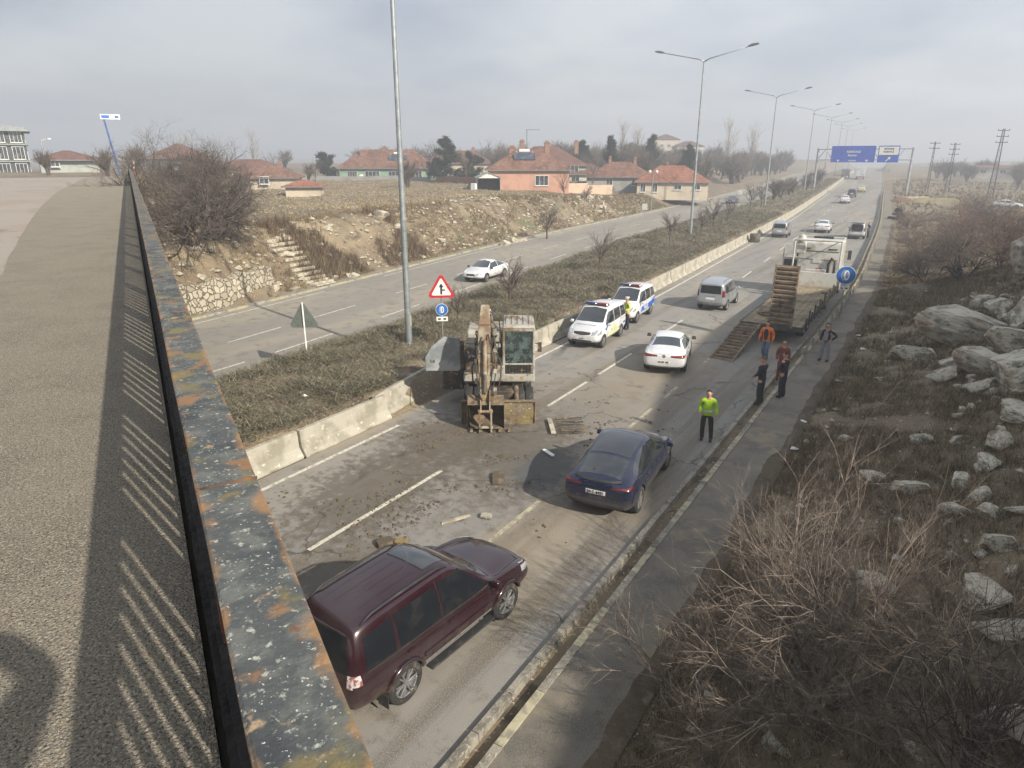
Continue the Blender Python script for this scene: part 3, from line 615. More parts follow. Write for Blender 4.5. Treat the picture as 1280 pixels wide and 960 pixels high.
SPECS['cross']=dict(st=[(-2.40,-2.36,.42,.74,.86,.76,1.04,.52,.02),(-2.28,-2.22,.33,.90,.98,.88,1.13,.58,.03),(-1.9,-1.75,.28,.95,1.04,.90,1.27,.62,.05),(-1.1,-1.0,.26,.955,1.02,.90,1.49,.64,.06),(-.1,-.2,.25,.95,.99,.90,1.58,.66,.05),(.5,.15,.25,.95,.97,.90,1.57,.65,.05),(1.28,1.22,.26,.955,.94,.88,1.00,.70,.06),(1.9,1.9,.30,.94,.86,.80,.90,.60,.04),(2.25,2.25,.36,.84,.72,.72,.76,.5,.02),(2.37,2.36,.44,.70,.60,.60,.66,.42,.01)],
 wh=(1.42,-1.47),wr=.36,track=.815,spokes=5,mir=(.94,.92,1.04),
 side=[([(-1.80,1.12),(-1.0,1.04),(-.45,1.02)],[(-1.55,1.24),(-1.0,1.42),(-.45,1.49)]),([(-.37,1.02),(.98,.99)],[(-.37,1.50),(.35,1.42)])],
 seams=[[(-.41,.30),(-.41,1.52)],[(.95,.33),(1.0,.99)],[(-1.25,1.06),(-1.15,.8),(-.98,.6),(-.96,.32)]],
 handles=[(-.85,.86),(.15,.84)],sill=(-1.0,.95,.25,.34),
 head_s=[([(1.95,.70),(2.22,.66)],[(1.92,.80),(2.18,.74)])],tail_s=[([(-2.30,.95),(-2.10,.965)],[(-2.26,.995),(-2.06,1.01)])],
 panels=[('windshield',M['glass'],'F',[(-.74,1.04),(0,1.07),(.74,1.04)],[(-.58,1.50),(0,1.57),(.58,1.50)]),
  ('glass_roof',M['glass'],'T',[(-.54,-1.30),(.54,-1.30)],[(-.57,.10),(.57,.10)]),
  ('rear_window',M['glass'],'T',[(-.56,-2.12),(.56,-2.12)],[(-.56,-1.38),(.56,-1.38)]),
  ('taillight',M['redlight'],'B',[(.40,.955),(.86,.945)],[(.40,.975),(.86,.99)]),('taillight',M['redlight'],'B',[(-.86,.945),(-.40,.955)],[(-.86,.99),(-.40,.975)]),
  ('bumper',M['black'],'B',*quadf(-.74,.74,.36,.50)),('number_plate',M['plate'],'B',*quadf(-.26,.26,.74,.85))],flare=0)
SPECS['sedan']=dict(st=[(-2.33,-2.30,.40,.70,.80,.74,.96,.56,.01),(-2.18,-2.12,.32,.87,.92,.85,1.05,.62,.02),(-1.7,-1.62,.26,.905,.95,.87,1.11,.64,.03),(-1.05,-.75,.24,.91,.94,.86,1.38,.58,.05),(-.1,-.2,.23,.905,.93,.86,1.44,.60,.05),(.45,.1,.23,.905,.92,.86,1.42,.59,.05),(1.22,1.15,.24,.91,.90,.85,.98,.68,.05),(1.85,1.85,.27,.90,.82,.78,.87,.60,.04),(2.18,2.18,.33,.80,.68,.68,.74,.5,.02),(2.31,2.30,.42,.66,.56,.56,.62,.4,.01)],
 wh=(1.38,-1.33),wr=.33,track=.785,spokes=5,mir=(.90,.86,.98),mirm=M['black'],
 side=[([(-1.52,1.03),(-.45,.97)],[(-1.15,1.18),(-.85,1.32),(-.45,1.36)]),([(-.37,.97),(.92,.94)],[(-.37,1.36),(.32,1.28)])],
 seams=[[(-.41,.28),(-.41,1.38)],[(.90,.30),(.95,.94)],[(-1.2,1.0),(-1.1,.76),(-.96,.58),(-.94,.30)]],
 handles=[(-.8,.82),(.15,.80)],sill=(-.95,.95,.23,.31),
 head_s=[([(1.88,.64),(2.16,.60)],[(1.84,.76),(2.12,.68)])],tail_s=[([(-2.24,.82),(-1.98,.87)],[(-2.20,.90),(-1.94,.92)])],
 panels=[('windshield',M['glass'],'F',[(-.72,1.01),(0,1.04),(.72,1.01)],[(-.52,1.35),(0,1.42),(.52,1.35)]),
  ('rear_window',M['glass'],'T',[(-.60,-1.56),(.60,-1.56)],[(-.50,-.86),(.50,-.86)]),
  ('taillight',M['redlight'],'B',[(.28,.83),(.84,.80)],[(.28,.90),(.84,.93)]),('taillight',M['redlight'],'B',[(-.84,.80),(-.28,.83)],[(-.84,.93),(-.28,.90)]),
  ('bumper',M['grey'],'B',*quadf(-.70,.70,.33,.44)),('number_plate',M['plate'],'B',*quadf(-.26,.26,.56,.67)),
  ('grille',M['black'],'F',*quadf(-.36,.36,.52,.66)),('headlight',M['clearlight'],'F',*quadf(.42,.70,.58,.70)),('headlight',M['clearlight'],'F',*quadf(-.70,-.42,.58,.70)),
  ('number_plate',M['plate'],'F',*quadf(-.25,.25,.42,.51)),('air_intake',M['black'],'F',*quadf(-.45,.45,.32,.40))],flare=0)
SPECS['mpv']=dict(st=[(-2.12,-2.06,.42,.78,.95,.78,1.62,.62,.02),(-2.02,-1.98,.34,.86,1.0,.85,1.74,.70,.03),(-1.2,-1.15,.28,.88,1.0,.87,1.79,.72,.04),(-.2,-.2,.26,.88,.99,.87,1.80,.72,.04),(.42,.18,.26,.88,.98,.87,1.77,.70,.05),(1.22,1.08,.27,.885,.98,.85,1.14,.68,.06),(1.55,1.55,.28,.88,.94,.82,1.03,.64,.05),(1.92,1.9,.33,.82,.80,.74,.88,.55,.03),(2.06,2.05,.42,.68,.66,.60,.72,.44,.01)],
 wh=(1.28,-1.22),wr=.32,track=.765,spokes=7,mir=(.88,.86,1.08),
 side=[([(-1.88,1.10),(-1.15,1.08)],[(-1.84,1.58),(-1.15,1.61)]),([(-1.06,1.08),(-.22,1.06)],[(-1.06,1.62),(-.22,1.63)]),([(-.14,1.06),(.98,1.05)],[(-.14,1.63),(.36,1.58)])],
 seams=[[(-.18,.30),(-.18,1.68)],[(.84,.33),(.92,1.04)],[(-1.10,1.66),(-1.10,.75),(-.86,.60),(-.84,.32)],[(-1.95,.98),(-1.1,.98)]],
 handles=[(-.98,.92),(.0,.92)],sill=(-.85,.92,.26,.36),
 head_s=[([(1.55,.74),(1.90,.70)],[(1.48,.92),(1.84,.80)])],tail_s=[([(-2.06,.92),(-1.93,.92)],[(-2.04,1.30),(-1.95,1.30)])],
 panels=[('windshield',M['glass'],'F',[(-.70,1.17),(0,1.20),(.70,1.17)],[(-.60,1.68),(0,1.74),(.60,1.68)]),
  ('rear_window',M['rglass'],'B',[(-.62,1.08),(.62,1.08)],[(-.58,1.56),(.58,1.56)]),
  ('taillight',M['redlight'],'B',*quadf(.68,.78,.90,1.28)),('taillight',M['redlight'],'B',*quadf(-.78,-.68,.90,1.28)),
  ('bumper',M['grey'],'B',*quadf(-.74,.74,.40,.56)),('number_plate',M['plate'],'B',*quadf(-.26,.26,.72,.84)),('badge_bar',M['chrome'],'B',*quadf(-.3,.3,.90,.94)),
  ('grille',M['black'],'F',[(-.40,.74),(0,.70),(.40,.74)],[(-.44,.84),(0,.86),(.44,.84)]),('headlight',M['clearlight'],'F',[(.46,.72),(.74,.74)],[(.48,.86),(.72,.94)]),('headlight',M['clearlight'],'F',[(-.74,.74),(-.46,.72)],[(-.72,.94),(-.48,.86)]),
  ('number_plate',M['plate'],'F',*quadf(-.25,.25,.50,.60)),('air_intake',M['black'],'F',*quadf(-.5,.5,.40,.475))],flare=0)
def put(t,x,y,deg,z=None):
    t.location=(x,y,float(Zr(y))+.006 if z is None else z); t.rotation_euler=(0,0,R(deg)); return t
def ray1(bvh,o,d): return bvh.ray_cast(Vector(o),Vector(d))[0]
# 1 dark red off-roader
SPECS['suv']['gl']=M['rglass']
suv,bv=build_car('suv','suv','dark maroon off-road SUV with sunroof and roof rails, driving nearest the bridge','suv',paint('maroon_paint',(.026,.0055,.010),.35,.3,.25))
M['maroon']=suv.children[0].data.materials[0]
addp(suv,'sunroof',M['glass'],bv,'T',[(-.43,-.35),(.43,-.35)],[(-.43,.16),(.43,.16)],.006,10,6)
for s in (-1,1):
    P=[ray1(bv,(s*.62,y,4),(0,0,-1)) for y in np.linspace(-1.95,.05,9)]; P=[p+Vector((0,0,.055 if 0<i<8 else .0)) for i,p in enumerate(P)]
    mb=MB(); mb.tube(P,.02,8); mb.build('roof_rail',M['black'],suv,smooth=True)
    mb=MB(); mb.box((0,0,0),(.17,1.75,.035)); mb.box((s*-.05,-.5,-.03),(.1,.05,.05)); mb.box((s*-.05,.5,-.03),(.1,.05,.05)); o=mb.build('side_step',M['black'],suv,bevel=.012); o.location=(s*.93,.1,.37)
    for y in (-1.29-.46,1.5-.46):
        mb=MB(); mb.box((0,0,0),(.24,.02,.26)); o=mb.build('mud_flap',M['black'],suv); o.location=(s*.82,y,.34)
for y in np.linspace(-1.9,-.55,2): pass
for x in (-.35,-.12,.12,.35):
    mb=MB(); line(bv,'T',[(x,-1.95),(x,-.5)],.02,.004,mb,8); mb.build('roof_rib',M['maroon'],suv)
mb=MB()
line(bv,'T',[(-.72,1.14),(.72,1.14)],.05,.004,mb,12); mb.build('wiper_cowl',M['black'],suv)
mb=MB(); line(bv,'T',[(-.80,1.24),(-.66,2.12)],.012,.003,mb,10); line(bv,'T',[(.80,1.24),(.66,2.12)],.012,.003,mb,10); line(bv,'T',[(-.66,2.15),(.66,2.15)],.012,.003,mb,10); mb.build('bonnet_gap',M['seam'],suv)
for s,vw in ((1,'R'),(-1,'L')):
    addp(suv,'door_moulding',M['maroon'],bv,vw,[(-.85,.66),(1.0,.66)],[(-.85,.73),(1.0,.73)],.022,14,3)
    addp(suv,'lower_chrome_line',M['grey'],bv,vw,[(-.85,.50),(1.0,.50)],[(-.85,.52),(1.0,.52)],.016,14,2)
    mb=MB(); mb.add(*patch(bv,vw,[(-1.75,.92),(-1.55,.92)],[(-1.75,1.08),(-1.55,1.08)],.003,4,4)); 
    if s<0: mb.build('fuel_flap',clean(M['maroon']),suv)
    mb=MB(); line(bv,vw,[(-2.30,.78),(-1.72,.78)],.014,.004,mb,8); mb.build('bumper_gap',M['seam'],suv)
    mb=MB(); line(bv,vw,[(-2.08,1.14),(-1.40,1.14),(-.3,1.13),(.9,1.10)],.018,.008,mb,16); mb.build('window_trim',M['black'],suv)
for x in (-.35,.25):
    h0_=ray1(bv,(x,4,1.20),(0,-1,0)); h1_=ray1(bv,(x+.42,4,1.34),(0,-1,0))
    mb=MB(); mb.tube([h0_+Vector((0,.03,.02)),h1_+Vector((0,.02,.02))],.009,5); mb.build('wiper',M['black'],suv)
mb=MB(); line(bv,'T',[(-.44,-.36),(.44,-.36)],.03,.007,mb,10); line(bv,'T',[(-.44,.17),(.44,.17)],.03,.007,mb,10); mb.build('sunroof_seal',M['black'],suv)
put(suv,-7.22,8.35,-5.0)
# 2 dark blue crossover
cx,bv=build_car('cross','car','dark blue fastback crossover with black glass roof on the muddy lane right of the excavator','car',paint('blue_paint',(.006,.011,.038),.35,.3,.24))
mb=MB(); mb.add(*patch(bv,'B',[(-.8,.30),(.8,.30)],[(-.8,.325),(.8,.325)],.02,20,2)); mb.build('bumper_strip',M['chrome'],cx)
mb=MB(); mb.add(*patch(bv,'B',[(-.62,1.065),(.62,1.065)],[(-.60,1.10),(.60,1.10)],.03,20,2)); mb.build('spoiler_lip',M['black'],cx)
tx=text_mesh('34 S 4421',.115,'plate_text',M['ink'],cx,True); h=ray1(bv,(0,-4,.795),(0,1,0)); tx.rotation_euler=(R(78),0,0); tx.location=h+Vector((0,-.02,0))
for s,vw in ((1,'R'),(-1,'L')):
    mb=MB(); line(bv,vw,[(-2.05,1.08),(-1.0,1.00),(.98,.965)],.018,.006,mb,16); mb.build('window_trim',M['black'],cx)
mb=MB(); line(bv,'B',[(-.78,.905),(0,.915),(.78,.905)],.012,.004,mb,16); line(bv,'B',[(-.6,.60),(.6,.60)],.012,.004,mb,12); mb.build('tailgate_gap',M['seam'],cx)
put(cx,-6.62,16.62,5.5)
# 3 white fastback sedan
WH=paint('white_paint',rgb('#cfd0d0'),.22,0,.3)
sd,bv=build_car('sedan','car','white saloon car seen from behind at the spill of mud, with slim red rear lights','car',WH)
mb=MB(); mb.lathe([(-2.5,.0001),(-2.5,.07)],4,'y'); 
mb=MB(); mb.box((0,0,0),(.13,.012,.12),rot=Matrix.Rotation(R(45),3,'Y')); o=mb.build('badge',M['chrome'],sd); o.location=ray1(bv,(0,-4,.86),(0,1,0))+Vector((0,-.005,0))
tx=text_mesh('06 BZ 482',.10,'plate_text',M['ink'],sd,True); h=ray1(bv,(0,-4,.615),(0,1,0)); tx.rotation_euler=(R(85),0,0); tx.location=h+Vector((0,-.014,0))
put(sd,-9.72,29.05,14)
# oncoming sedan
o=dup(sd); o['label']='white saloon car facing the camera, driving along the opposite carriageway beyond the shrubs'; put(o,-29.3,43.3,180+4)
# far cars
def cp(src,label,x,y,deg,group=None,m=None,cat=None,name=None):
    o=dup(src); o['label']=label; put(o,x,y,deg)
    if cat: o['category']=cat
    if m:
        for c in o.children:
            if c.name.startswith('body'):
                c.data=c.data.copy(); c.data.materials[0]=m
    return o
# 4 silver mpv
SV=paint('silver_paint',rgb('#a3a8ab'),.35,.4,.32)
mp,bv=build_car('mpv','minivan','silver minivan with roof rails driving away past the low loader and its ramp','minivan',SV)
for s in (-1,1):
    P=[ray1(bv,(s*.64,y,4),(0,0,-1)) for y in np.linspace(-1.8,.1,8)]; P=[p+Vector((0,0,.05 if 0<i<7 else 0)) for i,p in enumerate(P)]
    mb=MB(); mb.tube(P,.018,8); mb.build('roof_rail',M['grey'],mp,smooth=True)
put(mp,-11.35,42.65,2.0)
cp(mp,'silver minivan against the median barrier, beyond the lamp posts and left of the truck cab',-16.35,86.3,4)
# police vans
M['polblue']=mat('police_blue_vinyl',rgb('#1e4fa8'),.4,spots=[(rgb('#2f63b8'),4,.45,.7)])
M['polyel']=mat('pale_yellow_vinyl',rgb('#d8d878'),.4,spots=[(rgb('#c4c46a'),4,.45,.7)])
M['lbblue']=mat('blue_beacon_lens',(.01,.03,.16),.2,spots=[((.01,.02,.08),8,.45,.7)],coat=1)
M['lbred']=mat('red_beacon_lens',(.22,.01,.01),.2,spots=[((.1,.01,.01),8,.45,.7)],coat=1)
def police(label,style):
    t,bv=build_car('mpv','police_van',label,'police van',WH)
    for s,mm in ((-1,M['lbred']),(1,M['lbblue'])):
        mb=MB(); mb.box((s*.30,.05,1.895),(.58,.26,.10),taper=.85); mb.build('beacon',mm,t,bevel=.03,seg=3)
    mb=MB(); mb.box((0,.05,1.84),(1.2,.2,.04)); mb.build('beacon_base',M['black'],t)
    for s,vw in ((1,'R'),(-1,'L')):
        if style=='blue':
            addp(t,'side_stripe',M['polblue'],bv,vw,[(-1.95,.62),(-.5,.52),(.75,.52)],[(-1.95,.90),(-.5,.80),(.62,.80)],.004,20,4)
            tx=text_mesh('POLİS',.27,'side_lettering',M['plate'],t,True)
            tx.rotation_euler=(R(90),0,R(90) if s>0 else R(-90)); h=ray1(bv,(s*3,-.15,.66),(-s,0,0)); tx.location=h+Vector((s*.014,0,0))
            addp(t,'side_stripe',M['polblue'],bv,vw,[(-1.98,.98),(-1.3,.84)],[(-1.98,1.06),(-1.3,.88)],.004,10,3)
        else:
            tx=text_mesh('TRAFİK',.25,'side_lettering',M['polyel'],t,True)
            tx.rotation_euler=(R(90),0,R(90) if s>0 else R(-90)); h=ray1(bv,(s*3,-.1,.70),(-s,0,0)); tx.location=h+Vector((s*.012,0,0))
            addp(t,'side_stripe',M['polyel'],bv,vw,[(-1.1,.47),(.78,.47)],[(-1.1,.53),(.78,.53)],.004,16,3)
            addp(t,'emblem',M['polblue'],bv,vw,[(.92,.80),(1.06,.80)],[(.90,.94),(1.08,.94)],.004,4,4)
            addp(t,'side_stripe',M['polblue'],bv,vw,[(-1.9,.66),(-1.5,.66)],[(-1.9,.76),(-1.5,.76)],.004,6,3)
    tx=text_mesh('TRAFİK POLİSİ' if style!='blue' else 'POLİS',.15,'bonnet_lettering',M['polblue'],t,True)
    h=ray1(bv,(0,1.42,4),(0,0,-1)); tx.rotation_euler=(R(-14),0,R(180)); tx.location=h+Vector((0,0,.010))
    tx=text_mesh('A 4057',.09,'plate_text',M['ink'],t,True); h=ray1(bv,(0,4,.55),(0,-1,0)); tx.rotation_euler=(R(90),0,R(180)); tx.location=h+Vector((0,.014,0))
    return t
p1=police('white police van with yellow side lettering, the nearer one facing the camera','yellow'); put(p1,-14.15,30.85,180+4)
p2_=police('white police van with broad blue side stripe, parked behind the one with yellow lettering','blue'); put(p2_,-14.75,36.65,180+4)
# roof box free far cars
cp(sd,'white car just beyond the tow truck cab, seen from behind',-13.0,94.5,4)
cp(sd,'small white car directly behind the dark car on the far stretch of road',-17.6,151,5.5)
cp(mp,'dark car just ahead of the small white car below the gantry sign',-18.6,170,5.5,m=paint('charcoal_paint',(.03,.035,.04),.2)); 
cp(sd,'cream coloured car near the gantry legs, farther away than the dark car',-18.9,190,5.5,m=paint('cream_paint',rgb('#c8b98c'),.2))
cp(sd,'dark blue car on the opposite carriageway near the orange roofed house',-36.4,140,184,m=paint('navy_paint',(.03,.035,.09),.2))
cp(sd,'white saloon car seen from its side at the right edge beyond the bare bushes',8.4,150,-92)
o=bpy.context.scene.objects
# open-hatch wagon
SV2=paint('white_grey_paint',rgb('#b9bcbd'),.2,0,.3)
wg=cp(mp,'white estate car with its tailgate raised, stopped at the roadside ahead of the truck',-8.6,89.2,4,m=SV2,cat='car')
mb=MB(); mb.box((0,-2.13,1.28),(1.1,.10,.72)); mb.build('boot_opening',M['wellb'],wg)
mb=MB(); mb.box((0,0,0),(1.3,.95,.07)); q=mb.build('tailgate',SV2,wg,bevel=.03); q.location=(0,-2.45,1.86); q.rotation_euler=(R(-12),0,0)
# far bus and lorry near the crest
M['farw']=mat('pale_lorry_paint',rgb('#b7bcbc'),.6,spots=[(rgb('#8c8f8c'),1.2,.45,.65,4)])
M['fard']=mat('dark_lorry_paint',rgb('#5d6664'),.6,spots=[(rgb('#454c4b'),1.2,.45,.65,4)])
def lorry(label,x,y,mc,mb_,hh):
    t=empty('lorry',label,'lorry'); 
    mb=MB(); mb.box((0,-1.2,hh/2+.9),(2.45,7.2,hh)); mb.build('cargo_box',mb_,t,bevel=.05)
    mb=MB(); mb.box((0,3.5,1.75),(2.3,1.9,2.3),taper=.93); mb.build('cab',mc,t,bevel=.12,seg=3)
    mb=MB(); mb.box((0,-.3,.75),(1.2,8.8,.3)); mb.build('chassis',M['black'],t)
    mb=MB(); mb.box((0,-4.82,.75),(2.3,.08,.3)); mb.build('bumper',M['redlight'],t)
    for y_ in (-3.6,-2.4,3.3):
        for s in (-1,1): wheel(t,s*1.05,y_,.48,.3,s,5)
    return put(t,x,y,5)
lorry('pale high lorry at the road crest, right of the two under the gantry sign',-27.0,262,M['farw'],M['farw'],2.9)
lorry('dark low lorry at the crest of the road, left of the pale one',-32.6,272,M['fard'],M['fard'],1.9)
# ---------------------------------------------------------------- excavator
def xm(name,base,mud=rgb('#6b5a43'),lo=.46,hi=.6,rough=.6,metal=0):
    return mat(name,base,rough,metal,spots=[(mud,1.6,lo,hi,8),(rgb('#8f7a58'),5,.55,.66,6),(rgb('#3c352c'),3.1,.60,.72,7)],bump=.35,bscale=25)
M['xw']=xm('muddy_white_machine_paint',rgb('#9c998f'),lo=.44,hi=.60)
M['xboom']=xm('scraped_boom_paint',rgb('#99917f'),mud=rgb('#6f5a41'),lo=.42,hi=.58)
M['xd']=xm('muddy_dark_steel',rgb('#3a3631'),lo=.5,hi=.66)
M['xb']=mat('mud_caked_brown_steel',rgb('#5d4f3f'),.9,spots=[(rgb('#7a6a52'),3,.45,.6,7),(rgb('#453a2e'),5,.55,.68,7),(rgb('#7d6c48'),2.2,.62,.72,6)],bump=.8,bscale=18)
M['xy']=mat('mud_caked_yellow_blade',rgb('#6d614e'),.85,spots=[(rgb('#7f7148'),1.7,.47,.62,7),(rgb('#66553f'),3.5,.5,.64,7),(rgb('#a39680'),9,.58,.68,6)],bump=.5,bscale=16)
M['xglass']=mat('crazed_cab_glass',rgb('#1c2624'),.25,spots=[(rgb('#44544f'),4,.45,.62,8),(rgb('#7f8f89'),22,.60,.66,8),(rgb('#5d5a4c'),8,.62,.7,8)],bump=.6,bscale=30,coat=.4)
M['xgrey']=mat('pale_grey_cover_paint',rgb('#9a9d9d'),.5,spots=[(rgb('#767b7c'),1.4,.45,.65,6),(rgb('#6c604e'),4,.62,.72,7)])
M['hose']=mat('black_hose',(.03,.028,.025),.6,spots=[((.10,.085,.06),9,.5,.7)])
M['steel']=mat('bare_steel_rod',(.5,.5,.48),.3,metal=1,spots=[((.3,.26,.2),9,.55,.7)])
ex=empty('excavator','muddy white wheeled excavator with folded boom and open side cover, stopped across the broken barrier','excavator',(-12.1,18.55,.0),R(32))
def seg(mb,a,b,w0,h0,w1,h1,m=None):
    """tapered box beam from a to b; width along X"""
    a=Vector(a);b=Vector(b); d=(b-a).normalized(); x=Vector((1,0,0)); n=d.cross(x).normalized()
    P=[a-x*w0/2-n*h0/2,a+x*w0/2-n*h0/2,a+x*w0/2+n*h0/2,a-x*w0/2+n*h0/2,b-x*w1/2-n*h1/2,b+x*w1/2-n*h1/2,b+x*w1/2+n*h1/2,b-x*w1/2+n*h1/2]
    mb.add(P,[(0,3,2,1),(4,5,6,7),(0,1,5,4),(1,2,6,5),(2,3,7,6),(3,0,4,7)],m)
mb=MB()
# blade: curved plate
V=[];F=[]
for i in range(9):
    a=-.9+1.8*i/8; z=.08+.72*i/8; y=-.02-.10*math.cos(a)
    for x in (-1.28,1.28): V.append((x,y+.1,z)); 
n=9
V2=[(x,y+.06,z) for x,y,z in V]; V+=V2
for i in range(8): F+=[(2*i,2*i+1,2*i+3,2*i+2),(18+2*i,18+2*i+2,18+2*i+3,18+2*i+1),(2*i,2*i+2,18+2*i+2,18+2*i),(2*i+1,18+2*i+1,18+2*i+3,2*i+3)]
F+=[(0,18,19,1),(16,17,35,34)]
mb.add(V,F); mb.box((0,.02,.83),(2.56,.14,.06)); mb.box((0,.03,.05),(2.56,.05,.12)); mb.box((-1.27,.05,.45),(.04,.22,.8)); mb.box((1.27,.05,.45),(.04,.22,.8))
mb.build('dozer_blade',M['xy'],ex,bevel=.01)
for x in (-.5,.5):
    mb=MB(); seg(mb,(x,.1,.4),(x,1.1,.62),.14,.2,.14,.2); mb.build('blade_arm',M['xb'],ex)
for x in (.62,):
    mb=MB(); mb.tube([(x,.16,.72),(x,.95,1.02)],.085,12); mb.tube([(x,-.0,.62),(x,.3,.77)],.05,10); mb.build('blade_cylinder',M['xb'],ex,smooth=40)
mb=MB(); mb.box((0,2.4,.78),(1.0,3.6,.42)); mb.box((0,1.0,.58),(1.7,.3,.3)); mb.box((0,3.7,.58),(1.7,.3,.3)); mb.box((0,2.4,.98),(2.2,1.5,.12)); mb.build('undercarriage',M['xd'],ex,bevel=.03)
for y in (1.05,3.7):
    for s in (-1,1):
        for q in (0,1):
            wheel(ex,s*(1.08-.34*q),y,.50,.30,s,5,M['xw'])
mb=MB(); mb.lathe([(1.04,.62),(1.26,.62)],28,'z',(0,2.4,0)); mb.build('slew_ring',M['xd'],ex)
# upper structure
mb=MB(); mb.box((0,2.75,1.38),(2.5,3.7,.26)); mb.box((-.1,1.5,1.62),(.62,1.2,.4)); mb.build('revolving_frame',M['xw'],ex,bevel=.03)
mb=MB(); mb.prism([(2.95,1.5),(4.75,1.5),(4.85,1.8),(4.75,2.45),(4.5,2.6),(3.1,2.6),(2.95,2.5)],-1.22,1.22,'x'); mb.build('engine_housing',M['xw'],ex,bevel=.06,seg=3)
mb=MB(); mb.box((.75,3.6,2.62),(.9,1.0,.05)); mb.tube([(-.6,3.9,2.6),(-.6,3.9,3.0),(-.6,4.05,3.08)],.055,10); mb.build('exhaust_pipe',M['xd'],ex)
mb=MB(); mb.prism([(1.15,1.5),(2.92,1.5),(2.92,2.35),(1.5,2.35),(1.15,2.05)],-1.22,-.62,'x'); mb.build('side_tank',M['xd'],ex,bevel=.04)
# cab: frame, roof, glass, grille, door glass
cx0,cx1,cy0,cy1,cz0,cz1=.18,1.24,1.0,2.75,1.22,3.22
mb=MB()
for x in (cx0,cx1):
    seg(mb,(x,cy0,cz0+.1),(x,cy0+.10,cz1-.12),.09,.10,.08,.09); mb.box((x,cy1-.04,(cz0+cz1)/2),(.09,.1,cz1-cz0-.15)); mb.box((x,(cy0+cy1)/2,cz0+.1),(.08,cy1-cy0,.22)); mb.box((x,(cy0+cy1)/2+.1,cz1-.1),(.08,cy1-cy0-.15,.1)); mb.box((x,1.9,2.2),(.07,.08,1.9))
mb.box(((cx0+cx1)/2,cy0-.01,cz0+.1),(cx1-cx0+.1,.12,.2)); mb.box(((cx0+cx1)/2,cy0+.1,cz1-.13),(cx1-cx0+.1,.1,.12)); mb.box(((cx0+cx1)/2,cy0+.02,1.86),(cx1-cx0,.07,.06)); mb.box(((cx0+cx1)/2,cy1,2.2),(cx1-cx0,.06,1.8))
mb.build('cab_frame',M['xw'],ex,bevel=.02)
mb=MB(); mb.box(((cx0+cx1)/2,(cy0+cy1)/2+.03,cz1-.02),(1.14,1.78,.10),taper=.93)
for i in range(5): mb.box((cx0+.12+i*.205,(cy0+cy1)/2,cz1+.045),(.10,1.3,.04))
mb.build('cab_roof',M['xw'],ex,bevel=.025)
mb=MB(); mb.add([(cx0+.05,cy0+.02,1.9),(cx1-.05,cy0+.02,1.9),(cx1-.05,cy0+.075,3.02),(cx0+.05,cy0+.075,3.02),(cx0+.05,cy0+.04,1.9),(cx1-.05,cy0+.04,1.9),(cx1-.05,cy0+.095,3.02),(cx0+.05,cy0+.095,3.02)],[(0,1,2,3),(7,6,5,4),(0,4,5,1),(3,2,6,7),(0,3,7,4),(1,5,6,2)])
mb.build('front_window',M['xglass'],ex)
for x in (cx0-.0,cx1+.0):
    mb=MB(); mb.box((x,1.46,2.35),(.02,.78,1.3)); mb.box((x,2.3,2.45),(.02,.7,1.1)); mb.build('side_window',M['xglass'],ex)
mb=MB()
for i in range(9): mb.box((cx0+.1+i*.108,cy0-.01,1.6),(.022,.03,.44))
for i in range(6): mb.box(((cx0+cx1)/2,cy0-.012,1.41+i*.078),(.95,.028,.016))
mb.build('window_guard',M['xd'],ex)
mb=MB(); mb.box((cx0+.5,cy0+.06,1.6),(.92,.04,.46)); mb.build('lower_window',M['xglass'],ex)
mb=MB(); mb.box((.7,1.95,1.75),(.5,.5,.5)); mb.box((.7,2.2,2.2),(.5,.14,.8)); mb.build('seat',M['xd'],ex,bevel=.05)
for x in (cx1+.12,):
    mb=MB(); mb.tube([(cx1,1.1,2.6),(cx1+.16,.98,2.62)],.015,6); mb.box((cx1+.2,.96,2.5),(.14,.05,.34)); mb.build('mirror',M['xd'],ex)
# open side cover
mb=MB(); mb.prism([(-2.62,1.55),(-2.62,2.05),(-2.40,2.42),(-1.95,2.80),(-1.38,2.76),(-1.36,1.65),(-1.42,1.55)],1.20,1.28,'y'); 
mb.build('side_cover',M['xgrey'],ex,bevel=.02); mb=MB(); mb.box((-2.35,1.188,1.92),(.14,.02,.09)); mb.build('cover_latch',M['xd'],ex)
mb=MB(); mb.box((-1.3,1.26,2.15),(.14,.06,1.0)); mb.tube([(-1.25,1.9,2.3),(-1.9,1.32,2.4)],.02,6); mb.build('cover_hinge',M['xd'],ex)
mb=MB(); mb.box((-1.72,2.5,.95),(.8,.9,.8),taper=.9); mb.build('shade_box',M['xd'],ex,bevel=.05)  # dark box put in for the shade below the open cover
mb=MB()
for i in range(3): mb.box((-1.22,1.25+i*.32,1.85),(.05,.26,.5))
mb.build('radiator_grille',M['hose'],ex)
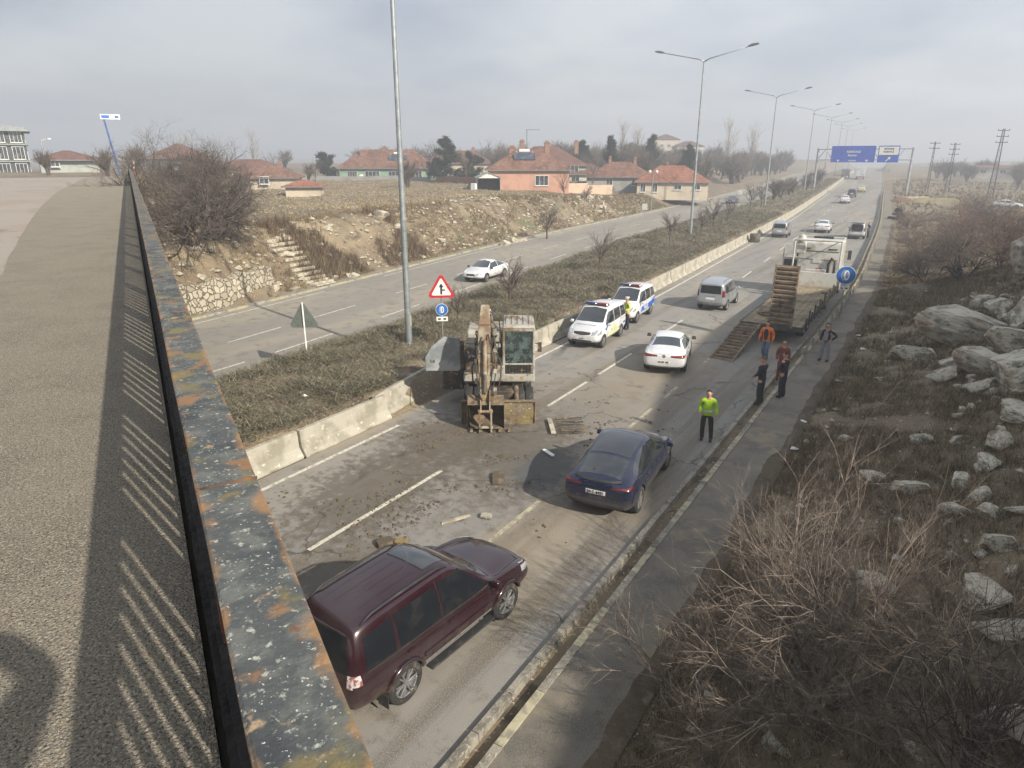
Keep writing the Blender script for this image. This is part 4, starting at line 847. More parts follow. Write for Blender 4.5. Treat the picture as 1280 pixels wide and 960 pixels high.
# boom, stick, bucket
bx=-.42
mb=MB(); B=[(bx,1.75,1.75),(bx,1.35,2.55),(bx,.85,3.35),(bx,.30,3.85)]
W_=[.50,.52,.46,.36]; Hh=[.6,.7,.55,.38]
for i in range(3): seg(mb,B[i],B[i+1],W_[i],Hh[i],W_[i+1],Hh[i+1])
mb.tube([(bx-.24,1.75,1.75),(bx+.24,1.75,1.75)],.14,12); mb.tube([(bx-.2,.3,3.82),(bx+.2,.3,3.82)],.10,12)
mb.build('boom',M['xw'],ex,bevel=.03)
mb=MB(); S0=(bx,.22,4.15); S1=(bx-.02,.02,3.5); S2=(bx-.04,-.22,2.6); S3=(bx-.02,-.52,1.05)
seg(mb,S0,S1,.28,.24,.40,.52); seg(mb,S1,S2,.40,.52,.42,.46); seg(mb,S2,S3,.42,.46,.28,.28); mb.tube([(bx-.2,-.52,1.05),(bx+.2,-.52,1.05)],.08,12); mb.build('stick',M['xboom'],ex,bevel=.025)
for (a,b,r,nm) in [((bx,.05,2.2),(bx,.55,3.15),.11,'stick_cylinder'),((bx-.33,1.35,1.6),(bx-.28,1.1,2.5),.09,'boom_cylinder'),((bx+.33,1.35,1.6),(bx+.28,1.1,2.5),.09,'boom_cylinder'),((bx,-.42,3.1),(bx,-.62,2.0),.085,'bucket_cylinder')]:
    mb=MB(); a_=Vector(a);b_=Vector(b); mb.tube([a_,b_],r,14,M['xboom']); mb.tube([b_,b_+(b_-a_)*.55],r*.55,12,M['steel']); mb.build(nm,None,ex,smooth=40)
mb=MB()
for s in (-.15,.15):
    seg(mb,(bx+s,-.60,1.45),(bx+s,-.95,.75),.04,.14,.04,.12); seg(mb,(bx+s,-.55,1.0),(bx+s,-.90,.80),.04,.12,.04,.12); seg(mb,(bx+s*1.3,-.92,.85),(bx+s*1.3,-.86,.05),.06,.20,.05,.16)
mb.tube([(bx-.25,-.93,.8),(bx+.25,-.93,.8)],.05,10); mb.tube([(bx-.25,-.85,.2),(bx+.25,-.85,.2)],.05,10); mb.build('bucket_linkage',M['xboom'],ex,bevel=.01)
mb=MB(); V=[];F=[]; prof=[(-.80,.98),(-.45,1.22),(-.12,1.08),(.02,.72),(-.02,.32),(-.28,.08),(-.62,.05)]
bxl,bxr=-1.02,.20
k=len(prof)
for x in (bxl,bxr):
    for (y,z) in prof: V.append((x,y,z))
pin=[(y*.92-.02,z*.93+.04) for y,z in prof]
for x in (bxl+.05,bxr-.05):
    for (y,z) in pin: V.append((x,y,z))
for i in range(k-1):
    F.append((i,i+1,k+i+1,k+i)); F.append((2*k+i,3*k+i,3*k+i+1,2*k+i+1))
F.append(tuple(range(k))); F.append(tuple(range(k,2*k))[::-1]); F.append(tuple(range(2*k,3*k))[::-1]); F.append(tuple(range(3*k,4*k)))
F+=[(0,k,3*k,2*k),(k-1,2*k+k-1,3*k+k-1,2*k-1)]
mb.add(V,F)
mb.build('bucket',M['xb'],ex,bevel=.012)
for i in range(5):
    mb=MB(); mb.box((bxl+.12+i*.32,-.74,.07),(.11,.26,.07),taper=.7); mb.build('bucket_tooth',M['xb'],ex)
random.seed(3)
for pts,r in [([(bx+.2,1.5,2.1),(bx+.42,1.1,2.9),(bx+.36,.7,3.3),(bx+.22,.2,3.2),(bx+.22,-.1,2.7)],.022),([(bx+.2,1.5,2.2),(bx+.5,1.0,2.6),(bx+.44,.5,3.1),(bx+.25,.1,2.9)],.02),([(bx-.2,1.5,2.1),(bx-.36,.9,3.0),(bx-.25,.1,3.2),(bx-.22,-.2,2.5),(bx-.2,-.5,1.7)],.022),([(bx+.28,-.1,3.2),(bx+.40,-.35,2.5),(bx+.28,-.5,1.6),(bx+.18,-.7,1.3)],.018),([(bx+.2,.3,3.6),(bx+.48,.2,3.2),(bx+.38,-.1,2.6)],.018)]:
    P=[Vector(p) for p in pts]; Q=[]
    for i in range(len(P)-1):
        for t in (0,.33,.66): 
            p0=P[max(0,i-1)];p1=P[i];p2=P[i+1];p3=P[min(len(P)-1,i+2)]
            Q.append(.5*((2*p1)+(p2-p0)*t+(2*p0-5*p1+4*p2-p3)*t*t+(3*p1-p0-3*p2+p3)*t**3))
    Q.append(P[-1]); mb=MB(); mb.tube(Q,r,7); mb.build('hydraulic_hose',M['hose'],ex,smooth=True)
for pts,r in [([(bx-.1,-.35,3.2),(bx-.3,-.75,2.4),(bx-.22,-.8,1.5),(bx-.12,-.8,1.1)],.025),([(bx+.1,-.35,3.3),(bx+.28,-.8,2.6),(bx+.2,-.85,1.8),(bx+.1,-.75,1.4)],.022),([(bx+.3,.9,2.4),(bx+.52,.6,2.0),(bx+.5,.3,1.6),(bx+.4,.1,1.2)],.03),([(bx-.3,.9,2.3),(bx-.5,.5,1.9),(bx-.45,.2,1.4)],.03),([(bx+.1,.1,4.0),(bx+.45,.2,3.7),(bx+.5,.4,3.2),(bx+.35,.7,2.7)],.022)]:
    mb=MB(); mb.tube(pts,r,7); mb.build('hydraulic_hose',M['hose'],ex,smooth=True)
for q in range(7):
    mb=MB(); mb.box((bx+(-.3 if q%2 else .32),-.1-.07*q,3.3-.32*q),(.12,.16,.20),rot=Matrix.Rotation(.3*q,3,'X')); mb.build('pipe_clamp',M['xd'] if q%2 else M['xw'],ex,bevel=.02)
mb=MB(); mb.box((bx+.4,.5,3.0),(.16,.3,.3)); mb.box((bx+.32,.9,2.5),(.1,.2,.5)); mb.box((bx+.4,.25,2.75),(.2,.1,.12)); mb.build('work_light_bracket',M['xw'],ex,bevel=.02)
for v_ in [(-1.0,.95,2.45),(-1.1,1.0,2.35)][:1]:
    mb=MB(); mb.box((0,0,0),(.32,.12,.2)); o=mb.build('work_light',M['xw'],ex,bevel=.03); o.location=v_; o.rotation_euler=(.2,.5,.3)
# ---------------------------------------------------------------- low loader tow truck
tk=empty('tow_truck','white tow truck with empty muddy flat bed, one loading ramp lowered and the other upright','truck',(-6.6,34.9,.005),R(.6))
tk.scale=(1.07,1,1.0)
M['wood']=mat('muddy_timber_bed',rgb('#83755c'),.93,spots=[(rgb('#665947'),.7,.45,.62,7),(rgb('#9b8b6c'),2.5,.52,.66,6),(rgb('#4f4535'),3.2,.60,.70,7,(4,.5,1))],bump=.9,bscale=10)
M['ramp']=mat('muddy_ramp_steel',rgb('#71614f'),.9,spots=[(rgb('#8c7c66'),2.2,.45,.6,7),(rgb('#4a3430'),3,.55,.68,6),(rgb('#9a8a72'),7,.62,.7,6)],bump=.6,bscale=22)
M['tkw']=mat('truck_cab_white',rgb('#c2c0b8'),.4,spots=[(rgb('#a39e90'),1.5,.45,.65,7),(rgb('#7e786b'),4,.62,.74,7)],coat=.3)
M['tkdk']=mat('truck_frame_dark',(.03,.028,.026),.7,spots=[((.10,.085,.065),3,.45,.65,6)])
mb=MB()
random.seed(9)
for i in range(9): mb.box((-1.22+.305*i,6.3,.90),(.285,12.6,.06))
mb.build('bed_floor',M['wood'],tk)
mb=MB(); mb.box((-1.37,6.3,.86),(.09,12.8,.2)); mb.box((1.37,6.3,.86),(.09,12.8,.2)); mb.box((0,-.08,.84),(2.8,.14,.24)); mb.box((0,6.3,.70),(1.0,12.4,.3)); mb.build('bed_frame',M['tkdk'],tk,bevel=.01)
mb=MB(); mb.box((0,12.68,1.35),(2.7,.12,.9)); 
mb.build('headboard',M['tkw'],tk,bevel=.02)
for i,y in enumerate(np.linspace(.6,11.8,14)):
    mb=MB(); mb.box((1.45,y,1.15 if i%2 else 1.05),(.07,.09,.75 if i%2 else .5)); mb.build('stake',M['tkdk'] if i<8 else mat('stake_yellow',rgb('#9a8a50'),.8,spots=[(rgb('#6d6146'),4,.45,.6)]) if i==8 else (M['tkdk'] if i<8 else M['wood']),tk)
def ramp(ang,x,y,z,nm='loading_ramp',ln=4.3,w=.95):
    mb=MB()
    for s in (-1,1): mb.box((s*w/2,ln/2,0),(.07,ln,.16))
    k=13
    for i in range(k): mb.box((0,.15+(ln-.3)*i/(k-1),.03),(w-.04,.12,.10),rot=Matrix.Rotation(.35,3,'X'))
    mb.box((0,ln/2,-.04),(w-.08,ln*.98,.03))
    o=mb.build(nm,M['ramp'],tk,bevel=.008); o.location=(x,y,z); o.rotation_euler=(ang,0,R(180) if ang>-1 and ang<1 else 0); return o
o=ramp(0,-.90,-.15,.86); o.rotation_euler=(R(-12.2),0,R(180-3)); o['label']='lowered loading ramp resting on the asphalt'
o=ramp(0,.42,-.12,.90,ln=3.0,w=1.0); o.rotation_euler=(R(84),0,0); o['label']='raised loading ramp standing upright with red brown cross bars'
mb=MB(); mb.tube([(-1.0,2.1,.98),(-.5,2.6,1.03),(.1,2.2,1.0),(-.3,1.8,.99),(-.9,1.9,.98)],.06,7); mb.box((-.2,2.8,1.0),(.9,.25,.06),rot=Matrix.Rotation(.5,3,'Z')); mb.build('mud_lump',M['xb'],tk)
for y in (2.3,3.5,10.2,15.6,):
    for s in (-1,1): wheel(tk,s*1.02,y if y<15 else 16.3,.40 if y<5 else .50,.34,s,8,M['tkw'])
mb=MB(); mb.box((0,14.6,.75),(1.0,5.4,.35)); mb.build('chassis',M['tkdk'],tk)
# cab
cyb=14.0
mb=MB(); mb.prism([(cyb,1.0),(cyb+2.35,1.0),(cyb+2.42,1.9),(cyb+2.2,3.25),(cyb+1.9,3.62),(cyb+.1,3.62),(cyb,3.5)],-1.22,1.22,'x'); mb.build('cab',M['tkw'],tk,bevel=.09,seg=3,smooth=40)
mb=MB(); mb.box((0,cyb-.012,2.98),(2.2,.02,.03)); mb.box((0,cyb-.012,2.45),(2.2,.02,.02)); mb.build('panel_gap',M['seam'],tk)
for x in (-.75,.75):
    mb=MB(); mb.box((x,cyb-.02,3.15),(.5,.04,.05)); mb.build('cab_vent',M['black'],tk)
mb=MB(); mb.box((-.1,cyb-.02,2.35),(.45,.03,.28)); mb.build('rear_plate_panel',M['tkw'],tk)
mb=MB(); mb.box((.1,cyb-.025,1.85),(.3,.03,.12)); mb.build('red_emblem',mat('cab_red',rgb('#a8452e'),.5,spots=[(rgb('#c98f7c'),9,.5,.6)]),tk)
mb=MB(); mb.box((0,cyb-.02,1.38),(2.4,.03,.26)); mb.build('red_stripe',mat('dull_red_stripe',rgb('#96504a'),.5,spots=[(rgb('#b98f86'),2.5,.45,.6)]),tk)
mb=MB(); mb.tube([(.95,cyb-.15,1.5),(.95,cyb-.15,2.4),(.75,cyb-.12,2.6),(.6,cyb-.1,2.2),(.6,cyb-.1,1.6)],.07,10); mb.build('air_intake_pipe',M['black'],tk,smooth=True)
# box on the bed front (tool frame) and frame over the cab
mb=MB()
for x in (-1.3,1.3): mb.tube([(x,12.9,1.0),(x,12.9,3.78)],.05,8)
mb.tube([(-1.3,12.9,3.78),(1.3,12.9,3.78)],.06,8); 
for x in (-1.3,1.3): mb.tube([(x,12.9,3.78),(x,14.6,3.85)],.04,8)
mb.tube([(-1.3,14.6,3.85),(1.3,14.6,3.85)],.04,8)
mb.build('cab_guard_frame',M['tkw'],tk,smooth=40)
mb=MB(); mb.box((-.98,13.3,3.25),(.55,.35,.75)); mb.lathe([(0,.0001),(0,.26),(.2,.26),(.4,.18),(.5,.0001)],16,'z',(-.98,13.3,3.62)); mb.build('air_filter',M['tkw'],tk,bevel=.05)
mb=MB(); mb.box((.1,14.3,3.85),(1.1,.3,.12)); mb.build('light_bar',M['black'],tk,bevel=.02)
mb=MB(); mb.box((0,13.3,1.45),(1.5,.7,.2)); mb.box((0,13.3,1.75),(1.1,.3,.3)); mb.build('winch_frame',M['tkw'],tk,bevel=.02)
dr_=MB(); dr_.box((-.62,0,1.9),(1.1,.07,.75)); do=dr_.build('door',M['tkw'],tk,bevel=.03)
do.location=(-1.2,cyb+1.85,0); do.rotation_euler=(0,0,R(12))
mb=MB()
for x,w_ in ((-1.14,.06),(-.10,.06)): mb.box((x,0,2.72),(w_,.06,.9))
mb.box((-.62,0,3.16),(1.1,.06,.06)); mb.build('window_frame',M['tkw'],do)
mb=MB(); mb.box((-.62,-.05,1.85),(.9,.03,.55)); mb.build('door_lining',M['black'],do)
for s in (-1,1):
    mb=MB(); mb.box((s*1.5,cyb+2.1,2.6),(.2,.12,.6)); mb.tube([(s*1.2,cyb+2.1,2.8),(s*1.45,cyb+2.1,2.8)],.02,6); mb.build('mirror',M['black'],tk,bevel=.03)
# orange barrel on barrier etc: rusty drum beside the distant minivan
M['drum']=mat('dark_rubber_drum',rgb('#5d5747'),.9,spots=[(rgb('#3d3930'),3,.45,.6)])
mb=MB(); mb.lathe([(0,.0001),(0,.5),(.1,.55),(.8,.55),(.9,.5),(.9,.0001)],20,'z'); o=mb.build('drum',M['drum'],None,smooth=40); o.location=(-17.55,78.5,.02); tag(o,'squat dark drum standing at the foot of the median barrier behind the farther silver minivan','drum')
# ---------------------------------------------------------------- road furniture
M['galv']=mat('galvanised_steel',rgb('#8f9596'),.45,metal=.55,spots=[(rgb('#a7acab'),1.5,.45,.65,5),(rgb('#777b7a'),9,.55,.7,4)])
M['galv2']=mat('dull_guardrail_steel',rgb('#a39d8e'),.55,metal=.3,spots=[(rgb('#8a8270'),1.2,.45,.65,6),(rgb('#7d6c55'),6,.62,.72,6)])
M['signw']=mat('sign_white',rgb('#d9d9d2'),.5,spots=[(rgb('#bdbcb2'),5,.5,.7)])
M['signr']=mat('sign_red',rgb('#b3252a'),.45,spots=[(rgb('#98262a'),5,.5,.7)])
M['signb']=mat('sign_blue',rgb('#1f5fa8'),.45,spots=[(rgb('#2a6ab0'),4,.5,.7)])
M['gblue']=mat('gantry_blue',rgb('#1d46a6'),.45,spots=[(rgb('#2450ae'),.6,.45,.7)])
def lamp(label,x,y,h=17.2):
    t=empty('street_lamp',label,'street lamp',(x,y,Tz(x,y)-.05),0,'tall twin-arm street lamps along the median')
    mb=MB(); mb.tube([(0,0,0),(0,0,1.2),(0,0,h*.5),(0,0,h)],[.15,.145,.11,.075],14); mb.build('pole',M['galv'],t,smooth=40)
    mb=MB(); mb.box((0,0,.04),(.42,.42,.05)); mb.build('base_plate',M['galv'],t,bevel=.01)
    mb=MB(); mb.box((.13,0,1.1),(.03,.14,.5)); mb.build('access_door',M['galv2'],t)
    for s in (-1,1):
        mb=MB(); mb.tube([(0,0,h-.05),(s*.5,0,h+.22),(s*4.3,0,h+1.05)],[.065,.055,.035],10); mb.build('arm',M['galv'],t,smooth=True)
        mb=MB(); mb.prism([(s*4.2,1.0),(s*4.2,1.14),(s*4.6,1.28),(s*5.15,1.30),(s*5.2,1.20),(s*4.9,1.10)],-.16,.16,'y'); o=mb.build('lamp_head',M['grey'],t,bevel=.03); o.location=(0,0,h)
    return t
LP=[('nearest twin-arm street lamp, whose thick pole rises out of the picture at the left',-19.9,23.1),('second street lamp, standing in the shrubs beyond the first two bare saplings',-23.2,73.5)]
lamp0=lamp(*LP[0]); 
names=['third street lamp from the bridge, between the second lamp and the gantry','fourth street lamp from the bridge, just left of the gantry leg','fifth street lamp from the bridge, right behind the gantry leg','sixth street lamp, faint in the haze above the blue sign','seventh street lamp, very faint above the blue sign','eighth street lamp, the faintest one near the road crest']
def lampcopy(label,x,y):
    o=dup(lamp0); o['label']=label; o.location=(x,y,Tz(x,y)-.05); return o
lampcopy(*LP[1])
for nm,(y,x) in zip(names,((123,-26.5),(171,-28.6),(221,-32.2),(271,-36.0),(321,-40.2),(371,-44))): lampcopy(nm,x,y)
def face(t,x,y): t.rotation_euler=(0,0,0)
def tri_poly(s,r=.12):
    P=[]; 
    for k in range(3):
        a=R(90+120*k); c=Vector((math.cos(a),math.sin(a)))*(s/math.sqrt(3)-r*1.2)
        for q in (-50,-25,0,25,50): b=a+R(q); P.append((c.x+math.cos(b)*r,c.y+math.sin(b)*r))
    return P
def disc(mb,r,y,th,m,c=(0,0),n=40,z=0): mb.prism([(c[0]+math.cos(2*math.pi*k/n)*r,c[1]+math.sin(2*math.pi*k/n)*r) for k in range(n)],y-th,y,'y',m)
def chain_sign(par,z,r=.34,zp=None):
    # blue round sign with white tyre-and-chain symbol, faces local -Y
    mb=MB(); disc(mb,r,0,.012,M['signw']); o=mb.build('round_plate',None,par); o.location=(0,-.05,z)
    mb=MB(); disc(mb,r*.94,0,.006,M['signb']); q=mb.build('blue_face',None,o); q.location=(0,-.0125,0)
    mb=MB(); n=30
    E=[(math.cos(2*math.pi*k/n)*r*.30+r*.06,math.sin(2*math.pi*k/n)*r*.56) for k in range(n)]
    E2=[(math.cos(2*math.pi*k/n)*r*.13+r*.10,math.sin(2*math.pi*k/n)*r*.36) for k in range(n)]
    V=[(a,0,b) for a,b in E+E2]; F=[(k,(k+1)%n,n+(k+1)%n,n+k) for k in range(n)]; mb.add(V,F)
    for k in range(11):
        a=R(115+130*k/10); mb.box((math.cos(a)*r*.44+r*.02,0,math.sin(a)*r*.60),(r*.13,.001,r*.05),rot=Matrix.Rotation(-a,3,'Y'))
    mb.tube([(r*.10,0,-r*.22),(r*.10,0,r*.22)],r*.03,6)
    w=mb.build('tyre_symbol',M['signw'],o); w.location=(0,-.021,0)
    mb=MB(); mb.box((0,-.05,zp or z-r-.15),(.50,.014,.20)); pl=mb.build('lower_plate',M['signw'],par)
    for x in (-.12,.12):
        mb=MB(); mb.box((x,-.0605,zp or z-r-.15),(.13,.004,.08)); mb.build('plate_symbol',M['ink'],pl)
# merge warning sign
t=empty('road_sign','red-bordered triangular warning sign above a small round blue sign, beside the excavator','road sign',(-18.35,23.6,.7),R(38))
mb=MB(); mb.tube([(0,0,0),(0,0,3.2)],.035,10); mb.build('post',M['galv'],t,smooth=40)
mb=MB(); mb.prism(tri_poly(1.12),-.058,-.04,'y'); o=mb.build('triangle_plate',M['signr'],t); o.location=(0,0,2.62)
mb=MB(); mb.prism(tri_poly(.84,.05),-.066,-.0585,'y'); w=mb.build('white_face',M['signw'],o)
mb=MB(); mb.box((0,-.069,-.02),(.085,.005,.40)); mb.prism([(-.11,.10),(.11,.10),(0,.27)],-.0715,-.0665,'y'); mb.box((.09,-.0688,-.03),(.16,.004,.06)); mb.build('junction_arrow',M['ink'],w)
chain_sign(t,1.72,.27,1.30)
# back of warning sign
t=empty('road_sign','back of a grey triangular sign on a thin pole beside the opposite carriageway','road sign',(-22.15,19.1,.35),R(-146))
mb=MB(); mb.tube([(0,0,0),(0,0,2.75)],.035,10); mb.build('post',M['signw'],t,smooth=40)
mb=MB(); mb.prism(tri_poly(1.15),-.055,-.038,'y'); o=mb.build('triangle_plate',mat('dull_green_grey_back',rgb('#5d635e'),.6,spots=[(rgb('#4e544f'),3,.45,.65)]),t); o.location=(0,0,2.05)
mb=MB(); mb.prism(tri_poly(.95,.05),-.064,-.0555,'y'); mb.build('white_face',M['signw'],o)
# chain sign at guard rail
t=empty('road_sign','large round blue sign with a white tyre symbol, on a post by the guard rail','road sign',(-4.38,43.0,.03),R(8))
mb=MB(); mb.tube([(0,0,0),(0,0,2.8)],.035,10); mb.build('post',M['galv'],t,smooth=40)
chain_sign(t,2.42,.52,1.68)
# guard rail
gr=empty('guard_rail','long pale steel guard rail on short posts between the drain and the footpath','guard rail',(-4.4,32,.03))
ys=[31.9+.0]+[32+2*k for k in range(1,75)]; 
P=[(float(cK(y))-4.38,y,float(Zr(y))) for y in ys]
wv=[(.0,.46),(.035,.50),(.035,.56),(0,.60),(.035,.64),(.035,.70),(0,.74)]
V=[];F=[]
for (x,y,z) in P:
    for (a,b) in wv: V.append((x-a-.05,y,z+b))
for i in range(len(P)-1):
    for j in range(6): F.append((i*7+j,i*7+j+1,(i+1)*7+j+1,(i+1)*7+j))
b=len(V); V+=[(x+.012,y,z) for x,y,z in V]; F+=[tuple(q+b for q in f)[::-1] for f in F]
off=Vector(gr.location); mb=MB(); mb.add([Vector(v)-off for v in V],F); mb.build('rail_beam',M['galv2'],gr,smooth=40)
mb=MB(); mb.lathe([(0,.13),(.32,.13)],12,'z',(0,0,0)); mb.box((.0,-.02,.16),(.07,.3,.32)); o=mb.build('end_piece',M['galv2'],gr); o.location=(-.05,-.1,.44)
for i,(x,y,z) in enumerate(P):
    mb=MB(); mb.box((0,0,.35),(.10,.06,.8)); o=mb.build('post',M['galv2'],gr); o.location=Vector((x+.02,y,z))-off
# gantry
ga=empty('sign_gantry','steel gantry over the road carrying a wide and a narrow blue motorway sign','sign gantry',(-28.6,183,1.55))
gx1=19.6; gz1=-.6; hh=9.35
def leg(x,z0,n): 
    mb=MB(); mb.tube([(x,0,z0),(x,0,hh)],[.30,.24],12); mb.build('leg',M['galv'],ga,smooth=40)
leg(0,0,0); leg(gx1,gz1-.4,1)
mb=MB()
for z in (hh-.25,hh-2.6):
    for y in (-.35,.35): mb.tube([(0,y,z),(gx1,y,z)],.09,8)
for k in range(13):
    x0=gx1*k/12; x1=gx1*(k+1)/12
    if k<12:
        for y in (-.35,.35): mb.tube([(x0,y,hh-.25 if k%2 else hh-2.6),(x1,y,hh-2.6 if k%2 else hh-.25)],.045,6)
mb.build('truss',M['galv'],ga,smooth=40)
def gsign(x0,x1,z0,z1,nm): 
    mb=MB(); mb.box(((x0+x1)/2,-.55,(z0+z1)/2),(x1-x0,.10,z1-z0)); return mb.build(nm,M['gblue'],ga)
s1=gsign(3.0,12.2,hh-3.15,hh+.45,'sign_board'); s2=gsign(12.75,17.0,hh-3.15,hh+.45,'sign_board')
mb=MB(); mb.box((14.87,-.62,hh-.65),(3.9,.03,1.75)); wp=mb.build('white_panel',M['signw'],s2)
def gtext(s,size,x,z,m,par,y=-.625): 
    o=text_mesh(s,size,'lettering',m,par,True,.01); o.rotation_euler=(R(90),0,0); o.location=(x,y,z); return o
gtext('KIRIKKALE',.62,7.7,hh-.85,M['signw'],s1); gtext('Samsun',.62,7.5,hh-1.6,M['signw'],s1); gtext('ANKARA',.42,7.6,hh-2.8,M['signw'],s1)
for x in (4.6,10.6):
    mb=MB(); mb.prism([(x-.35,hh-2.6),(x+.35,hh-2.6),(x,hh-3.05)],-.64,-.61,'y'); mb.build('lane_arrow',M['signw'],s1)
gtext('BEYNAM',.5,14.87,hh-.25,M['ink'],wp,-.65); gtext('KARAALİ',.5,14.87,hh-.85,M['ink'],wp,-.65)
mb=MB(); seg(mb,(14.5,-.63,hh-2.85),(15.2,-.63,hh-2.15),.02,.02,.02,.02); mb.prism([(14.35,hh-2.85),(14.5,hh-3.0),(15.1,hh-2.4),(15.3,hh-2.6),(15.4,hh-1.95),(14.75,hh-2.05),(14.95,hh-2.25)],-.64,-.61,'y'); mb.build('exit_arrow',M['signw'],s2)
# power pylons: lattice poles
M['pyl']=mat('dark_lattice_steel',rgb('#3b3836'),.8,spots=[(rgb('#55504b'),2,.45,.65)])
def pylon(label,x,y,h,w,arms=3):
    t=empty('lattice_pole',label,'power pole',(x,y,Tz(x,y)-.1),R(6),'dark lattice power poles on the right')
    mb=MB(); c=[(-1,-1),(1,-1),(1,1),(-1,1)]
    for a,b in c: mb.tube([(a*w,b*w,0),(a*w*.32,b*w*.32,h)],[.06,.045],4)
    n=12
    for k in range(n):
        f0=1-.68*k/n; f1=1-.68*(k+1)/n
        for i in range(4):
            p=c[i];q=c[(i+1)%4]
            mb.tube([(p[0]*w*f0,p[1]*w*f0,h*k/n),(q[0]*w*f1,q[1]*w*f1,h*(k+1)/n)],.028,3); mb.tube([(p[0]*w*f1,p[1]*w*f1,h*(k+1)/n),(q[0]*w*f1,q[1]*w*f1,h*(k+1)/n)],.028,3)
    mb.build('mast',M['pyl'],t)
    for k in range(arms):
        mb=MB(); z=h-.3-k*1.15; wd=1.05
        mb.tube([(-wd,0,z),(wd,0,z)],.07,5)
        for s in (-1,0,1): mb.tube([(s*wd*.9,0,z),(s*wd*.9,0,z+.3)],.05,6)
        mb.build('cross_arm',M['pyl'],t)
    return t
pylon('nearest and tallest lattice power pole, rising behind the white car on the right',6.7,178,14.0,.52)
pylon('lattice power pole standing between the tallest one and the thin one',-1.4,205,11.6,.45)
pylon('thin lattice power pole closest to the gantry',-5.4,196,11.6,.30,2)
# ---------------------------------------------------------------- people
M['skin']=mat('skin',rgb('#b98a70'),.6,spots=[(rgb('#a67660'),9,.45,.65)])
def skinned(name,J,E_,m,parent,root=0,sub=2,extra=None):
    me=bpy.data.meshes.new(name); me.from_pydata([tuple(j[0]) for j in J],E_,[]); o=link(name,me)
    o.modifiers.new('k','SKIN'); 
    if not me.skin_vertices: 
        bm=bmesh.new(); bm.from_mesh(me); bm.verts.layers.skin.verify(); bm.to_mesh(me); bm.free()
    for i,j in enumerate(J):
        r=j[1]; me.skin_vertices[0].data[i].radius=(r,r) if not hasattr(r,'__len__') else r
        me.skin_vertices[0].data[i].use_root=(i==root)
    s=o.modifiers.new('s','SUBSURF'); s.levels=sub; s.render_levels=sub
    em=evalmesh(o); bpy.data.objects.remove(o)
    if extra:
        bm=bmesh.new(); bm.from_mesh(em); bm2=bpy.data.meshes.new('x'); bm2.from_pydata([tuple(v) for v in extra.v],[],extra.f); bm.from_mesh(bm2); bm.to_mesh(em); bm.free()
    em.materials.clear(); em.materials.append(m); em.polygons.foreach_set('use_smooth',[True]*len(em.polygons)); em.polygons.foreach_set('material_index',[0]*len(em.polygons)); em.name=name
    return link(name,em,parent)
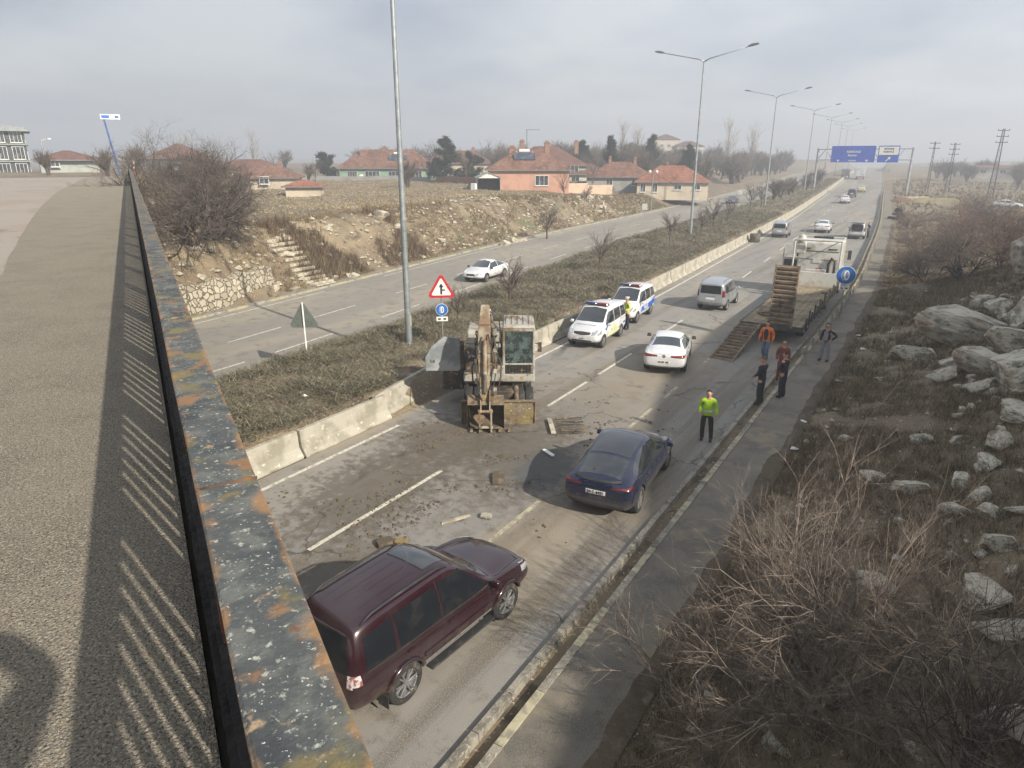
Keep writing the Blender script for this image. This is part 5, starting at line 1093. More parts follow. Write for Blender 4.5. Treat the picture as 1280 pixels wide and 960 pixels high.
def person(label,x,y,deg,jm,tm,sm=None,hairm=None,hat=None,arms=None,legs=None,head=(0,0),sc=1.0,z=None,lean=0,bulk=1.0,stripe=None,vest=None,bald=False,group=None,belt=True):
    t=empty('person',label,'person',(x,y,Tz(x,y) if z is None else z),R(deg)); 
    A={'L':[(-.18,0,1.42),(-.235,-.02,1.15),(-.245,.08,.91)],'R':[(.18,0,1.42),(.235,-.02,1.15),(.245,.08,.91)]}
    G={'L':[(-.095,0,.90),(-.11,.03,.49),(-.125,-.01,.09)],'R':[(.095,0,.90),(.11,.03,.49),(.125,-.01,.09)]}
    if arms: A.update(arms)
    if legs: G.update(legs)
    hx,hy=head; f=lean
    V3=Vector
    pel=V3((0,0,.95)); wa=V3((0,.01+f*.3,1.10)); ch=V3((0,.02+f*.7,1.30)); nk=V3((0,.01+f,1.47)); h0=V3((hx*.3,.02+f+hy*.4,1.55)); h1=V3((hx,.035+f+hy,1.63)); h2=V3((hx,.02+f+hy,1.71))
    for k in A: A[k]=[V3(A[k][0])+V3((0,f,0)),V3(A[k][1])+V3((0,f*.8,0)),V3(A[k][2])+V3((0,f*.7,0))]
    J=[(pel,(.15,.11)),(wa,(.13,.10)),(ch,(.155,.11)),(nk,.062),(h0,.07),(h1,(.085,.10)),(h2,(.065,.075))]; E_=[(0,1),(1,2),(2,3),(3,4),(4,5),(5,6)]
    ex_=MB()
    for k in ('L','R'):
        a=A[k]; b=len(J); d=(V3(a[2])-V3(a[1])).normalized(); hnd=V3(a[2])+d*.075
        J+=[(a[0],.068),(a[1],.045),(a[2],.03),(hnd,(.040,.022))]; E_+=[(2,b),(b,b+1),(b+1,b+2),(b+2,b+3)]
        px=frame(d)[0]; py=d.cross(px)
        side=py if abs(py.x)<abs(py.y) else px; cur=d.cross(side)
        inw=-1 if (k=='R') else 1
        if cur.x*inw<0: cur=-cur
        for q in range(4):
            base=hnd+side*(-.027+.018*q)+d*.02; ln=(.062,.074,.07,.055)[q]
            ex_.tube([base,base+d*ln*.5+cur*.006,base+d*ln*.85+cur*.022,base+d*ln+cur*.036],[.0088,.0085,.0078,.006],6)
        ex_.tube([hnd-side*.03-d*.02,hnd-side*.052+d*.018+cur*.012,hnd-side*.056+d*.048+cur*.024],[.0105,.009,.007],6)
        g=G[k]; b=len(J)
        J+=[(g[0],.088),(g[1],.056),(g[2],.038),(V3(g[2])+V3((0,.12,-.055)),(.036,.026))]; E_+=[(0,b),(b,b+1),(b+1,b+2),(b+2,b+3)]
    # face
    fc=h1+V3((0,.088,0)); ex_.tube([fc+V3((0,-.01,.03)),fc+V3((0,.022,-.012)),fc+V3((0,0,-.025))],[.008,.014,.010],6)
    for s in (-1,1):
        ex_.tube([h1+V3((s*.082,-.005,.02)),h1+V3((s*.096,-.012,.012)),h1+V3((s*.084,-.005,-.03))],[.008,.014,.007],6)
    skinned('body',J,E_,M['skin'],t,extra=ex_)
    for s in (-1,1):
        mb=MB(); mb.lathe([(-.008,.0001),(-.005,.008),(.0,.010),(.006,.0001)],8,'y',fc+V3((s*.033,-.006,.015))); mb.build('eye',M['ink'],t,smooth=True)
    mb=MB(); mb.tube([fc+V3((-.026,-.008,-.045)),fc+V3((0,-.002,-.047)),fc+V3((.026,-.008,-.045))],.005,5); mb.build('mouth',mat_cache('lips',rgb('#8a5548')),t)
    # jacket
    b_=bulk; JJ=[(V3((0,.0,.86)),(.175*b_,.135*b_)),(wa,(.160*b_,.13*b_)),(V3((0,.02+f*.7,1.31)),(.165*b_,.13*b_)),(V3((0,.01+f,1.41)),(.115,.10)),(V3((0,.01+f,1.49)),(.07,.07))]; EE=[(0,1),(1,2),(2,3),(3,4)]
    for k in ('L','R'):
        a=A[k]; b=len(JJ); d=(V3(a[2])-V3(a[1])).normalized(); JJ+=[(V3(a[0])+V3((0,0,-.035)),.082*b_),(a[1],.062*b_),(V3(a[2])-d*.0,.050*b_)]; EE+=[(3,b),(b,b+1),(b+1,b+2)]
    skinned('jacket',JJ,EE,jm,t,root=1)
    JJ=[(V3((0,0,.97)),(.15,.115)),(V3((0,0,.86)),(.155,.12))]; EE=[(0,1)]
    for k in ('L','R'):
        g=G[k]; b=len(JJ); JJ+=[(g[0],.105),(g[1],.082),(V3(g[2])+V3((0,0,.03)),.070),(V3(g[2])+V3((0,0,-.045)),.068)]; EE+=[(1,b),(b,b+1),(b+1,b+2),(b+2,b+3)]
    skinned('trousers',JJ,EE,tm,t,root=0)
    for k in ('L','R'):
        g=V3(G[k][2]); mb=MB()
        JJ=[(g+V3((0,-.05,-.04)),.055),(g+V3((0,.05,-.04)),.056),(g+V3((0,.17,-.05)),.045)]
        skinned('shoe',JJ,[(0,1),(1,2)],M['shoe'],t)
    if not bald:
        JJ=[(h1+V3((0,-.035,.02)),.092),(h2+V3((0,-.008,.0)),.083),(h2+V3((0,.03,.012)),.062)]; skinned('hair',JJ,[(0,1),(1,2)],hairm or M['hair'],t)
    if hat:
        mb=MB(); mb.lathe([(0,.10),(.05,.115),(.075,.11),(.085,.0001)],18,'z',h2+V3((0,0,-.02))); mb.prism([(-.07,.06),(.07,.06),(.05,.16),(-.05,.16)],h2.z-.02,h2.z-.005,'z'); o=mb.build('cap',hat,t,smooth=40)
        o.location=(0,0,0)
    if stripe:
        mb=MB()
        mb.lathe([(1.02,.0),(1.02,.177*b_),(1.07,.18*b_),(1.07,.0)],20,'z'); o=mb.build('reflective_band',stripe,t,smooth=40); o.scale=(1,.82,1)
    if vest:
        mb=MB(); mb.prism([(-.07,.95),(.07,.95),(.10,1.25),(.06,1.42),(-.06,1.42),(-.10,1.25)],.10,.165+f,'y'); mb.build('dark_vest_front',vest,t,bevel=.03,seg=3)
    t.scale=(sc,sc,sc); return t
_mc={}
def mat_cache(n,c):
    if n not in _mc: _mc[n]=mat(n,c,.6,spots=[(tuple(q*.8 for q in c),9,.45,.65)])
    return _mc[n]
def cloth(n,c,d=.75): return mat(n,c,.85,spots=[(tuple(q*d for q in c),7,.42,.62,6)],bump=.5,bscale=9)
M['shoe']=cloth('black_shoe_leather',(.02,.02,.02)); M['hair']=cloth('dark_hair',(.025,.02,.016)); 
lime=cloth('lime_hi_vis_cloth',rgb('#a6cc28'),.85); blk_=cloth('black_trouser_cloth',(.018,.018,.022)); navy=cloth('navy_uniform_cloth',(.014,.016,.028))
jeans=cloth('blue_jeans_cloth',rgb('#5f7186')); orange=cloth('orange_work_jacket',rgb('#e0701f'),.8); brown=cloth('red_brown_jacket',rgb('#7a4238')); dark=cloth('black_jacket_cloth',(.022,.022,.024)); greyt=cloth('grey_tracksuit_cloth',rgb('#8a8a92')); pale=cloth('pale_lime_jacket_cloth',rgb('#cddb63'),.85)
bluej=cloth('blue_jacket_cloth',rgb('#20335c'))
whitec=cloth('white_cap_cloth',rgb('#c9c9c6'))
person('officer in a lime high-visibility jacket and black trousers, looking down beside the kerb',-5.55,20.9,190,lime,blk_,arms={'L':[(-.19,0,1.43),(-.26,.0,1.16),(-.29,.10,.92)],'R':[(.19,0,1.43),(.235,-.03,1.16),(.22,.14,.95)]},legs={'L':[(-.10,0,.9),(-.15,.04,.48),(-.17,0,.09)],'R':[(.10,0,.9),(.12,.03,.48),(.12,-.02,.09)]},head=(0,.03),bulk=1.08,sc=1.0,z=.005,stripe=whitec)
person('bald police officer in navy uniform standing in front of his colleague by the kerb',-4.85,25.35,78,navy,blk_,arms={'L':[(-.19,0,1.43),(-.24,.06,1.16),(-.07,.23,1.04)],'R':[(.19,0,1.43),(.24,.06,1.16),(.07,.25,1.02)]},bald=False,hairm=cloth('grey_brown_cropped_hair',rgb('#6f5448')),sc=1.06,z=.0,bulk=1.05)
person('dark-haired police officer in navy uniform standing just behind the bald one',-4.30,26.5,72,navy,blk_,arms={'L':[(-.19,0,1.43),(-.24,.05,1.16),(-.08,.22,1.06)],'R':[(.19,0,1.43),(.24,.05,1.16),(.07,.24,1.03)]},sc=1.03,z=.04,bulk=1.02)
person('man in an orange work jacket and blue jeans walking below the lowered loading ramp',-6.05,31.5,172,orange,jeans,arms={'L':[(-.19,0,1.43),(-.26,-.06,1.17),(-.28,.04,.93)],'R':[(.19,0,1.43),(.26,-.03,1.18),(.26,.14,.98)]},legs={'L':[(-.09,0,.9),(-.10,.10,.50),(-.10,.04,.10)],'R':[(.09,0,.9),(.10,.02,.48),(.10,-.16,.10)]},vest=dark,sc=1.05,z=.005,bulk=1.08)
person('bald person in a red-brown jacket standing behind the two navy officers',-4.82,28.9,196,brown,brown,bald=True,sc=.98,z=.0,bulk=1.1)
person('man in an open black jacket over grey clothes, hand on hip, standing on the footpath',-3.70,32.7,165,dark,greyt,arms={'L':[(-.19,0,1.43),(-.40,-.05,1.20),(-.22,.08,1.02)],'R':[(.19,0,1.43),(.25,-.02,1.16),(.24,.10,.93)]},vest=greyt,sc=1.0,z=.05,legs={'L':[(-.1,0,.9),(-.13,.02,.48),(-.15,-.02,.09)],'R':[(.1,0,.9),(.14,.03,.48),(.17,.02,.09)]})
person('officer in a pale lime jacket and white cap standing between the two police vans',-13.75,33.75,150,pale,blk_,hat=whitec,sc=1.0,z=.005,arms={'L':[(-.19,0,1.43),(-.27,.03,1.17),(-.14,.22,1.08)]})
person('person in blue beside the estate car with the raised tailgate',-7.55,90.3,120,bluej,blk_,z=.01)
ph=person('person holding up a phone by the bridge railing, just behind the viewpoint',0,0,60,dark,blk_,z=DZ,arms={'L':[(-.19,0,1.43),(-.30,.12,1.25),(-.06,.25,1.45)],'R':[(.19,.05,1.46),(.46,.20,1.70),(.28,.36,1.78)]},bulk=1.15)
ph.location=(BU[0]*-.22+BV[0]*-.50,BU[1]*-.22+BV[1]*-.50,DZ)
# ---------------------------------------------------------------- houses
def tilemat(n,c,c2,c3):
    m=mat(n,c,.9,spots=[(c2,.5,.42,.62,7),(c3,2.2,.5,.68,6),(tuple(q*.55 for q in c),5,.60,.72,5)],bump=.3,bscale=12)
    nt=m.node_tree; p=nt.nodes['Principled BSDF']; tc=N('ShaderNodeTexCoord',nt); wv=N('ShaderNodeTexWave',nt,wave_type='BANDS',bands_direction='Z'); wv.inputs['Scale'].default_value=4.2; wv.inputs['Distortion'].default_value=.6; L(nt,tc.outputs['Object'],wv.inputs[0])
    b=N('ShaderNodeBump',nt); b.inputs['Strength'].default_value=.7; b.inputs['Distance'].default_value=.06; L(nt,wv.outputs[0],b.inputs['Height']); L(nt,b.outputs[0],p.inputs['Normal']); return m
def plaster(n,c): return mat(n,c,.92,spots=[(tuple(q*.8 for q in c),.6,.45,.65,7),(rgb('#8b8068'),1.8,.60,.74,7)],bump=.2,bscale=9)
M['wframe']=mat('white_window_frame',rgb('#cfcdc6'),.5,spots=[(rgb('#aaa79c'),3,.5,.7)])
M['hglass']=mat('house_window_glass',(.03,.035,.04),.15,spots=[((.10,.11,.12),1.5,.5,.62)],spec=.8)
M['solar']=mat('solar_collector',(.03,.04,.055),.2,spots=[((.09,.10,.12),1.5,.45,.65)])
M['brick']=mat('brick_chimney',rgb('#8b6a58'),.9,spots=[(rgb('#6e5142'),5,.45,.6),(rgb('#b3a592'),8,.6,.7)])
M['ht1']=tilemat('terracotta_roof_tiles',rgb('#745243'),rgb('#5f3f31'),rgb('#8c7361')); M['ht2']=tilemat('orange_roof_tiles',rgb('#8a5842'),rgb('#744836'),rgb('#9f7a65')); M['ht3']=tilemat('dull_red_roof_tiles',rgb('#6b4a40'),rgb('#593d33'),rgb('#7d6053'))
def window(par,c,w,h,ax,nm='window',bars=2):
    """ax: 'y-' faces -Y at y=c[1]; 'x+','x-'"""
    rot={'y-':0,'x+':R(90),'x-':R(-90),'y+':R(180)}[ax]
    mb=MB(); 
    for s in (-1,1): mb.box((s*(w/2-.04),0,0),(.08,.1,h)); mb.box((0,0,s*(h/2-.04)),(w-.165,.1,.08))
    for k in range(1,bars): mb.box((-w/2+w*k/bars,0,0),(.05,.07,h-.165))
    o=mb.build(nm,M['wframe'],par); o.location=c; o.rotation_euler=(0,0,rot)
    mb=MB(); mb.box((0,.02,0),(w-.1,.03,h-.1)); mb.build('pane',M['hglass'],o)
    mb=MB(); mb.box((0,-.06,-h/2-.05),(w+.2,.2,.07)); mb.build('sill',M['wframe'],o)
    return o
def chimney(par,x,y,z,h,w=.6,m=None):
    mb=MB(); mb.box((0,0,h/2),(w,w,h)); mb.box((0,0,h),(w+.2,w+.2,.10)); mb.box((0,0,h+.2),(w*.7,w*.7,.3)); o=mb.build('chimney',m or M['brick'],par); o.location=(x,y,z); return o
def house(name,label,x,y,deg,Lx,Ly,h,rh,wm,rm,wins=(),chim=(),over=.6,z=None,hip=True,door=None,cat='house',solar=None,rlen=None):
    z=(Tz(x,y)-.15) if z is None else z
    t=empty(name,label,cat,(x,y,z),R(deg))
    mb=MB(); mb.box((0,0,h/2-.5),(Lx,Ly,h+1)); mb.build('wall',wm,t)
    o_=over; a,b=Lx/2+o_,Ly/2+o_; r=(Lx-Ly)/2 if hip and Lx>Ly else (0 if hip else Lx/2+o_)
    r=max(r,.3)
    if rlen: r=rlen
    V=[(-a,-b,h),(a,-b,h),(a,b,h),(-a,b,h),(-r,0,h+rh),(r,0,h+rh)]
    V+=[(p[0],p[1],p[2]-.14) for p in V[:4]]
    F=[(0,1,5,4),(2,3,4,5),(1,2,5),(3,0,4),(0,6,7,1),(1,7,8,2),(2,8,9,3),(3,9,6,0),(6,9,8,7)]
    mb=MB(); mb.add(V,F); roof=mb.build('roof',rm,t)
    mb=MB(); mb.box((0,-b,h-.10),(2*a,.06,.16)); mb.build('gutter',M['grey'],t)
    for w in wins: window(t,*w)
    for c in chim: chimney(roof,*c)
    if door:
        mb=MB(); mb.box((0,0,1.0),(.95,.08,2.0)); d=mb.build('door',M['ht3'],t); d.location=door; mb=MB(); mb.box((.35,-.06,1.0),(.05,.05,.14)); mb.build('handle',M['steel'],d)
    if solar:
        sx,sy,sz,sw=solar
        mb=MB(); mb.box((0,0,0),(sw,.08,1.5)); 
        for k in range(5): mb.box((-sw/2+sw*k/4,-.05,0),(.05,.03,1.5),m=None)
        o=mb.build('solar_panel',M['solar'],t); o.location=(sx,sy,sz); o.rotation_euler=(R(-42),0,0)
        mb=MB(); mb.lathe([(-.9,.0001),(-.9,.32),(.9,.32),(.9,.0001)],14,'x'); o=mb.build('water_tank',M['wframe'],t,smooth=40); o.location=(sx,sy+.8,sz+.9)
        mb=MB(); 
        for s in (-1,1): mb.tube([(sx+s*sw*.4,sy+.7,sz-.9),(sx+s*sw*.4,sy+.8,sz+.9)],.04,5)
        mb.build('panel_frame',M['wframe'],t)
    return t
M['ag']=plaster('grey_block_wall',rgb('#474d4d')); M['slab']=mat('pale_concrete_slab',rgb('#7f8584'),.8,spots=[(rgb('#8b908e'),1,.45,.65)])
green=plaster('green_plaster',rgb('#7f9a80')); pink=plaster('pink_plaster',rgb('#b58a75')); cream=plaster('cream_plaster',rgb('#b7ab97')); grey=plaster('grey_plaster',rgb('#8e8e8a')); white=plaster('whitewashed_plaster',rgb('#b9b6ad'))
ga_=-34
hg=house('village_house','long green house with red tiled roof and four white windows, left of the tall pine',-113,127,31,21,9,3.3,4.1,green,M['ht1'],[((-7.6,-4.52,1.9),2.3,1.6,'y-','window',4),((-3.0,-4.52,1.9),3.4,1.6,'y-','window',4),((2.3,-4.52,1.9),3.4,1.6,'y-','window',4),((7.2,-4.52,1.9),2.4,1.6,'y-','window',3)],[(-5.5,-1.0,4.6,2.4,1.5),(-.8,.0,6.6,1.2,.9)],solar=(2.6,-2.6,5.6,4.2),z=3.2)
for x in (-5.4,5.2):
    mb=MB(); mb.lathe([(0,.0001),(.06,.3),(.2,.55),(.22,.55),(.08,.3),(.03,.0001)],16,'y'); o=mb.build('satellite_dish',M['wframe'],hg,smooth=40); o.location=(x,-5.1,1.4); o.rotation_euler=(R(20),0,R(20))
hp=house('village_house','pink house with red tiled roof and solar panel, behind the grey metal shed',-65.0,109.5,35,13.8,9.5,3.7,3.2,pink,M['ht1'],[((2.2,-4.77,1.95),2.3,1.7,'y-','window',3),((6.92,-1.5,2.0),1.2,1.9,'x+','window',2),((6.92,2.2,1.8),1.4,1.4,'x+','window',2)],[(3.6,1.0,5.6,2.6,.9),(-.9,.5,6.2,2.2,.8),(-2.6,.9,6.0,1.4,1.1)],solar=(-.6,-2.4,5.9,3.6),z=3.1)
mb=MB(); mb.tube([(0,1,6.5),(0,1,10.4)],.05,5); 
for k in range(5): mb.tube([(-.1+.45*k,1,10.3),(-.1+.45*k,.4,10.3)],.02,4)
mb.tube([(-.2,.9,10.35),(2.3,.9,10.35)],.03,4); mb.build('aerial',M['pyl'],hp)
house('village_house','pale green house with high hip roof, rising directly behind the pink house',-79,141,33,17,12,3.4,4.0,plaster('pale_green_plaster',rgb('#9aa88c')),M['ht3'],[((6,-6.52,2.6),1.8,1.5,'y-')],[(7.0,.5,5.8,2.6,.9),(-5,1,5.8,2,.9)],z=3.8)
house('village_house','house with dull red roof half hidden behind the tall pine',-114,156,33,18,10,4.2,3.2,cream,M['ht3'],[((-4,-5.02,2.4),1.6,1.4,'y-'),((2,-5.02,2.4),1.6,1.4,'y-')],[(-2,0,6.3,2,.9),(4,0,6.0,2,.9)],z=3.2)
house('village_house','house with reddish roof and pale veranda, right of the pink house',-72,142,30,15,8,2.8,2.2,white,M['ht3'],[((-4,-4.02,1.6),1.8,1.4,'y-'),((0,-4.02,1.6),1.8,1.4,'y-'),((4,-4.02,1.6),1.8,1.4,'y-')],[],z=2.6)
ho=house('village_house','low stone house with bright orange tiled roof beside the opposite carriageway',-46.3,132.5,22,13.0,8.5,2.3,2.9,cream,M['ht2'],[((-5.4,-4.27,1.2),1.0,1.6,'y-'),((-3.2,-4.27,1.2),1.0,1.6,'y-'),((1.0,-4.27,1.3),1.4,.9,'y-'),((4.4,-4.27,1.3),1.4,.9,'y-')],[(-1,0,4.9,.6,.5)],z=2.2)
house('village_house','older house with darker red roof adjoining the orange roofed house on its left',-58.0,134.5,24,13,9,2.6,2.8,grey,M['ht1'],[((-2,-4.52,1.6),1.3,1.3,'y-'),((3,-4.52,1.6),1.3,1.3,'y-')],[(-2,-.5,4.9,1.3,.6),(3,1,4.4,1.6,.6)],z=2.6)
# metal shed
sh=empty('shed','small open-fronted grey metal shed in front of the pink house','shed',(-66.6,99.3,Tz(-66.6,99.3)),R(38))
M['tin']=mat('grey_sheet_metal',rgb('#8a9491'),.55,metal=.3,spots=[(rgb('#6f7a78'),1.5,.45,.65),(rgb('#9b8a70'),4,.63,.74)])
mb=MB(); mb.box((-1.9,0,1.05),(.06,4.4,2.2)); mb.box((1.9,0,1.05),(.06,4.4,2.2)); mb.box((0,2.17,1.05),(3.74,.06,2.2)); mb.build('wall',M['tin'],sh)
mb=MB(); mb.prism([(-2.15,2.16),(0,2.95),(2.15,2.16),(2.15,2.24),(0,3.05),(-2.15,2.24)],-2.4,2.5,'y'); mb.build('roof',M['tin'],sh)
mb=MB(); mb.prism([(-1.85,2.12),(1.85,2.12),(0,2.86)],-2.22,-2.17,'y'); mb.build('gable',M['wframe'],sh)
mb=MB(); mb.box((0,1.2,1.0),(3.6,1.6,1.9)); mb.build('dark_block',M['hose'],sh)  # black block filling the rear of the shed
mb=MB(); mb.box((0,0,.5),(1.0,.5,1.1),taper=.92); o=mb.build('water_container',M['signw'],None,bevel=.05); o.location=(-66.9,95.6,Tz(-66.9,95.6)); tag(o,'white upright container standing left in front of the grey metal shed','container')
# garden walls
def gwall(label,p0,p1,h,m,th=.25,cat='wall',name='garden_wall'):
    p0=Vector(p0);p1=Vector(p1); d=p1-p0; n=max(1,int(d.length/4)); z0=Tz(*p0)
    t=MB()
    for k in range(n):
        a=p0.lerp(p1,k/n); b=p0.lerp(p1,(k+1)/n); c=(a+b)/2; z=Tz(c.x,c.y)
        t.box((c.x-p0.x,c.y-p0.y,z-z0+h/2-.3),(d.length/n,th,h+.6+.002*(k%2)),rot=Matrix.Rotation(math.atan2(d.y,d.x),3,'Z'))
    t2=t.build(name,m,None); t2.location=(p0.x,p0.y,z0); return tag(t2,label,cat)
gwall('pale pink garden wall right of the pink house',(-58.0,110),(-52,117.5),1.7,plaster('pale_pink_wall',rgb('#c2a790')))
gwall('dark garden wall running in front of the green house',(-126,112),(-98,124),.9,grey)
gwall('dark boundary wall between the pine and the shed',(-92,118),(-72,107),1.3,M['brick'])
# ruined hut and roofs behind the big thorn tree
house('hut','ruined little stone hut with sagging orange roof right of the thorn tree',-76,68,40,4.6,3.6,1.4,.8,cream,M['ht2'],[],[],over=.5,cat='hut')
house('village_house','low red roofed house behind the thorn tree',-98,80,42,10,8,1.9,1.9,cream,M['ht1'],[((0,-4.52,1.5),1.5,1.2,'y-')],[(2,0,3.2,.8,.6)])
house('village_house','farther red roofed house behind the left part of the thorn tree',-118,92,42,14,9,2.6,2.2,cream,M['ht3'],[((-3,-5.02,2.5),1.5,1.2,'y-')],[])
house('village_house','big brown roofed house at the skyline above the thorn tree',-155,102,50,13,12,5.2,3.2,M['ag'],M['ht3'],[((0,-6.02,3.5),1.6,1.4,'y-')],[],z=3.5)
# beyond the bridge road
ap=empty('apartment_building','four-storey grey apartment block under construction at the far left edge','apartment building',(-144.3,56.0,.9),R(66))
mb=MB(); mb.box((0,0,5.5),(16,12,13)); mb.build('wall',M['ag'],ap)
for k in range(5):
    mb=MB(); mb.box((0,0,1.9+k*2.7),(16.8,12.8,.22)); mb.build('floor_slab',M['slab'],ap)
mb=MB(); mb.prism([(-9,12.1),(9,12.1),(8,12.7),(0,13.9),(-8,12.7)],-7,7,'y'); mb.build('roof',M['slab'],ap)
for k in range(4):
    for i,x in enumerate((-6.6,-4.2,-1.2,1.4,4.4,6.8)): window(ap,(x,-6.02,3.25+k*2.7),1.7,2.1,'y-','window',3)
    for yy in (-4,0,4): window(ap,(8.02,yy,3.25+k*2.7),1.8,2.1,'x+','window',3)
house('village_house','hip roofed pale house just beyond the end of the bridge road',-124,61.5,66,8,7,3.3,1.4,plaster('pale_grey_green',rgb('#9aa098')),M['ht3'],[((-2,-4.02,2.8),1.2,1.2,'y-')],[],z=5.2,over=1.0)
# pole with small blue and white sign at the bridge end
bp=empty('sign_pole','leaning blue pole with a small blue and white sign at the far railing end','sign pole',(-84.6,47.6,6.3),R(60)); 
mb=MB(); mb.tube([(0,0,0),(-.75,0,6.9)],[.11,.09],8); mb.build('pole',mat('blue_pole_paint',rgb('#3c5c96'),.5,spots=[(rgb('#2c4a80'),3,.45,.65)]),bp)
mb=MB(); mb.box((-.05,-.05,7.0),(2.0,.08,.55)); o=mb.build('sign_board',M['signw'],bp); mb=MB(); mb.box((-.55,-.10,7.0),(.8,.03,.32)); mb.box((.6,-.10,7.0),(.4,.03,.25)); mb.build('blue_mark',M['signb'],o)
bp=empty('road_sign','red and white post sign just right of the leaning blue pole','road sign',(-82.4,48.0,6.4),R(60)); mb=MB(); mb.tube([(0,0,0),(0,0,2.1)],.05,6); mb.build('post',M['signr'],bp); mb=MB(); mb.box((.12,-.05,1.6),(.18,.05,.9)); mb.build('marker_board',M['signw'],bp)
for i,(x,y,h,lb) in enumerate([(-127.2,59.5,6.4,'pale lamp pole beside the apartment block, nearer of two'),(-129,63.5,3.6,'short pale lamp pole right of the apartment block, the farther one')]):
    t=empty('street_lamp',lb,'street lamp',(x,y,5.2)); mb=MB(); mb.tube([(0,0,0),(0,0,h)],.13,8); mb.build('pole',M['galv'],t); mb=MB(); mb.tube([(0,0,h-.2),(.8,.6,h+.1)],.05,6); mb.box((.95,.7,h+.1),(.7,.5,.2)); mb.build('lamp_head',M['wframe'],t)
# village lamp with two globes
t=empty('street_lamp','thin village lamp post with two white globes before the red roofs','street lamp',(-42.8,113.2,Tz(-42.8,113.2)-.1)); mb=MB(); mb.tube([(0,0,0),(0,0,6.6)],.09,8); mb.tube([(-.6,0,6.5),(.6,0,6.5)],.05,6); mb.build('pole',M['galv'],t)
for s in (-1,1):
    mb=MB(); mb.lathe([(-.25,.0001),(-.2,.16),(0,.25),(.2,.16),(.25,.0001)],12,'z',(s*.6,0,6.7)); mb.build('globe',M['signw'],t,smooth=True)
# small plates near the junction
for x,y,lb in ((-36.4,99.5,'small white road sign with a mark at the village junction'),(-34.3,146,'small pale sign post far along the opposite carriageway')):
    t=empty('road_sign',lb,'road sign',(x-2.2,y,Tz(x-2.2,y))); mb=MB(); mb.tube([(0,0,0),(0,0,2.2)],.04,6); mb.build('post',M['galv'],t); mb=MB(); mb.box((0,-.06,1.9),(.8,.04,.9)); mb.build('plate',M['signw'],t)
# long shed on the right skyline, far blocks on a knoll
lg=empty('long_building','long low white building across the brown field at the far right','building',(22,300,Tz(22,300)+.6),R(-3))
mb=MB(); mb.box((0,0,1.0),(34,9,4)); mb.build('wall',white,lg); mb=MB(); mb.prism([(-5,3),(5,3),(0,3.9)],-17.5,17.5,'x'); mb.build('roof',M['ht3'],lg)
for k in range(6): window(lg,(-14+k*5.6,-4.52,1.8),1.8,1.2,'y-')
random.seed(12)
kx,ky=-123,306
for i,(dx,dy,w,h,lb) in enumerate([(-14,4,12,7,'left of the three pale far blocks on the hazy knoll'),(2,8,14,11,'tallest pale far block in the middle of the hazy knoll'),(17,0,13,8,'right of the three pale far blocks on the hazy knoll')]):
    t=empty('apartment_building',lb,'apartment building',(kx+dx-8,ky+dy+40,Tz(kx+dx-8,ky+dy+40)+2),R(20+8*i)); mb=MB(); mb.box((0,0,h/2),(w,10,h)); mb.build('wall',white if i!=1 else cream,t); mb=MB(); mb.prism([(-w/2-.5,h),(w/2+.5,h),(0,h+2.5)],-5.5,5.5,'y'); mb.build('roof',M['ht3'],t)
    for r in range(int(h//3.2)):
        for c in range(4): window(t,(-w/2+w*(c+.5)/4,-5.02,2+r*3),1.6,1.4,'y-')
# knoll and hills in the haze
V=[];F=[]
def hill(name,cx_,cy_,rx,ry,h,n=40):
    a=np.linspace(-1,1,n); A,B=np.meshgrid(a,a); r=np.clip(1-np.hypot(A,B),0,1); xx=cx_+A*rx; yy=cy_+B*ry
    zz=T(xx,yy)-3+ss(0,1,r)*h*(1+.25*fbm(xx,yy,60,5)); i=(np.arange(n-1)[:,None]*n+np.arange(n-1)[None,:]).ravel()
    o=npmesh(name,np.stack([xx.ravel(),yy.ravel(),zz.ravel()],1),np.stack([i,i+1,i+1+n,i+n],1),M['soil'],smooth=True); o['kind']='structure'
hill('hill',-140,370,80,60,13); hill('hill',95,430,130,80,13)
# fieldstone retaining wall
st=mat('field_stone_wall',rgb('#a9a08c'),.92,bump=.0)
nt=st.node_tree; p=nt.nodes['Principled BSDF']; tc=N('ShaderNodeTexCoord',nt); v1=N('ShaderNodeTexVoronoi',nt,feature='DISTANCE_TO_EDGE'); v2=N('ShaderNodeTexVoronoi',nt); nz=N('ShaderNodeTexNoise',nt); nz.inputs['Scale'].default_value=3; ad=N('ShaderNodeMix',nt,data_type='VECTOR'); 
for v in (v1,v2): v.inputs['Scale'].default_value=2.7
mxv=N('ShaderNodeVectorMath',nt,operation='MULTIPLY_ADD'); mxv.inputs[1].default_value=(.35,.35,.35); L(nt,nz.outputs['Color'],mxv.inputs[0]); L(nt,tc.outputs['Object'],nz.inputs['Vector']); L(nt,tc.outputs['Object'],mxv.inputs[2])
L(nt,mxv.outputs[0],v1.inputs['Vector']); L(nt,mxv.outputs[0],v2.inputs['Vector'])
mr=N('ShaderNodeMapRange',nt); mr.inputs[1].default_value=.02; mr.inputs[2].default_value=.075; L(nt,v1.outputs['Distance'],mr.inputs[0])
hs=N('ShaderNodeMix',nt,data_type='RGBA'); hs.inputs[6].default_value=(*rgb('#857c69'),1); hs.inputs[7].default_value=(*rgb('#b3aa95'),1); L(nt,v2.outputs['Color'],hs.inputs[0])
mm=N('ShaderNodeMix',nt,data_type='RGBA'); mm.inputs[6].default_value=(*rgb('#665d4c'),1); L(nt,mr.outputs[0],mm.inputs[0]); L(nt,hs.outputs[2],mm.inputs[7]); L(nt,mm.outputs[2],p.inputs['Base Color'])
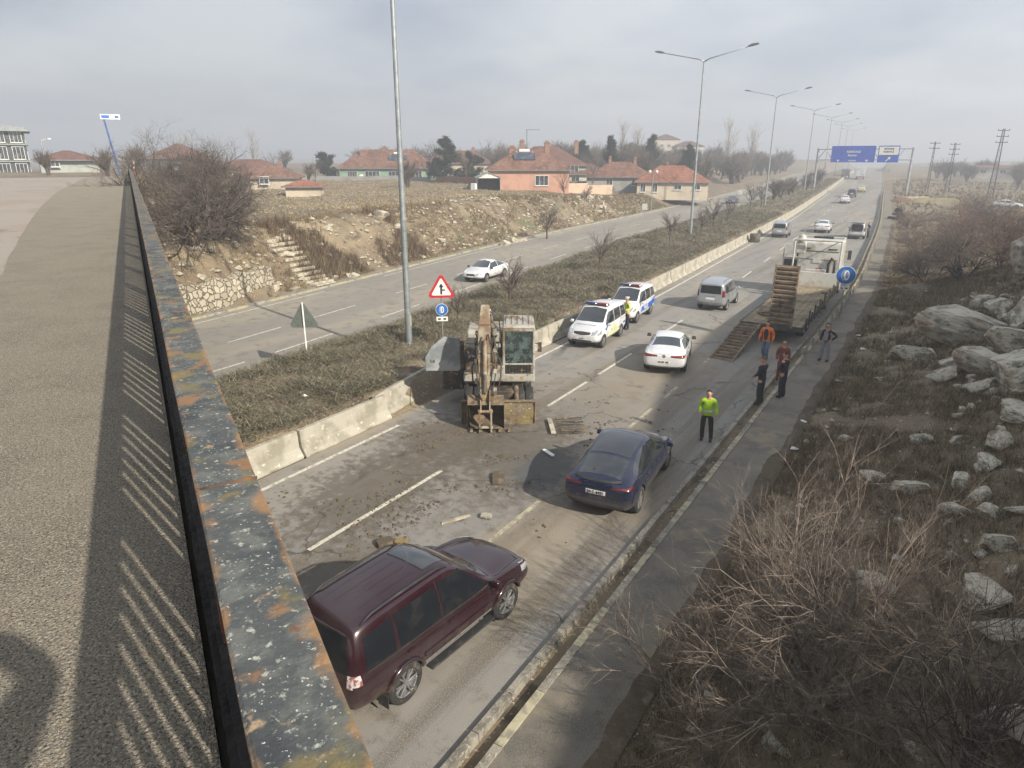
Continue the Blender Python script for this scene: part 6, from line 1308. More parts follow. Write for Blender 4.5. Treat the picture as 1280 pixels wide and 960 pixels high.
b=N('ShaderNodeBump',nt); b.inputs['Strength'].default_value=1; b.inputs['Distance'].default_value=.12; L(nt,mr.outputs[0],b.inputs['Height']); L(nt,b.outputs[0],p.inputs['Normal'])
pts=[(-36.15,20.5),(-36.3,23.0),(-36.75,26.4),(-37.5,29.0),(-38.2,30.9)]; hs_=[1.7,1.75,1.7,1.75,1.7]
V=[];F=[]; N_=24
P=[Vector(q) for q in res([Vector((*q,0)) for q in pts],N_)]
for i,q in enumerate(P):
    d=(P[min(i+1,N_-1)]-P[max(i-1,0)]).normalized(); n_=Vector((-d.y,d.x,0)); n_=n_ if n_.x<0 else -n_
    z0=-.1; h=1.75+.15*math.sin(i*1.3)+.25*(i/N_)
    for (o_,z_) in ((0,z0),(.28,z0+h),(.70,z0+h+.02),(.95,z0)): V.append(q+n_*o_+Vector((0,0,z_)))
for i in range(N_-1):
    for j in range(3): F.append((i*4+j,i*4+j+1,(i+1)*4+j+1,(i+1)*4+j))
F+=[(0,1,2,3),tuple((N_-1)*4+k for k in (3,2,1,0))]
c0=Vector((-36.5,24.5,0)); mb=MB(); mb.add([v-c0 for v in V],F); o=mb.build('stone_wall',st); o.location=c0; tag(o,'curved retaining wall of pale field stones with dark joints below the thorn tree','wall')
# stairs
sa=empty('stairway','rough pale stone stairs climbing the bank right of the field stone wall','stairs',(-37.0,34.6,0))
M['step']=mat('pale_rough_stone',rgb('#aca491'),.9,spots=[(rgb('#8d8470'),2,.45,.62,7),(rgb('#c3bba8'),6,.55,.7,5)],bump=.6,bscale=9)
random.seed(2)
for k in range(13):
    f=k/12; x=-37.1-4.3*f; y=34.6-.6*f; z=Tz(x,y)
    mb=MB(); mb.box((0,0,0),(.36,2.1+random.uniform(-.2,.3),.22),rot=Matrix.Rotation(random.uniform(-.08,.08),3,'Z')); o=mb.build('step',M['step'],sa,bevel=.04); o.location=(x+37.0,y-34.6+random.uniform(-.12,.12),z+.07)
# ---------------------------------------------------------------- vegetation
rng=np.random.default_rng(7)
def veg(n,c,v=.75): return mat(n,c,.95,spots=[(tuple(q*v for q in c),1.3,.42,.62,4)])
M['bark']=mat('grey_brown_bark',rgb('#6f655b'),.95,spots=[(rgb('#4d453d'),2,.45,.62,5),(rgb('#8d8478'),6,.55,.68,4)])
M['barkd']=mat('dark_thorn_bark',rgb('#4c423a'),.95,spots=[(rgb('#352e28'),2,.45,.62,5),(rgb('#6b6057'),5,.55,.68,4)])
M['twig']=mat('pale_twig',rgb('#8a7d6c'),.95,spots=[(rgb('#6b5f50'),1.5,.45,.62,3),(rgb('#a09380'),2.7,.55,.7,3)])
M['twigd']=mat('dark_twig',rgb('#5f554c'),.95,spots=[(rgb('#473f37'),.8,.45,.62,3),(rgb('#766a5c'),1.7,.55,.7,3)])
M['needle']=mat('pine_needles',rgb('#26331f'),.9,spots=[(rgb('#182214'),.7,.42,.6,4),(rgb('#3c482b'),1.1,.55,.7,4)])
M['straw']=veg('pale_straw',rgb('#aa9b7c')); M['dry1']=veg('dry_grass_straw',rgb('#8f7f60')); M['dry2']=veg('dry_grass_brown',rgb('#69543f')); M['dry3']=veg('dead_weed_dark',rgb('#33291f')); M['olive']=veg('olive_grass',rgb('#5a5c35'))
M['jun1']=veg('grey_green_shrub',rgb('#5e604b')); M['jun2']=veg('dry_brown_shrub',rgb('#6f6450')); M['jun3']=veg('dark_shrub_twig',rgb('#33302a')); M['jun4']=veg('pale_dry_shrub_tip',rgb('#918770'))
class Seg:
    def __init__(s): s.a=[];s.b=[];s.r0=[];s.r1=[]
    def add(s,a,b,r0,r1): s.a.append(a);s.b.append(b);s.r0.append(r0);s.r1.append(r1)
    def build(s,name,m,parent,n=3):
        A=np.array(s.a);B=np.array(s.b);r0=np.array(s.r0)[:,None];r1=np.array(s.r1)[:,None]; D=B-A; D/=np.linalg.norm(D,axis=1,keepdims=True)+1e-9
        ref=np.where(np.abs(D[:,2:3])<.9,np.array([[0,0,1.]]),np.array([[1.,0,0]])); X=np.cross(D,ref); X/=np.linalg.norm(X,axis=1,keepdims=True)+1e-9; Y_=np.cross(D,X)
        K=len(A); V=np.zeros((K,2*n,3))
        for j in range(n):
            c,s_=math.cos(2*math.pi*j/n),math.sin(2*math.pi*j/n); V[:,j]=A+(X*c+Y_*s_)*r0; V[:,n+j]=B+(X*c+Y_*s_)*r1
        base=(np.arange(K)*2*n)[:,None]; F=np.concatenate([base+np.array([[j,(j+1)%n,n+(j+1)%n,n+j]]) for j in range(n)])
        return npmesh(name,V.reshape(-1,3),F,m,parent,smooth=n>4)
def grow(segs,rnd,p,d,length,r,level,P):
    """segs: list of Seg per level"""
    n=P['n'][level]; st=length/n; pts=[]
    for i in range(n):
        j=P['wob'][level]; d=d+np.array([rnd.gauss(0,j),rnd.gauss(0,j),rnd.gauss(0,j)+P['up'][level]]); d/=np.linalg.norm(d)
        q=p+d*st; r1=r*(1-(1-P['tap'])/n) ; segs[level].add(p,q,r,r1); p=q; r=r1; pts.append((p,d,r))
    if level+1<len(P['n']):
        k=P['kids'][level]
        for c in range(k):
            t=rnd.uniform(P['from'][level],1); i=min(n-1,int(t*n)); q,dd,rr=pts[i]
            ax=np.array([rnd.gauss(0,1),rnd.gauss(0,1),rnd.gauss(0,1)]); ax-=dd*ax.dot(dd); ax/=np.linalg.norm(ax)+1e-9
            a=rnd.uniform(*P['ang'][level]); nd=dd*math.cos(a)+ax*math.sin(a)
            grow(segs,rnd,q,nd,length*rnd.uniform(*P['len'][level]),rr*P['rr'][level],level+1,P)
def tree_proto(seed,stems,h,r,P,spread=.25,mt=None,mw=None,lowest=0):
    rnd=random.Random(seed); L_=len(P['n']); segs=[Seg() for _ in range(L_)]
    for s in range(stems):
        a=rnd.uniform(0,6.283); sp=rnd.uniform(.3,1)*spread; d=np.array([math.cos(a)*sp,math.sin(a)*sp,1.0]); d/=np.linalg.norm(d)
        grow(segs,rnd,np.array([math.cos(a)*.012*(stems>1),math.sin(a)*.012*(stems>1),-.15]),d,h*rnd.uniform(.8,1.1),r*rnd.uniform(.7,1.1),0,P)
    return segs
def merge(sl):
    o=Seg()
    for s in sl: o.a+=s.a;o.b+=s.b;o.r0+=s.r0;o.r1+=s.r1
    return o
def bare_tree(name,label,loc,seed,stems,h,r,P,spread=.25,mt=None,mw=None,group=None,cat='tree',split=1):
    t=empty(name,label,cat,loc,0,group); segs=tree_proto(seed,stems,h,r,P,spread)
    merge(segs[:split]).build('trunk',mt or M['bark'],t,6); 
    if len(segs)>split+1:
        merge(segs[split:split+1]).build('limb',mt or M['bark'],t,5); merge(segs[split+1:]).build('crown',mw or M['twig'],t,3)
    else: merge(segs[split:]).build('crown',mw or M['twig'],t,3)
    return t
def blades(P,n,h,w,spread,lean,up=1.0,seed=0,jh=.5):
    """P (K,3) tuft positions, n blades each"""
    g=np.random.default_rng(seed); K=len(P); B=np.repeat(P,n,0); m=K*n
    B=B+np.stack([g.normal(0,spread,m),g.normal(0,spread,m),np.zeros(m)],1)
    a=g.uniform(0,2*np.pi,m); L_=h*(1+g.uniform(-jh,jh,m)); ln=lean*g.uniform(.2,1,m)
    d=np.stack([np.cos(a)*ln,np.sin(a)*ln,np.full(m,up)],1); d/=np.linalg.norm(d,axis=1,keepdims=True)
    b=g.uniform(0,2*np.pi,m); s=np.stack([np.cos(b),np.sin(b),np.zeros(m)],1)*(w/2)
    T_=B+d*L_[:,None]; V=np.stack([B-s,B+s,T_],1).reshape(-1,3); return V,np.arange(m*3).reshape(-1,3)
def put_blades(name,label,cat,sets,ms,seed=0):
    V=[];F=[];MI=[];b=0; g=np.random.default_rng(seed)
    for v,f,wts in sets:
        V.append(v);F.append(f+b);b+=len(v); MI.append(g.choice(len(ms),len(f),p=wts))
    o=npmesh(name,np.concatenate(V),np.concatenate(F),ms,mi=np.concatenate(MI)); return tag(o,label,cat,kind='stuff')
def zat(x,y): return T(x,y)
# --- median shrub cover
def scatter(n,x0,x1,y0,y1,g): return g.uniform(x0,x1,n),g.uniform(y0,y1,n)
g=np.random.default_rng(11)
def mounds(n,y0,y1,hh,nb,w,seed):
    y=g.uniform(y0,y1,n); f=g.uniform(0,1,n); xa=cR(y)-16.55; xb=cL(y)-24.6; x=xa+(xb-xa)*f
    keep=~((np.hypot(x+15.2,(y-20.8))<2.7)); x=x[keep];y=y[keep]
    nn=np.clip(fbm(x,y,1.3,9,3)+.35,0,1); P=np.stack([x,y,zat(x,y)+hh*1.25*nn],1)
    v,f=blades(P,nb,hh*.62,w,hh*.62,2.6,.55,seed,.5)
    gg=np.random.default_rng(seed+50); dz=gg.uniform(-hh*.9,hh*.12,len(v)//3); v=v.reshape(-1,3,3); v[:,:,2]+=dz[:,None]; return v.reshape(-1,3),f
sets=[]
for (n,y0,y1,hh,nb,w,sd) in [(7500,6,36,.38,38,.024,1),(5200,36,64,.40,28,.036,2),(4200,64,110,.42,20,.06,3),(2800,110,240,.40,14,.12,4)]:
    v,f=mounds(n,y0,y1,hh,nb,w,sd); sets.append((v,f,[.34,.27,.17,.22]))
put_blades('median_shrubs','low dense grey-green and brown shrubs filling the median between the two carriageways','shrubs',sets,[M['jun1'],M['jun2'],M['jun3'],M['jun4']],3)
# --- right slope dry grass
sets=[]
def rslope(n,y0,y1,t0,t1,h,nb,w,sd,wts,lean=1.2):
    y=g.uniform(y0,y1,n); t=g.uniform(t0,t1,n); x=cK(y)-3.1+t; keep=fbm(x,y,1.6,21,3)>-.28; x=x[keep];y=y[keep]
    v,f=blades(np.stack([x,y,zat(x,y)],1),nb,h,w,.09,lean,1,sd,.6); sets.append((v,f,wts))
rslope(5200,6,30,.25,7,.28,16,.012,5,[.36,.42,.17,.05]); rslope(4200,30,60,.2,9,.32,12,.022,6,[.40,.36,.16,.08]); rslope(3800,60,130,.5,22,.4,10,.05,7,[.42,.33,.15,.10])
rslope(2600,130,260,.5,60,.6,8,.14,8,[.42,.33,.15,.10]); rslope(2600,5,60,-.38,.7,.12,14,.012,9,[.1,.35,.35,.2])
rslope(1500,-5,50,7,16,.35,10,.03,10,[.3,.45,.2,.05])
put_blades('dry_grass','brown dead grass and weeds covering the rocky slope right of the footpath','grass',sets,[M['dry1'],M['dry2'],M['dry3'],M['olive']],5)
# --- left bank and field
sets=[]
def lbank(n,y0,y1,t0,t1,h,nb,w,sd,wts,th=-.25,lean=1.1):
    y=g.uniform(y0,y1,n); t=g.uniform(t0,t1,n); x=cL(y)-35.9-t; keep=(fbm(x,y,3.5,31,3)>th)&(x*BU[0]+y*BU[1]>.8); x=x[keep];y=y[keep]
    v,f=blades(np.stack([x,y,zat(x,y)],1),nb,h,w,.12,lean,1,sd,.6); sets.append((v,f,wts))
lbank(7000,14,60,.2,9,.24,12,.03,11,[.50,.33,.12,.05],-.2); lbank(5600,60,125,.2,9,.32,10,.06,12,[.58,.26,.09,.07],-.2); S1=len(sets); lbank(15000,20,135,7,75,.20,7,.07,13,[.25,.20,.03,.05],-.5)
lbank(1500,34,50,.5,6,.7,16,.03,14,[.2,.5,.3,0],-.05,.5)
sets=[(v,f,(w+[0.0]) if i!=S1 else (w+[.47])) for i,(v,f,w) in enumerate(sets)]
put_blades('dry_grass','straw-coloured dry grass and weeds over the far bank and field below the houses','grass',sets,[M['dry1'],M['dry2'],M['dry3'],M['olive'],M['straw']],6)
# --- gravel and rubble stuff on both banks
def rubble(name,label,xs,ys,s0,s1,m,seed):
    gg=np.random.default_rng(seed); K=len(xs); base=np.array([[1,0,0],[-1,0,0],[0,1,0],[0,-1,0],[0,0,1],[0,0,-1]],float); Fc=np.array([[0,2,4],[2,1,4],[1,3,4],[3,0,4],[2,0,5],[1,2,5],[3,1,5],[0,3,5]])
    sz=s0+(s1-s0)*gg.uniform(0,1,K)**3; V=base[None]*gg.uniform(.55,1.2,(K,6,3)); 
    rot=gg.uniform(0,6.28,K); c,s=np.cos(rot),np.sin(rot); Vx=V[...,0]*c[:,None]-V[...,1]*s[:,None]; Vy=V[...,0]*s[:,None]+V[...,1]*c[:,None]
    V=np.stack([Vx,Vy,V[...,2]*.7],2)*sz[:,None,None]; V+=np.stack([xs,ys,zat(xs,ys)+sz*.25],1)[:,None]
    F=(Fc[None]+(np.arange(K)*6)[:,None,None]).reshape(-1,3)
    o=npmesh(name,V.reshape(-1,3),F,m); return tag(o,label,'rubble',kind='stuff')
M['lime']=mat('pale_limestone',rgb('#aca38f'),.92,spots=[(rgb('#8a8170'),2.2,.42,.6,7),(rgb('#c4bcab'),5,.55,.68,6),(rgb('#6d6656'),1.1,.6,.72,7)],bump=.7,bscale=5,bdetail=8)
M['limed']=mat('weathered_grey_limestone',rgb('#bdb7a6'),.93,spots=[(rgb('#7d796c'),1.7,.45,.62,8),(rgb('#bbb5a5'),4,.55,.68,7),(rgb('#806a54'),1.0,.50,.66,6),(rgb('#4c483f'),5,.58,.68,8),(rgb('#6f7361'),2.6,.60,.72,7)],bump=1.0,bscale=4,bdetail=9)
y=g.uniform(14,120,2600); t=np.abs(g.normal(2.5,2.6,2600)); x=cL(y)-36.2-t; k=(x*BU[0]+y*BU[1]>.9); rubble('rubble','scattered pale stones and rubble over the far bank',x[k],y[k],.05,.32,M['lime'],1)
y=g.uniform(6,60,700); t=g.uniform(.4,8,700); rubble('rubble','small grey stones scattered over the right-hand slope',cK(y)-3.1+t,y,.03,.16,M['limed'],2)
# --- mud crumbs on the road around the excavator
n=14000; a=g.normal(0,1,(n,2)); xs=-11+a[:,0]*2.2+.0*a[:,1]; ys=15.6+a[:,1]*4.2; kk=(xs>-15.0)&(xs<-5.6)&(fbm(xs,ys,1.5,41,4)>.12); xs=xs[kk];ys=ys[kk]
M['mud']=mat('dark_mud',rgb('#4f4536'),.95,spots=[(rgb('#6f614b'),3,.5,.65,5)],bump=.6,bscale=20)
sz=.008+.06*g.uniform(0,1,len(xs))**7
base=np.array([[1,0,0],[-1,0,0],[0,1,0],[0,-1,0],[0,0,.8],[0,0,-.3]],float); Fc=np.array([[0,2,4],[2,1,4],[1,3,4],[3,0,4],[2,0,5],[1,2,5],[3,1,5],[0,3,5]])
V=(base[None]*g.uniform(.5,1.5,(len(xs),6,3)))*sz[:,None,None]+np.stack([xs,ys,np.zeros(len(xs))+.006],1)[:,None]
o=npmesh('mud_crumbs',V.reshape(-1,3),(Fc[None]+(np.arange(len(xs))*6)[:,None,None]).reshape(-1,3),M['mud']); tag(o,'dark crumbs of mud and gravel strewn over the lanes around the excavator','mud',kind='stuff')
# larger debris
def chunk(label,x,y,dims,deg,m,cat='debris',name='debris_piece',tilt=.1,z=.03):
    mb=MB(); random.seed(int(abs(x*100)+abs(y*10))); w,l,h=dims
    P=[(-w/2,-l/2),(w*.35,-l/2*1.1),(w/2,-l*.1),(w*.4,l/2),(-w*.3,l/2*.9),(-w/2,l*.15)]; mb.prism(P,0,h,'z')
    o=mb.build(name,m,None,bevel=.01); o.location=(x,y,z); o.rotation_euler=(tilt,tilt*.6,R(deg)); return tag(o,label,cat)
chunk('slab of broken concrete on the mud, left of the blue crossover',-9.75,14.9,(.35,.70,.05),35,M['mud'])
chunk('whitish crumpled scrap on the dark mud patch, nearest the blue crossover',-8.8,12.9,(.30,.20,.06),20,M['kerb'],tilt=.2)
chunk('long pale splinter lying on the mud before the slab',-9.35,12.35,(.10,.75,.05),-35,M['lime'])
chunk('short white strip of debris between the excavator and the dark patch',-9.35,17.2,(.55,.12,.05),-25,M['signw'])
chunk('yellow-brown clod pile just behind the maroon off-roader',-9.8,10.75,(.30,.24,.10),10,mat('yellowish_clay',rgb('#7d6c46'),.95,spots=[(rgb('#5f5036'),4,.45,.6)],bump=.8,bscale=14))
chunk('dark mud clod with stones nearest the maroon off-roader',-10.15,10.55,(.42,.3,.09),60,M['mud'])
t=empty('grate','mangled dark metal grate lying on a board right of the excavator blade','metal grate',(-10.1,19.35,.03),R(35))
mb=MB(); mb.box((-.3,0,.05),(.16,1.3,.05)); mb.build('board',M['lime'],t)
for k in range(9):
    mb=MB(); mb.box((.35,-.65+k*.16,.07+.02*(k%2)),(.95,.022,.03),rot=Matrix.Rotation(.05*(k%3-1),3,'Z')); mb.build('bar',M['xd'],t)
# --- boulders
def rock_mesh(seed,m,flat=1.0,sub=5):
    rnd=random.Random(seed); bm=bmesh.new(); bmesh.ops.create_icosphere(bm,subdivisions=sub,radius=1)
    planes=[]
    for k in range(11):
        n=Vector((rnd.gauss(0,1),rnd.gauss(0,1),rnd.gauss(0,.8))).normalized(); planes.append((n,rnd.uniform(.42,.80)))
    for v in bm.verts:
        for n,d in planes:
            e=v.co.dot(n)-d
            if e>0: v.co-=n*e*.985
    co=np.array([v.co for v in bm.verts]); dn=fbm(co[:,0]*3+seed,co[:,1]*3+co[:,2]*2.1,1.2,seed%50,4)
    for v,q in zip(bm.verts,dn): v.co*=1+.055*float(q); 
    def rg(a,b,s,sd): return 1-2*np.abs(vnoise(a,b,s,sd))
    c_=math.cos(seed); s_=math.sin(seed); st_=co[:,2]*1.0+co[:,0]*.45*c_+co[:,1]*.45*s_
    rr=(rg(co[:,0]*2+9,st_*5,.9,seed%40)**6)*.05+(rg(co[:,1]*2+3,st_*11,.8,seed%30)**5)*.03+.022*fbm(co[:,0]*9+seed,co[:,1]*9+co[:,2]*7,1.0,seed%20,3)
    for v,q in zip(bm.verts,rr): v.co*=1-float(q)
    for v in bm.verts: v.co.z*=flat
    me=bpy.data.meshes.new('boulder'); bm.to_mesh(me); bm.free(); me.materials.append(m); me.polygons.foreach_set('use_smooth',[True]*len(me.polygons)); me.set_sharp_from_angle(angle=R(16)); return me
RK=[rock_mesh(s,M['limed'],.85) for s in range(1,8)]; RW=[rock_mesh(s,M['lime'],.8,4) for s in range(11,17)]
def boulder(label,x,y,sx,sy,sz,deg,k=0,tilt=0,group=None,lib=RK,dz=0,cat='boulder'):
    o=link('boulder',lib[k%len(lib)]); o.location=(x,y,Tz(x,y)+sz*.16+dz); o.scale=(sx,sy,sz); o.rotation_euler=(tilt,tilt*.4,R(deg)); return tag(o,label,cat,group)
BL=[('grey boulder wedged under the right end of the huge slab',2.9,31.2,1.2,0.9,0.9,-20,2,0.2,0.3),
('long cracked ledge between the huge slab and the reddish-brown boulder',2.2,28.4,1.7,0.8,0.8,-35,0,0.25,0.3),
('squarish boulder leaning on the cracked ledge',0.9,28.6,0.8,0.7,0.7,15,5,0.2,0.1),
('dark pointed boulder above the dark slanting slab',3.7,28.5,1.2,0.9,1.3,50,3,-0.2,0.4),
('pale boulder behind the left tip of the huge slab',0.4,37.8,1.0,0.7,0.6,30,6,0.1,0.1),
('boulder at the upper right beside the sunlit one',4.6,38.0,1.5,1.1,1.2,-15,1,0.2,0.6),
('flat stone slab below the dark slanting slab at the picture edge',2.7,22.6,1.1,0.6,0.45,25,4,0.25,0.1),
('huge pale slab-like boulder jutting left at the top of the rocky slope',1.6,34.5,2.6,1.7,1.25,-25,0,.15,.5),
('sunlit boulder at the right edge above the huge slab-like one',3.9,42.5,1.5,1.3,1.7,10,1,.1,1.6),
('rounded grey boulder on the grass left below the huge slab',-.1,33.4,1.35,.8,.75,-15,2,0,0),
('jagged boulder cluster piece just below the huge slab',1.3,30.2,1.4,.9,.85,20,3,.2,.2),
('dark brown slanting slab at the right edge under the huge boulder',3.0,25.5,1.9,1.1,1.5,30,4,-.35,.4),
('reddish-brown boulder left of the dark slanting slab',2.0,26.3,.9,.8,.7,-30,5,.1,0),
('second brown boulder right behind the huge slab at the picture edge',3.4,33.0,1.5,1.2,1.3,60,6,.1,.7),
('small pale stone alone in the grass close to the footpath',-1.55,22.7,.34,.26,.24,10,0,0,0),
('flat pale stone at the left end of the row of rocks in the grass',-.55,19.6,.55,.35,.28,-10,1,0,0),
('buried whitish rock showing a cracked face in the grass',.4,18.6,.65,.45,.42,25,2,.1,0),
('middle-sized pale rock above the cracked buried one',.45,22.3,.45,.36,.30,-40,3,0,0),
('grey rock with a flat top in the string of rocks on the right',1.95,19.9,.55,.42,.40,15,4,.1,.05),
('tall narrow rock at the head of the string of rocks on the right',2.15,20.9,.42,.60,.50,35,5,.2,.15),
('block-shaped rock in the middle of the string of rocks',1.75,18.0,.45,.38,.34,0,6,0,.05),
('low grey rock left at the foot of the string of rocks',1.35,17.1,.55,.32,.30,-8,0,0,0),
('brownish split rock right at the foot of the string of rocks',1.8,16.9,.40,.36,.34,50,1,.1,.02),
('rounded upright rock below the string of rocks',1.95,15.1,.42,.36,.42,12,2,0,.05),
('long thin rock lying by the picture edge beside the rounded upright one',2.4,16.8,.65,.25,.20,8,3,.0,.05),
('big angular boulder overhanging a dark hollow in the lower right',1.75,13.3,.80,.50,.45,15,4,.15,.25),
('big block boulder at the right edge beneath the overhanging one',2.05,12.3,.75,.55,.52,-12,5,0,.05),
('sloping pale slab behind the twigs of the foreground bush',.05,13.7,.9,.5,.32,-50,6,.35,.05),
('little pale rock standing alone between the grass and the string of rocks',.25,16.7,.20,.18,.2,0,0,0,0),
('low rock at the picture edge in the bottom right corner',1.9,10.2,.6,.5,.3,40,1,.1,.05)]
for lb,x,y,sx,sy,sz,dg,k,tl,dz in BL: boulder(lb,x,y,sx*.85,sy*.85,sz*.85,dg,k,tl,dz=dz*.6)
random.seed(21)
for i in range(46):
    y=random.uniform(8,48); x=float(cK(y))-3.1+random.uniform(1.6,7.5); s=random.uniform(.10,.34); boulder('small grey stone half sunk in the dead grass of the right-hand slope',x,y,s,s*random.uniform(.6,1),s*.7,random.uniform(0,360),i,0,'small stones on the right-hand slope',cat='stone')
for i in range(26):
    y=random.uniform(20,46); x=float(cK(y))-3.1+random.uniform(4.8,9); s=random.uniform(.4,1.0); boulder('grey boulder on the upper part of the right-hand slope',x,y,s,s*random.uniform(.6,1),s*.7,random.uniform(0,360),i,.2,'boulders on the upper right-hand slope')
for i in range(34):
    y=random.uniform(12,27); x=.9+random.random()**.7*2.6+(y-12)*.03; s=random.uniform(.16,.46); boulder('pale angular rock in the rocky strip along the right edge of the slope',x,y,s*1.2,s*random.uniform(.6,1),s*random.uniform(.6,.9),random.uniform(0,360),i,random.uniform(-.3,.4),'pale rocks strewn along the right edge of the slope',cat='stone')
WL=[('large white boulder at the rim of the far bank, left of the lamp pole',-44.0,47.8,1.5,.8,.7,20,0),('white boulder right beside the largest one on the rim',-42.6,48.8,.8,.6,.5,50,1),
('white block at the kerb of the far bank below the field',-39.2,61.5,.8,.6,.7,0,2),('second white block above the kerbside one',-40.0,64.8,.8,.6,.8,30,3),('low white block right of the two kerbside ones',-39.6,66.2,1.0,.5,.4,80,4),
('pale pointed rock halfway up the bank right of the tall lamp pole',-41.5,53.5,.7,.5,.5,15,5),('long pale stone at the rim of the bank above the stairs',-43.2,36.8,.9,.4,.3,30,0),('pale rock beside the lower end of the stairs',-38.0,38.0,.6,.5,.4,10,2)]
for lb,x,y,sx,sy,sz,dg,k in WL: boulder(lb,x,y,sx,sy,sz,dg,k,.1,lib=RW)
for i in range(110):
    y=random.choice([random.uniform(15,60),random.uniform(34,110)]); x=float(cL(y))-36.4-abs(random.gauss(2.6,2.4)); 
    if x*BU[0]+y*BU[1]<1.2: continue
    s=random.uniform(.14,.5)*(.7 if random.random()<.6 else 1.1); boulder('pale stone lying in the weeds of the far bank',x,y,s,s*random.uniform(.6,1),s*random.uniform(.45,.8),random.uniform(0,360),i,.15,'pale stones on the far bank',lib=RW,cat='stone')
for i in range(55):
    y=random.uniform(20,36); x=random.uniform(-44,-37.5)
    if x*BU[0]+y*BU[1]<.9 or x*BU[0]+y*BU[1]>10: continue
    s=random.uniform(.2,.6); boulder('pale stone in the heap above the field stone wall',x,y,s,s*random.uniform(.6,1),s*.6,random.uniform(0,360),i,.2,'pale stones heaped above the field stone wall',lib=RW,cat='stone')
for i in range(26):
    a=random.gauss(0,1.6); b=random.gauss(0,1.2); boulder('white stone in the pile at the end of the far bank',-47.5+a,98+b*2,random.uniform(.35,.9),random.uniform(.3,.7),random.uniform(.3,.6),random.uniform(0,360),i,.2,'white stones piled at the end of the far bank',lib=RW,cat='stone')
# --- saplings in the median
PS=dict(n=[5,5,4,3],wob=[.04,.10,.12,.15],up=[.02,.10,.06,.03],kids=[16,7,5],ang=[(.5,.95),(.35,.8),(.3,.8)],len=[(.38,.6),(.35,.6),(.35,.65)],rr=[.55,.62,.7],tap=.5)
PS['from']=[.38,.25,.2]
sap=[]
SL=[('small bare sapling just right of the triangular warning sign',-20.5,27.6,2.3),('bare sapling in the shrubs in front of the oncoming white saloon',-20.9,33.4,3.0),('bare sapling standing in the shrubs third from the warning sign',-21.3,46.3,3.3),('bare sapling in the shrubs left of the second street lamp',-22.8,65.9,3.4),
('bare sapling just right of the second street lamp',-23.3,77.6,3.6),('bare sapling fifth along the median beyond the second lamp',-23.9,84.6,3.9),('bare sapling sixth along the median beyond the second lamp',-24.6,93.0,3.6),('bare sapling left of the third street lamp pole',-26.5,113,4.6),('bare sapling right of the third street lamp pole',-27.3,124,4.8)]
protos=[]
for i,(lb,x,y,h) in enumerate(SL):
    if i<4: t=bare_tree('sapling',lb,(0,0,0),40+i,1,1.0,.034,PS,.05,M['barkd'],M['twigd'],group='bare saplings planted along the median'); protos.append(t)
    else: t=dup(protos[i%4]); t['label']=lb
    t.location=(x,y,Tz(x,y)-.05); t.scale=(h*.72,h*.72,h*.72); t.rotation_euler=(0,0,i*1.3)
for (x,y,h,lb) in [(-38.4,69.3,4.6,'bare sapling at the kerb of the far bank, below the metal shed'),(-46.5,96,3.0,'small dark bare tree on the far bank left of the white stone pile')]:
    t=dup(protos[1]); t['label']=lb; del t['group']; t.location=(x,y,Tz(x,y)-.05); t.scale=(h*.7,)*3
PS2=dict(n=[7,5,4,3],wob=[.09,.12,.15,.18],up=[.0,.01,.01,0],kids=[9,6,4],ang=[(.3,.9),(.3,.9),(.3,1.0)],len=[(.4,.7),(.35,.65),(.3,.6)],rr=[.6,.6,.65],tap=.4); PS2['from']=[.2,.2,.15]
# --- big thorn tree at left, scrub trees on the right
PT=dict(n=[5,6,5,4,3],wob=[.12,.16,.2,.22,.25],up=[.02,.03,.01,.0,0],kids=[7,7,6,5],ang=[(.5,1.1),(.4,1.0),(.4,1.0),(.4,1.1)],len=[(.55,.85),(.5,.75),(.45,.7),(.4,.7)],rr=[.6,.6,.6,.65],tap=.5)
PT['from']=[.25,.2,.2,.15]
bare_tree('thorn_tree','large dense bare thorn tree on the embankment right of the bridge railing',(-40.9,27.0,Tz(-40.9,27.0)-.2),5,8,3.3,.16,PT,1.25,M['barkd'],M['twigd'],split=2)
bare_tree('thorn_tree','second bare thorn tree at the left behind the largest one, closer to the railing',(-44.5,29.8,Tz(-44.5,29.8)-.2),6,7,3.2,.14,PT,1.2,M['barkd'],M['twigd'],split=2)
PB=dict(n=[5,5,4,3],wob=[.12,.16,.2,.22],up=[.03,.04,.02,0],kids=[8,8,6],ang=[(.4,1.0),(.4,1.0),(.4,1.1)],len=[(.5,.8),(.45,.7),(.4,.7)],rr=[.6,.6,.6],tap=.5)
PB['from']=[.2,.2,.15]
bp_=[]
for i in range(4):
    t=bare_tree('bare_bush','x',(0,0,0),60+i,5,1.0,.035,PB,.8,M['barkd'],M['twigd'],cat='bush'); bp_.append(t)
M['redtw']=mat('reddish_brown_twig',rgb('#665248'),.95,spots=[(rgb('#5c463b'),.9,.45,.62,3),(rgb('#8d7462'),1.9,.55,.7,3)])
BS=[(-0.6,57.5,3.0,'dark bare bush at the path edge beyond the rounded boulder'),(1.6,54.5,3.6,'large dark bare bush left above the huge boulder'),(2.2,66,3.8,'reddish bare tree behind the dark bushes, left of centre'),(4.6,76,4.2,'bare tree with many trunks at the right edge below the white saloon'),(-1.9,76,3.0,'bare bush beside the path, well before the gantry'),(3.9,60,3.6,'dark tangled bush right behind the sunlit boulder'),(0.9,88,3.8,'bare tree in the middle of the thicket below the yellow heap'),(5.5,98,4.4,'bare tree at the far back of the thicket right of the lattice poles'),(-4.1,104,2.6,'low bare bush by the foot of the gantry'),(6.5,88,4.6,'outermost bare tree of the thicket at the right edge'),(-2.2,64,2.4,'low bare bush hugging the path in the shade'),(2.8,120,4.0,'farthest bare tree of the thicket')]
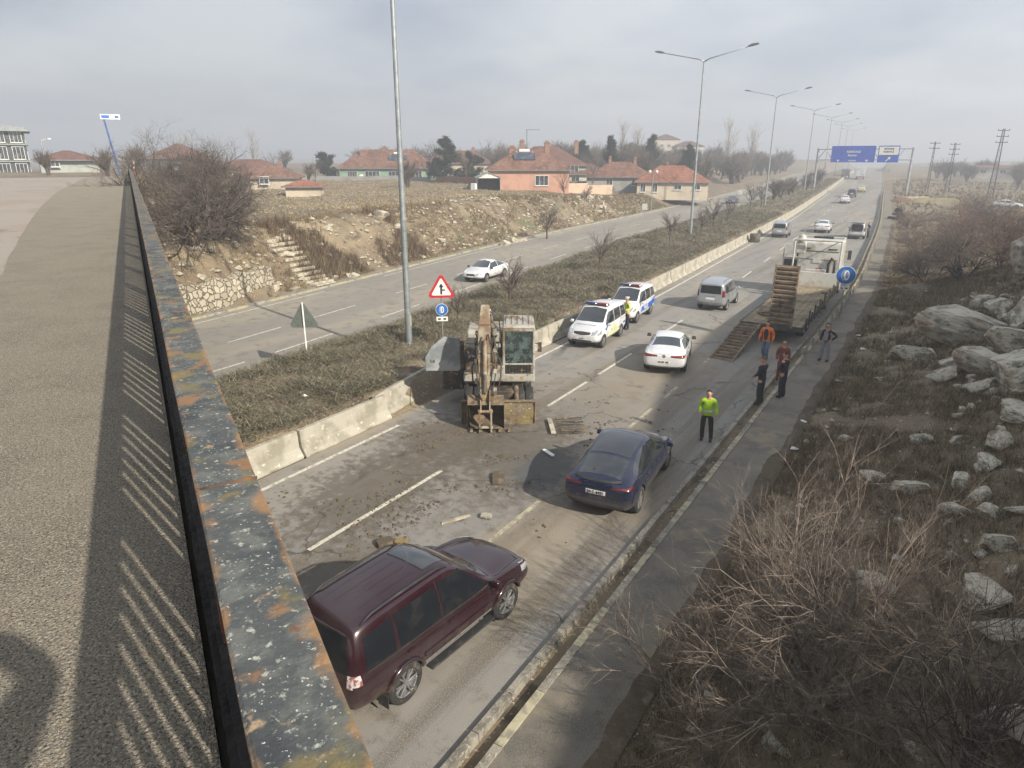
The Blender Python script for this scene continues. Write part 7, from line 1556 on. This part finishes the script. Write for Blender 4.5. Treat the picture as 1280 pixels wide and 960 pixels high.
for i,(x,y,h,lb) in enumerate(BS):
    t=bp_[i] if i<4 else dup(bp_[i%4]); t['label']=lb; t['group']='bare bushes of the thicket on the right'; t.location=(x,y,Tz(x,y)-.1); t.scale=(h*.78,h*.78,h*.62); t.rotation_euler=(0,0,i*1.1)
    if i%3==2:
        for c in t.children:
            if c.name.startswith('crown'): c.data=c.data.copy(); c.data.materials[0]=M['redtw']
# foreground bush
PF=dict(n=[7,6,5,4,3],wob=[.09,.11,.13,.16,.2],up=[.0,.015,.01,.01,0],kids=[10,7,5,3],ang=[(.3,.9),(.3,.85),(.3,.9),(.3,1.0)],len=[(.42,.75),(.36,.66),(.33,.6),(.3,.55)],rr=[.62,.6,.6,.65],tap=.35)
PF['from']=[.2,.2,.2,.15]
M['twigf']=mat('ash_brown_foreground_twig',rgb('#84776a'),.92,spots=[(rgb('#5a5047'),2.5,.42,.62,4),(rgb('#a5988a'),4,.55,.7,4)])
bare_tree('foreground_bush','big sprawling bare bush with thorny pale twigs filling the lower right foreground',(-.45,10.5,Tz(-.45,10.5)-.15),77,13,2.6,.046,PF,1.3,M['twigf'],M['twigf'],cat='bush',split=2)
bare_tree('foreground_bush','darker bare bush in the bottom right corner, right of the biggest one',(1.5,8.6,Tz(1.5,8.6)-.15),78,9,2.2,.032,PF,1.1,M['barkd'],M['twigd'],cat='bush',split=2)
bare_tree('foreground_bush','sparse low bush reaching over the footpath, left of the biggest foreground bush',(-2.15,9.3,Tz(-2.15,9.3)-.1),81,5,1.9,.026,PS2,1.3,M['twigf'],M['twigf'],cat='bush',split=2)
# --- conifers
def pine(label,x,y,h,rw,seed,shape=1.0,name='pine_tree',z=None,m=None,nc=420):
    t=empty(name,label,'tree',(x,y,Tz(x,y)-.1 if z is None else z)); rnd=np.random.default_rng(seed)
    mb=MB(); mb.tube([(0,0,0),(0,0,h*.5),(.1,0,h*.96)],[.22*h/8,.14*h/8,.03],8); mb.build('trunk',M['barkd'],t)
    nb=int(26*h/8); A=[];
    sg=Seg()
    for k in range(nb):
        zz=h*(.14+.84*k/nb); a=rnd.uniform(0,6.28); rr=rw*(1-((zz/h-.1)/.95))**shape*rnd.uniform(.6,1.1)+.15
        e=np.array([math.cos(a)*rr,math.sin(a)*rr,zz+rr*.18]); sg.add(np.array([0,0,zz]),e,.05,.012)
        for q in range(int(9+rr*9)):
            f=rnd.uniform(.25,1.05); c=np.array([0,0,zz])*(1-f)+e*f+rnd.normal(0,.14*rr**.5+.05,3); A.append(c)
    sg.build('limb',M['barkd'],t,4)
    A=np.array(A); n=34; K=len(A); B=np.repeat(A,n,0)+rnd.normal(0,.16,(K*n,3)); d=rnd.normal(0,1,(K*n,3)); d/=np.linalg.norm(d,axis=1,keepdims=True); s=np.cross(d,rnd.normal(0,1,(K*n,3))); s/=np.linalg.norm(s,axis=1,keepdims=True)
    V=np.stack([B-s*.05,B+s*.05,B+d*.30],1).reshape(-1,3); npmesh('crown',V,np.arange(len(V)).reshape(-1,3),m or M['needle'],t)
    return t
pine('tall dark green pine between the green house and the pink house',-91,120,9.3,4.2,1,.6)
pine('dark evergreen shrub-like pine close right of the tallest one',-84.5,120,6.0,3.2,2,.5)
pine('rounded dark evergreen at the left end of the green house',-124,118,5.6,3.0,3,.4)
c1=pine('dark spruce above the red roofs, leftmost of the three spruces',-67,150,9.5,2.6,4,.9,'spruce_tree')
c2=dup(c1); c2['label']='middle spruce of the three above the red roofs'; c2.location=(-63,165,Tz(-63,165)); c2.scale=(1.1,1.1,1.15); c2.rotation_euler=(0,0,2)
c3=dup(c1); c3['label']='rightmost spruce of the three above the orange roof'; c3.location=(-54,165,Tz(-54,165)); c3.scale=(1.2,1.2,1.05); c3.rotation_euler=(0,0,4)
c4=dup(c1); c4['label']='dark evergreen between the tall green house and the far spruces'; c4.location=(-78,158,Tz(-78,158)); c4.scale=(1.3,1.3,.9); c4.rotation_euler=(0,0,1)
c5=dup(c1); c5['label']='small dark juniper beside the road edge right of the hard shoulder'; c5.location=(-6.3,118,Tz(-6.3,118)-.2); c5.scale=(.45,.45,.2)
# --- village bare trees and tree belt in the haze
PV=dict(n=[5,5,4,3],wob=[.06,.12,.16,.2],up=[.03,.08,.05,.02],kids=[15,8,6],ang=[(.4,.9),(.35,.8),(.3,.8)],len=[(.4,.65),(.38,.6),(.35,.6)],rr=[.5,.55,.6],tap=.4)
PV['from']=[.25,.2,.2]
PP=dict(PV); PP['ang']=[(.15,.35),(.15,.4),(.2,.5)]; PP['len']=[(.3,.5),(.35,.55),(.35,.6)]; PP['kids']=[26,7,5]; PP['from']=[.12,.2,.2]
vt=[bare_tree('bare_tree','x',(0,0,0),90+i,1,1.0,.03,PV,.08,M['barkd'],M['twigd']) for i in range(3)]
vf=[bare_tree('bare_tree','x',(0,0,0),190+i,3,.9,.075,PV,.35,M['barkd'],M['twigd']) for i in range(3)]
pp=[bare_tree('poplar_tree','x',(0,0,0),95+i,1,1.0,.018,PP,.02,M['bark'],M['twig']) for i in range(2)]
used=set()
def pt(src,label,x,y,s,group=None,sz=1.0,m=None):
    t=src if src.name not in used else dup(src); used.add(src.name) 
    t['label']=label; t.location=(x,y,Tz(x,y)-.1); t.scale=(s,s,s*sz); t.rotation_euler=(0,0,(x*7+y)%6.28)
    if group: t['group']=group
    elif 'group' in t: del t['group']
    return t
pt(pp[0],'left of two tall thin poplars behind the pale veranda house',-82,190,9); pt(pp[1],'right of two tall thin poplars behind the pale veranda house',-77,192,10)
pt(pp[0],'tall thin poplar left of the second street lamp pole',-64,235,11); pt(pp[1],'taller thin poplar right behind the second street lamp pole',-58,238,13)
pt(pp[0],'faint poplar at the left horizon beyond the green house',-190,150,8); pt(pp[1],'bare poplar at the left horizon, nearer the thorn tree',-182,120,9)
pt(vt[0],'bare tree beyond the thorn tree, before the green house',-118,98,4.2); pt(vt[1],'bare tree right of the ruined hut',-100,92,3.4); pt(vt[2],'bare garden tree between the pine and the shed',-80,112,4.6)
pt(vt[0],'bare tree above the green house roof',-108,140,6.0); pt(vt[1],'bare trees behind the pine, right of the dull red roof',-92,145,5.6); pt(vt[2],'small bare tree at the right corner of the pink house',-55.5,106,3.6)
pt(vt[1],'bare tree by the pale veranda house',-60,126,4.6); pt(vt[0],'bare garden tree at the right end of the green house',-97,122,5.2)
M['haztw']=mat('purplish_far_twig',rgb('#6d5f5a'),.95,spots=[(rgb('#584c48'),.3,.45,.62,3)])
g=np.random.default_rng(31)
for i in range(120):
    y=g.uniform(140,330); off=2+g.uniform(0,1)**1.5*75; x=float(cL(y))-38-off
    if off<9 and y<165: continue
    t=pt(vf[i%3],'bare tree in the hazy belt along the left of the distant road',x,y,g.uniform(3.6,6.2),'bare trees in the hazy belt left of the distant road')
for i in range(80):
    y=g.uniform(200,350); off=g.uniform(12,120); x=float(cR(y))+off
    t=pt(vf[i%3],'bare tree in the hazy belt beyond the lattice poles',x,y,g.uniform(2.8,5),'bare trees in the hazy belt beyond the lattice poles')
for i in range(40):
    x=-60-g.uniform(0,120); y=150+g.uniform(0,90); pt(vf[i%3],'bare tree in the haze behind the village houses',x,y,g.uniform(3.5,5.5),'bare trees in the haze behind the village')
for i in range(10):
    x=-70-g.uniform(0,70); y=60+g.uniform(0,40)
    if i<6: x,y=-62-g.uniform(0,40),42+g.uniform(0,22)
    pt(vf[i%3],'grey bare shrub tree between the thorn tree and the village',x,y,g.uniform(2.2,3.6),'grey shrub trees behind the thorn tree')
for i in range(9):
    y=140+i*9.5+random.uniform(-2,2); t=dup(vf[i%3]); t.name='bare_tree'; t['category']='tree'; t['label']='bare tree in the far part of the median before the road crest'; t['group']='bare trees in the far median'; x=float(cR(y)+cL(y))/2-20.6+random.uniform(-2,1); t.location=(x,y,Tz(x,y)-.05); s=2.6+random.uniform(-.4,.8); t.scale=(s,s,s*.9); t.rotation_euler=(0,0,i)
# yellowish soil heap and scrap by the right track
M['ysoil']=mat('yellow_sandy_heap',rgb('#857a55'),.95,spots=[(rgb('#746a50'),.8,.42,.6,6),(rgb('#9a8e6c'),2,.6,.7,5)],bump=.7,bscale=3)
def heap(label,x,y,rx,ry,h,m,name='soil_heap'):
    n=16; a=np.linspace(-1,1,n); A,B=np.meshgrid(a,a); r=np.clip(1-np.hypot(A,B),0,1); xx=x+A*rx; yy=y+B*ry; zz=T(xx,yy)-.15+np.sin(r*np.pi/2)*h*(1+.5*fbm(xx,yy,1.5,8)); i=(np.arange(n-1)[:,None]*n+np.arange(n-1)[None,:]).ravel()
    o=npmesh(name,np.stack([xx.ravel()-x,yy.ravel()-y,zz.ravel()],1),np.stack([i,i+1,i+1+n,i+n],1),m,smooth=True); o.location=(x,y,0); return tag(o,label,'heap')
heap('long yellowish sandy heap under the middle lattice pole',-1.6,160,8,3,.9,M['ysoil']); heap('small reddish heap of earth right of the gantry foot',-8.3,160,2.5,2,1.2,mat('reddish_earth',rgb('#75583f'),.95,spots=[(rgb('#5f4a38'),1.2,.45,.6)],bump=.5,bscale=3))
heap('pale stony heap behind the reddish one by the gantry foot',-6.2,168,3.5,2,1.0,M['lime'])
# litter on the verge
for i,(x,y) in enumerate([(-3.1,24.2),(-2.7,29.6),(-2.9,21.5),(-2.0,17.4),(.3,14.9),(-2.4,35.5),(-2.9,38.5),(-23.4,26.5),(-18.2,15.4)]):
    mb=MB(); mb.add([(-.12,-.07,0),(.10,-.09,.03),(.13,.08,.01),(-.09,.07,.05),(0,0,.08)],[(0,1,4),(1,2,4),(2,3,4),(3,0,4),(3,2,1,0)]); o=mb.build('litter',M['signw'],None); o.location=(x,y,Tz(x,y)+.06); tag(o,'crumpled scrap of white litter lying on the verge','litter','white scraps of litter')
# ---------------------------------------------------------------- haze
M['hz']=bpy.data.materials.new('haze_air'); m=M['hz']; m.use_nodes=True; nt=m.node_tree; nt.nodes.clear()
o_=N('ShaderNodeOutputMaterial',nt); pv=N('ShaderNodeVolumePrincipled',nt); pv.inputs['Color'].default_value=(.90,.94,1,1); pv.inputs['Density'].default_value=.0018; pv.inputs['Anisotropy'].default_value=.2
L(nt,pv.outputs[0],o_.inputs['Volume'])
zmin=float(Z.min())-1
mb=MB(); mb.box((0,1000,(zmin+60)/2),(4500,3300,60-zmin)); hz=mb.build('haze',m); hz['kind']='stuff'
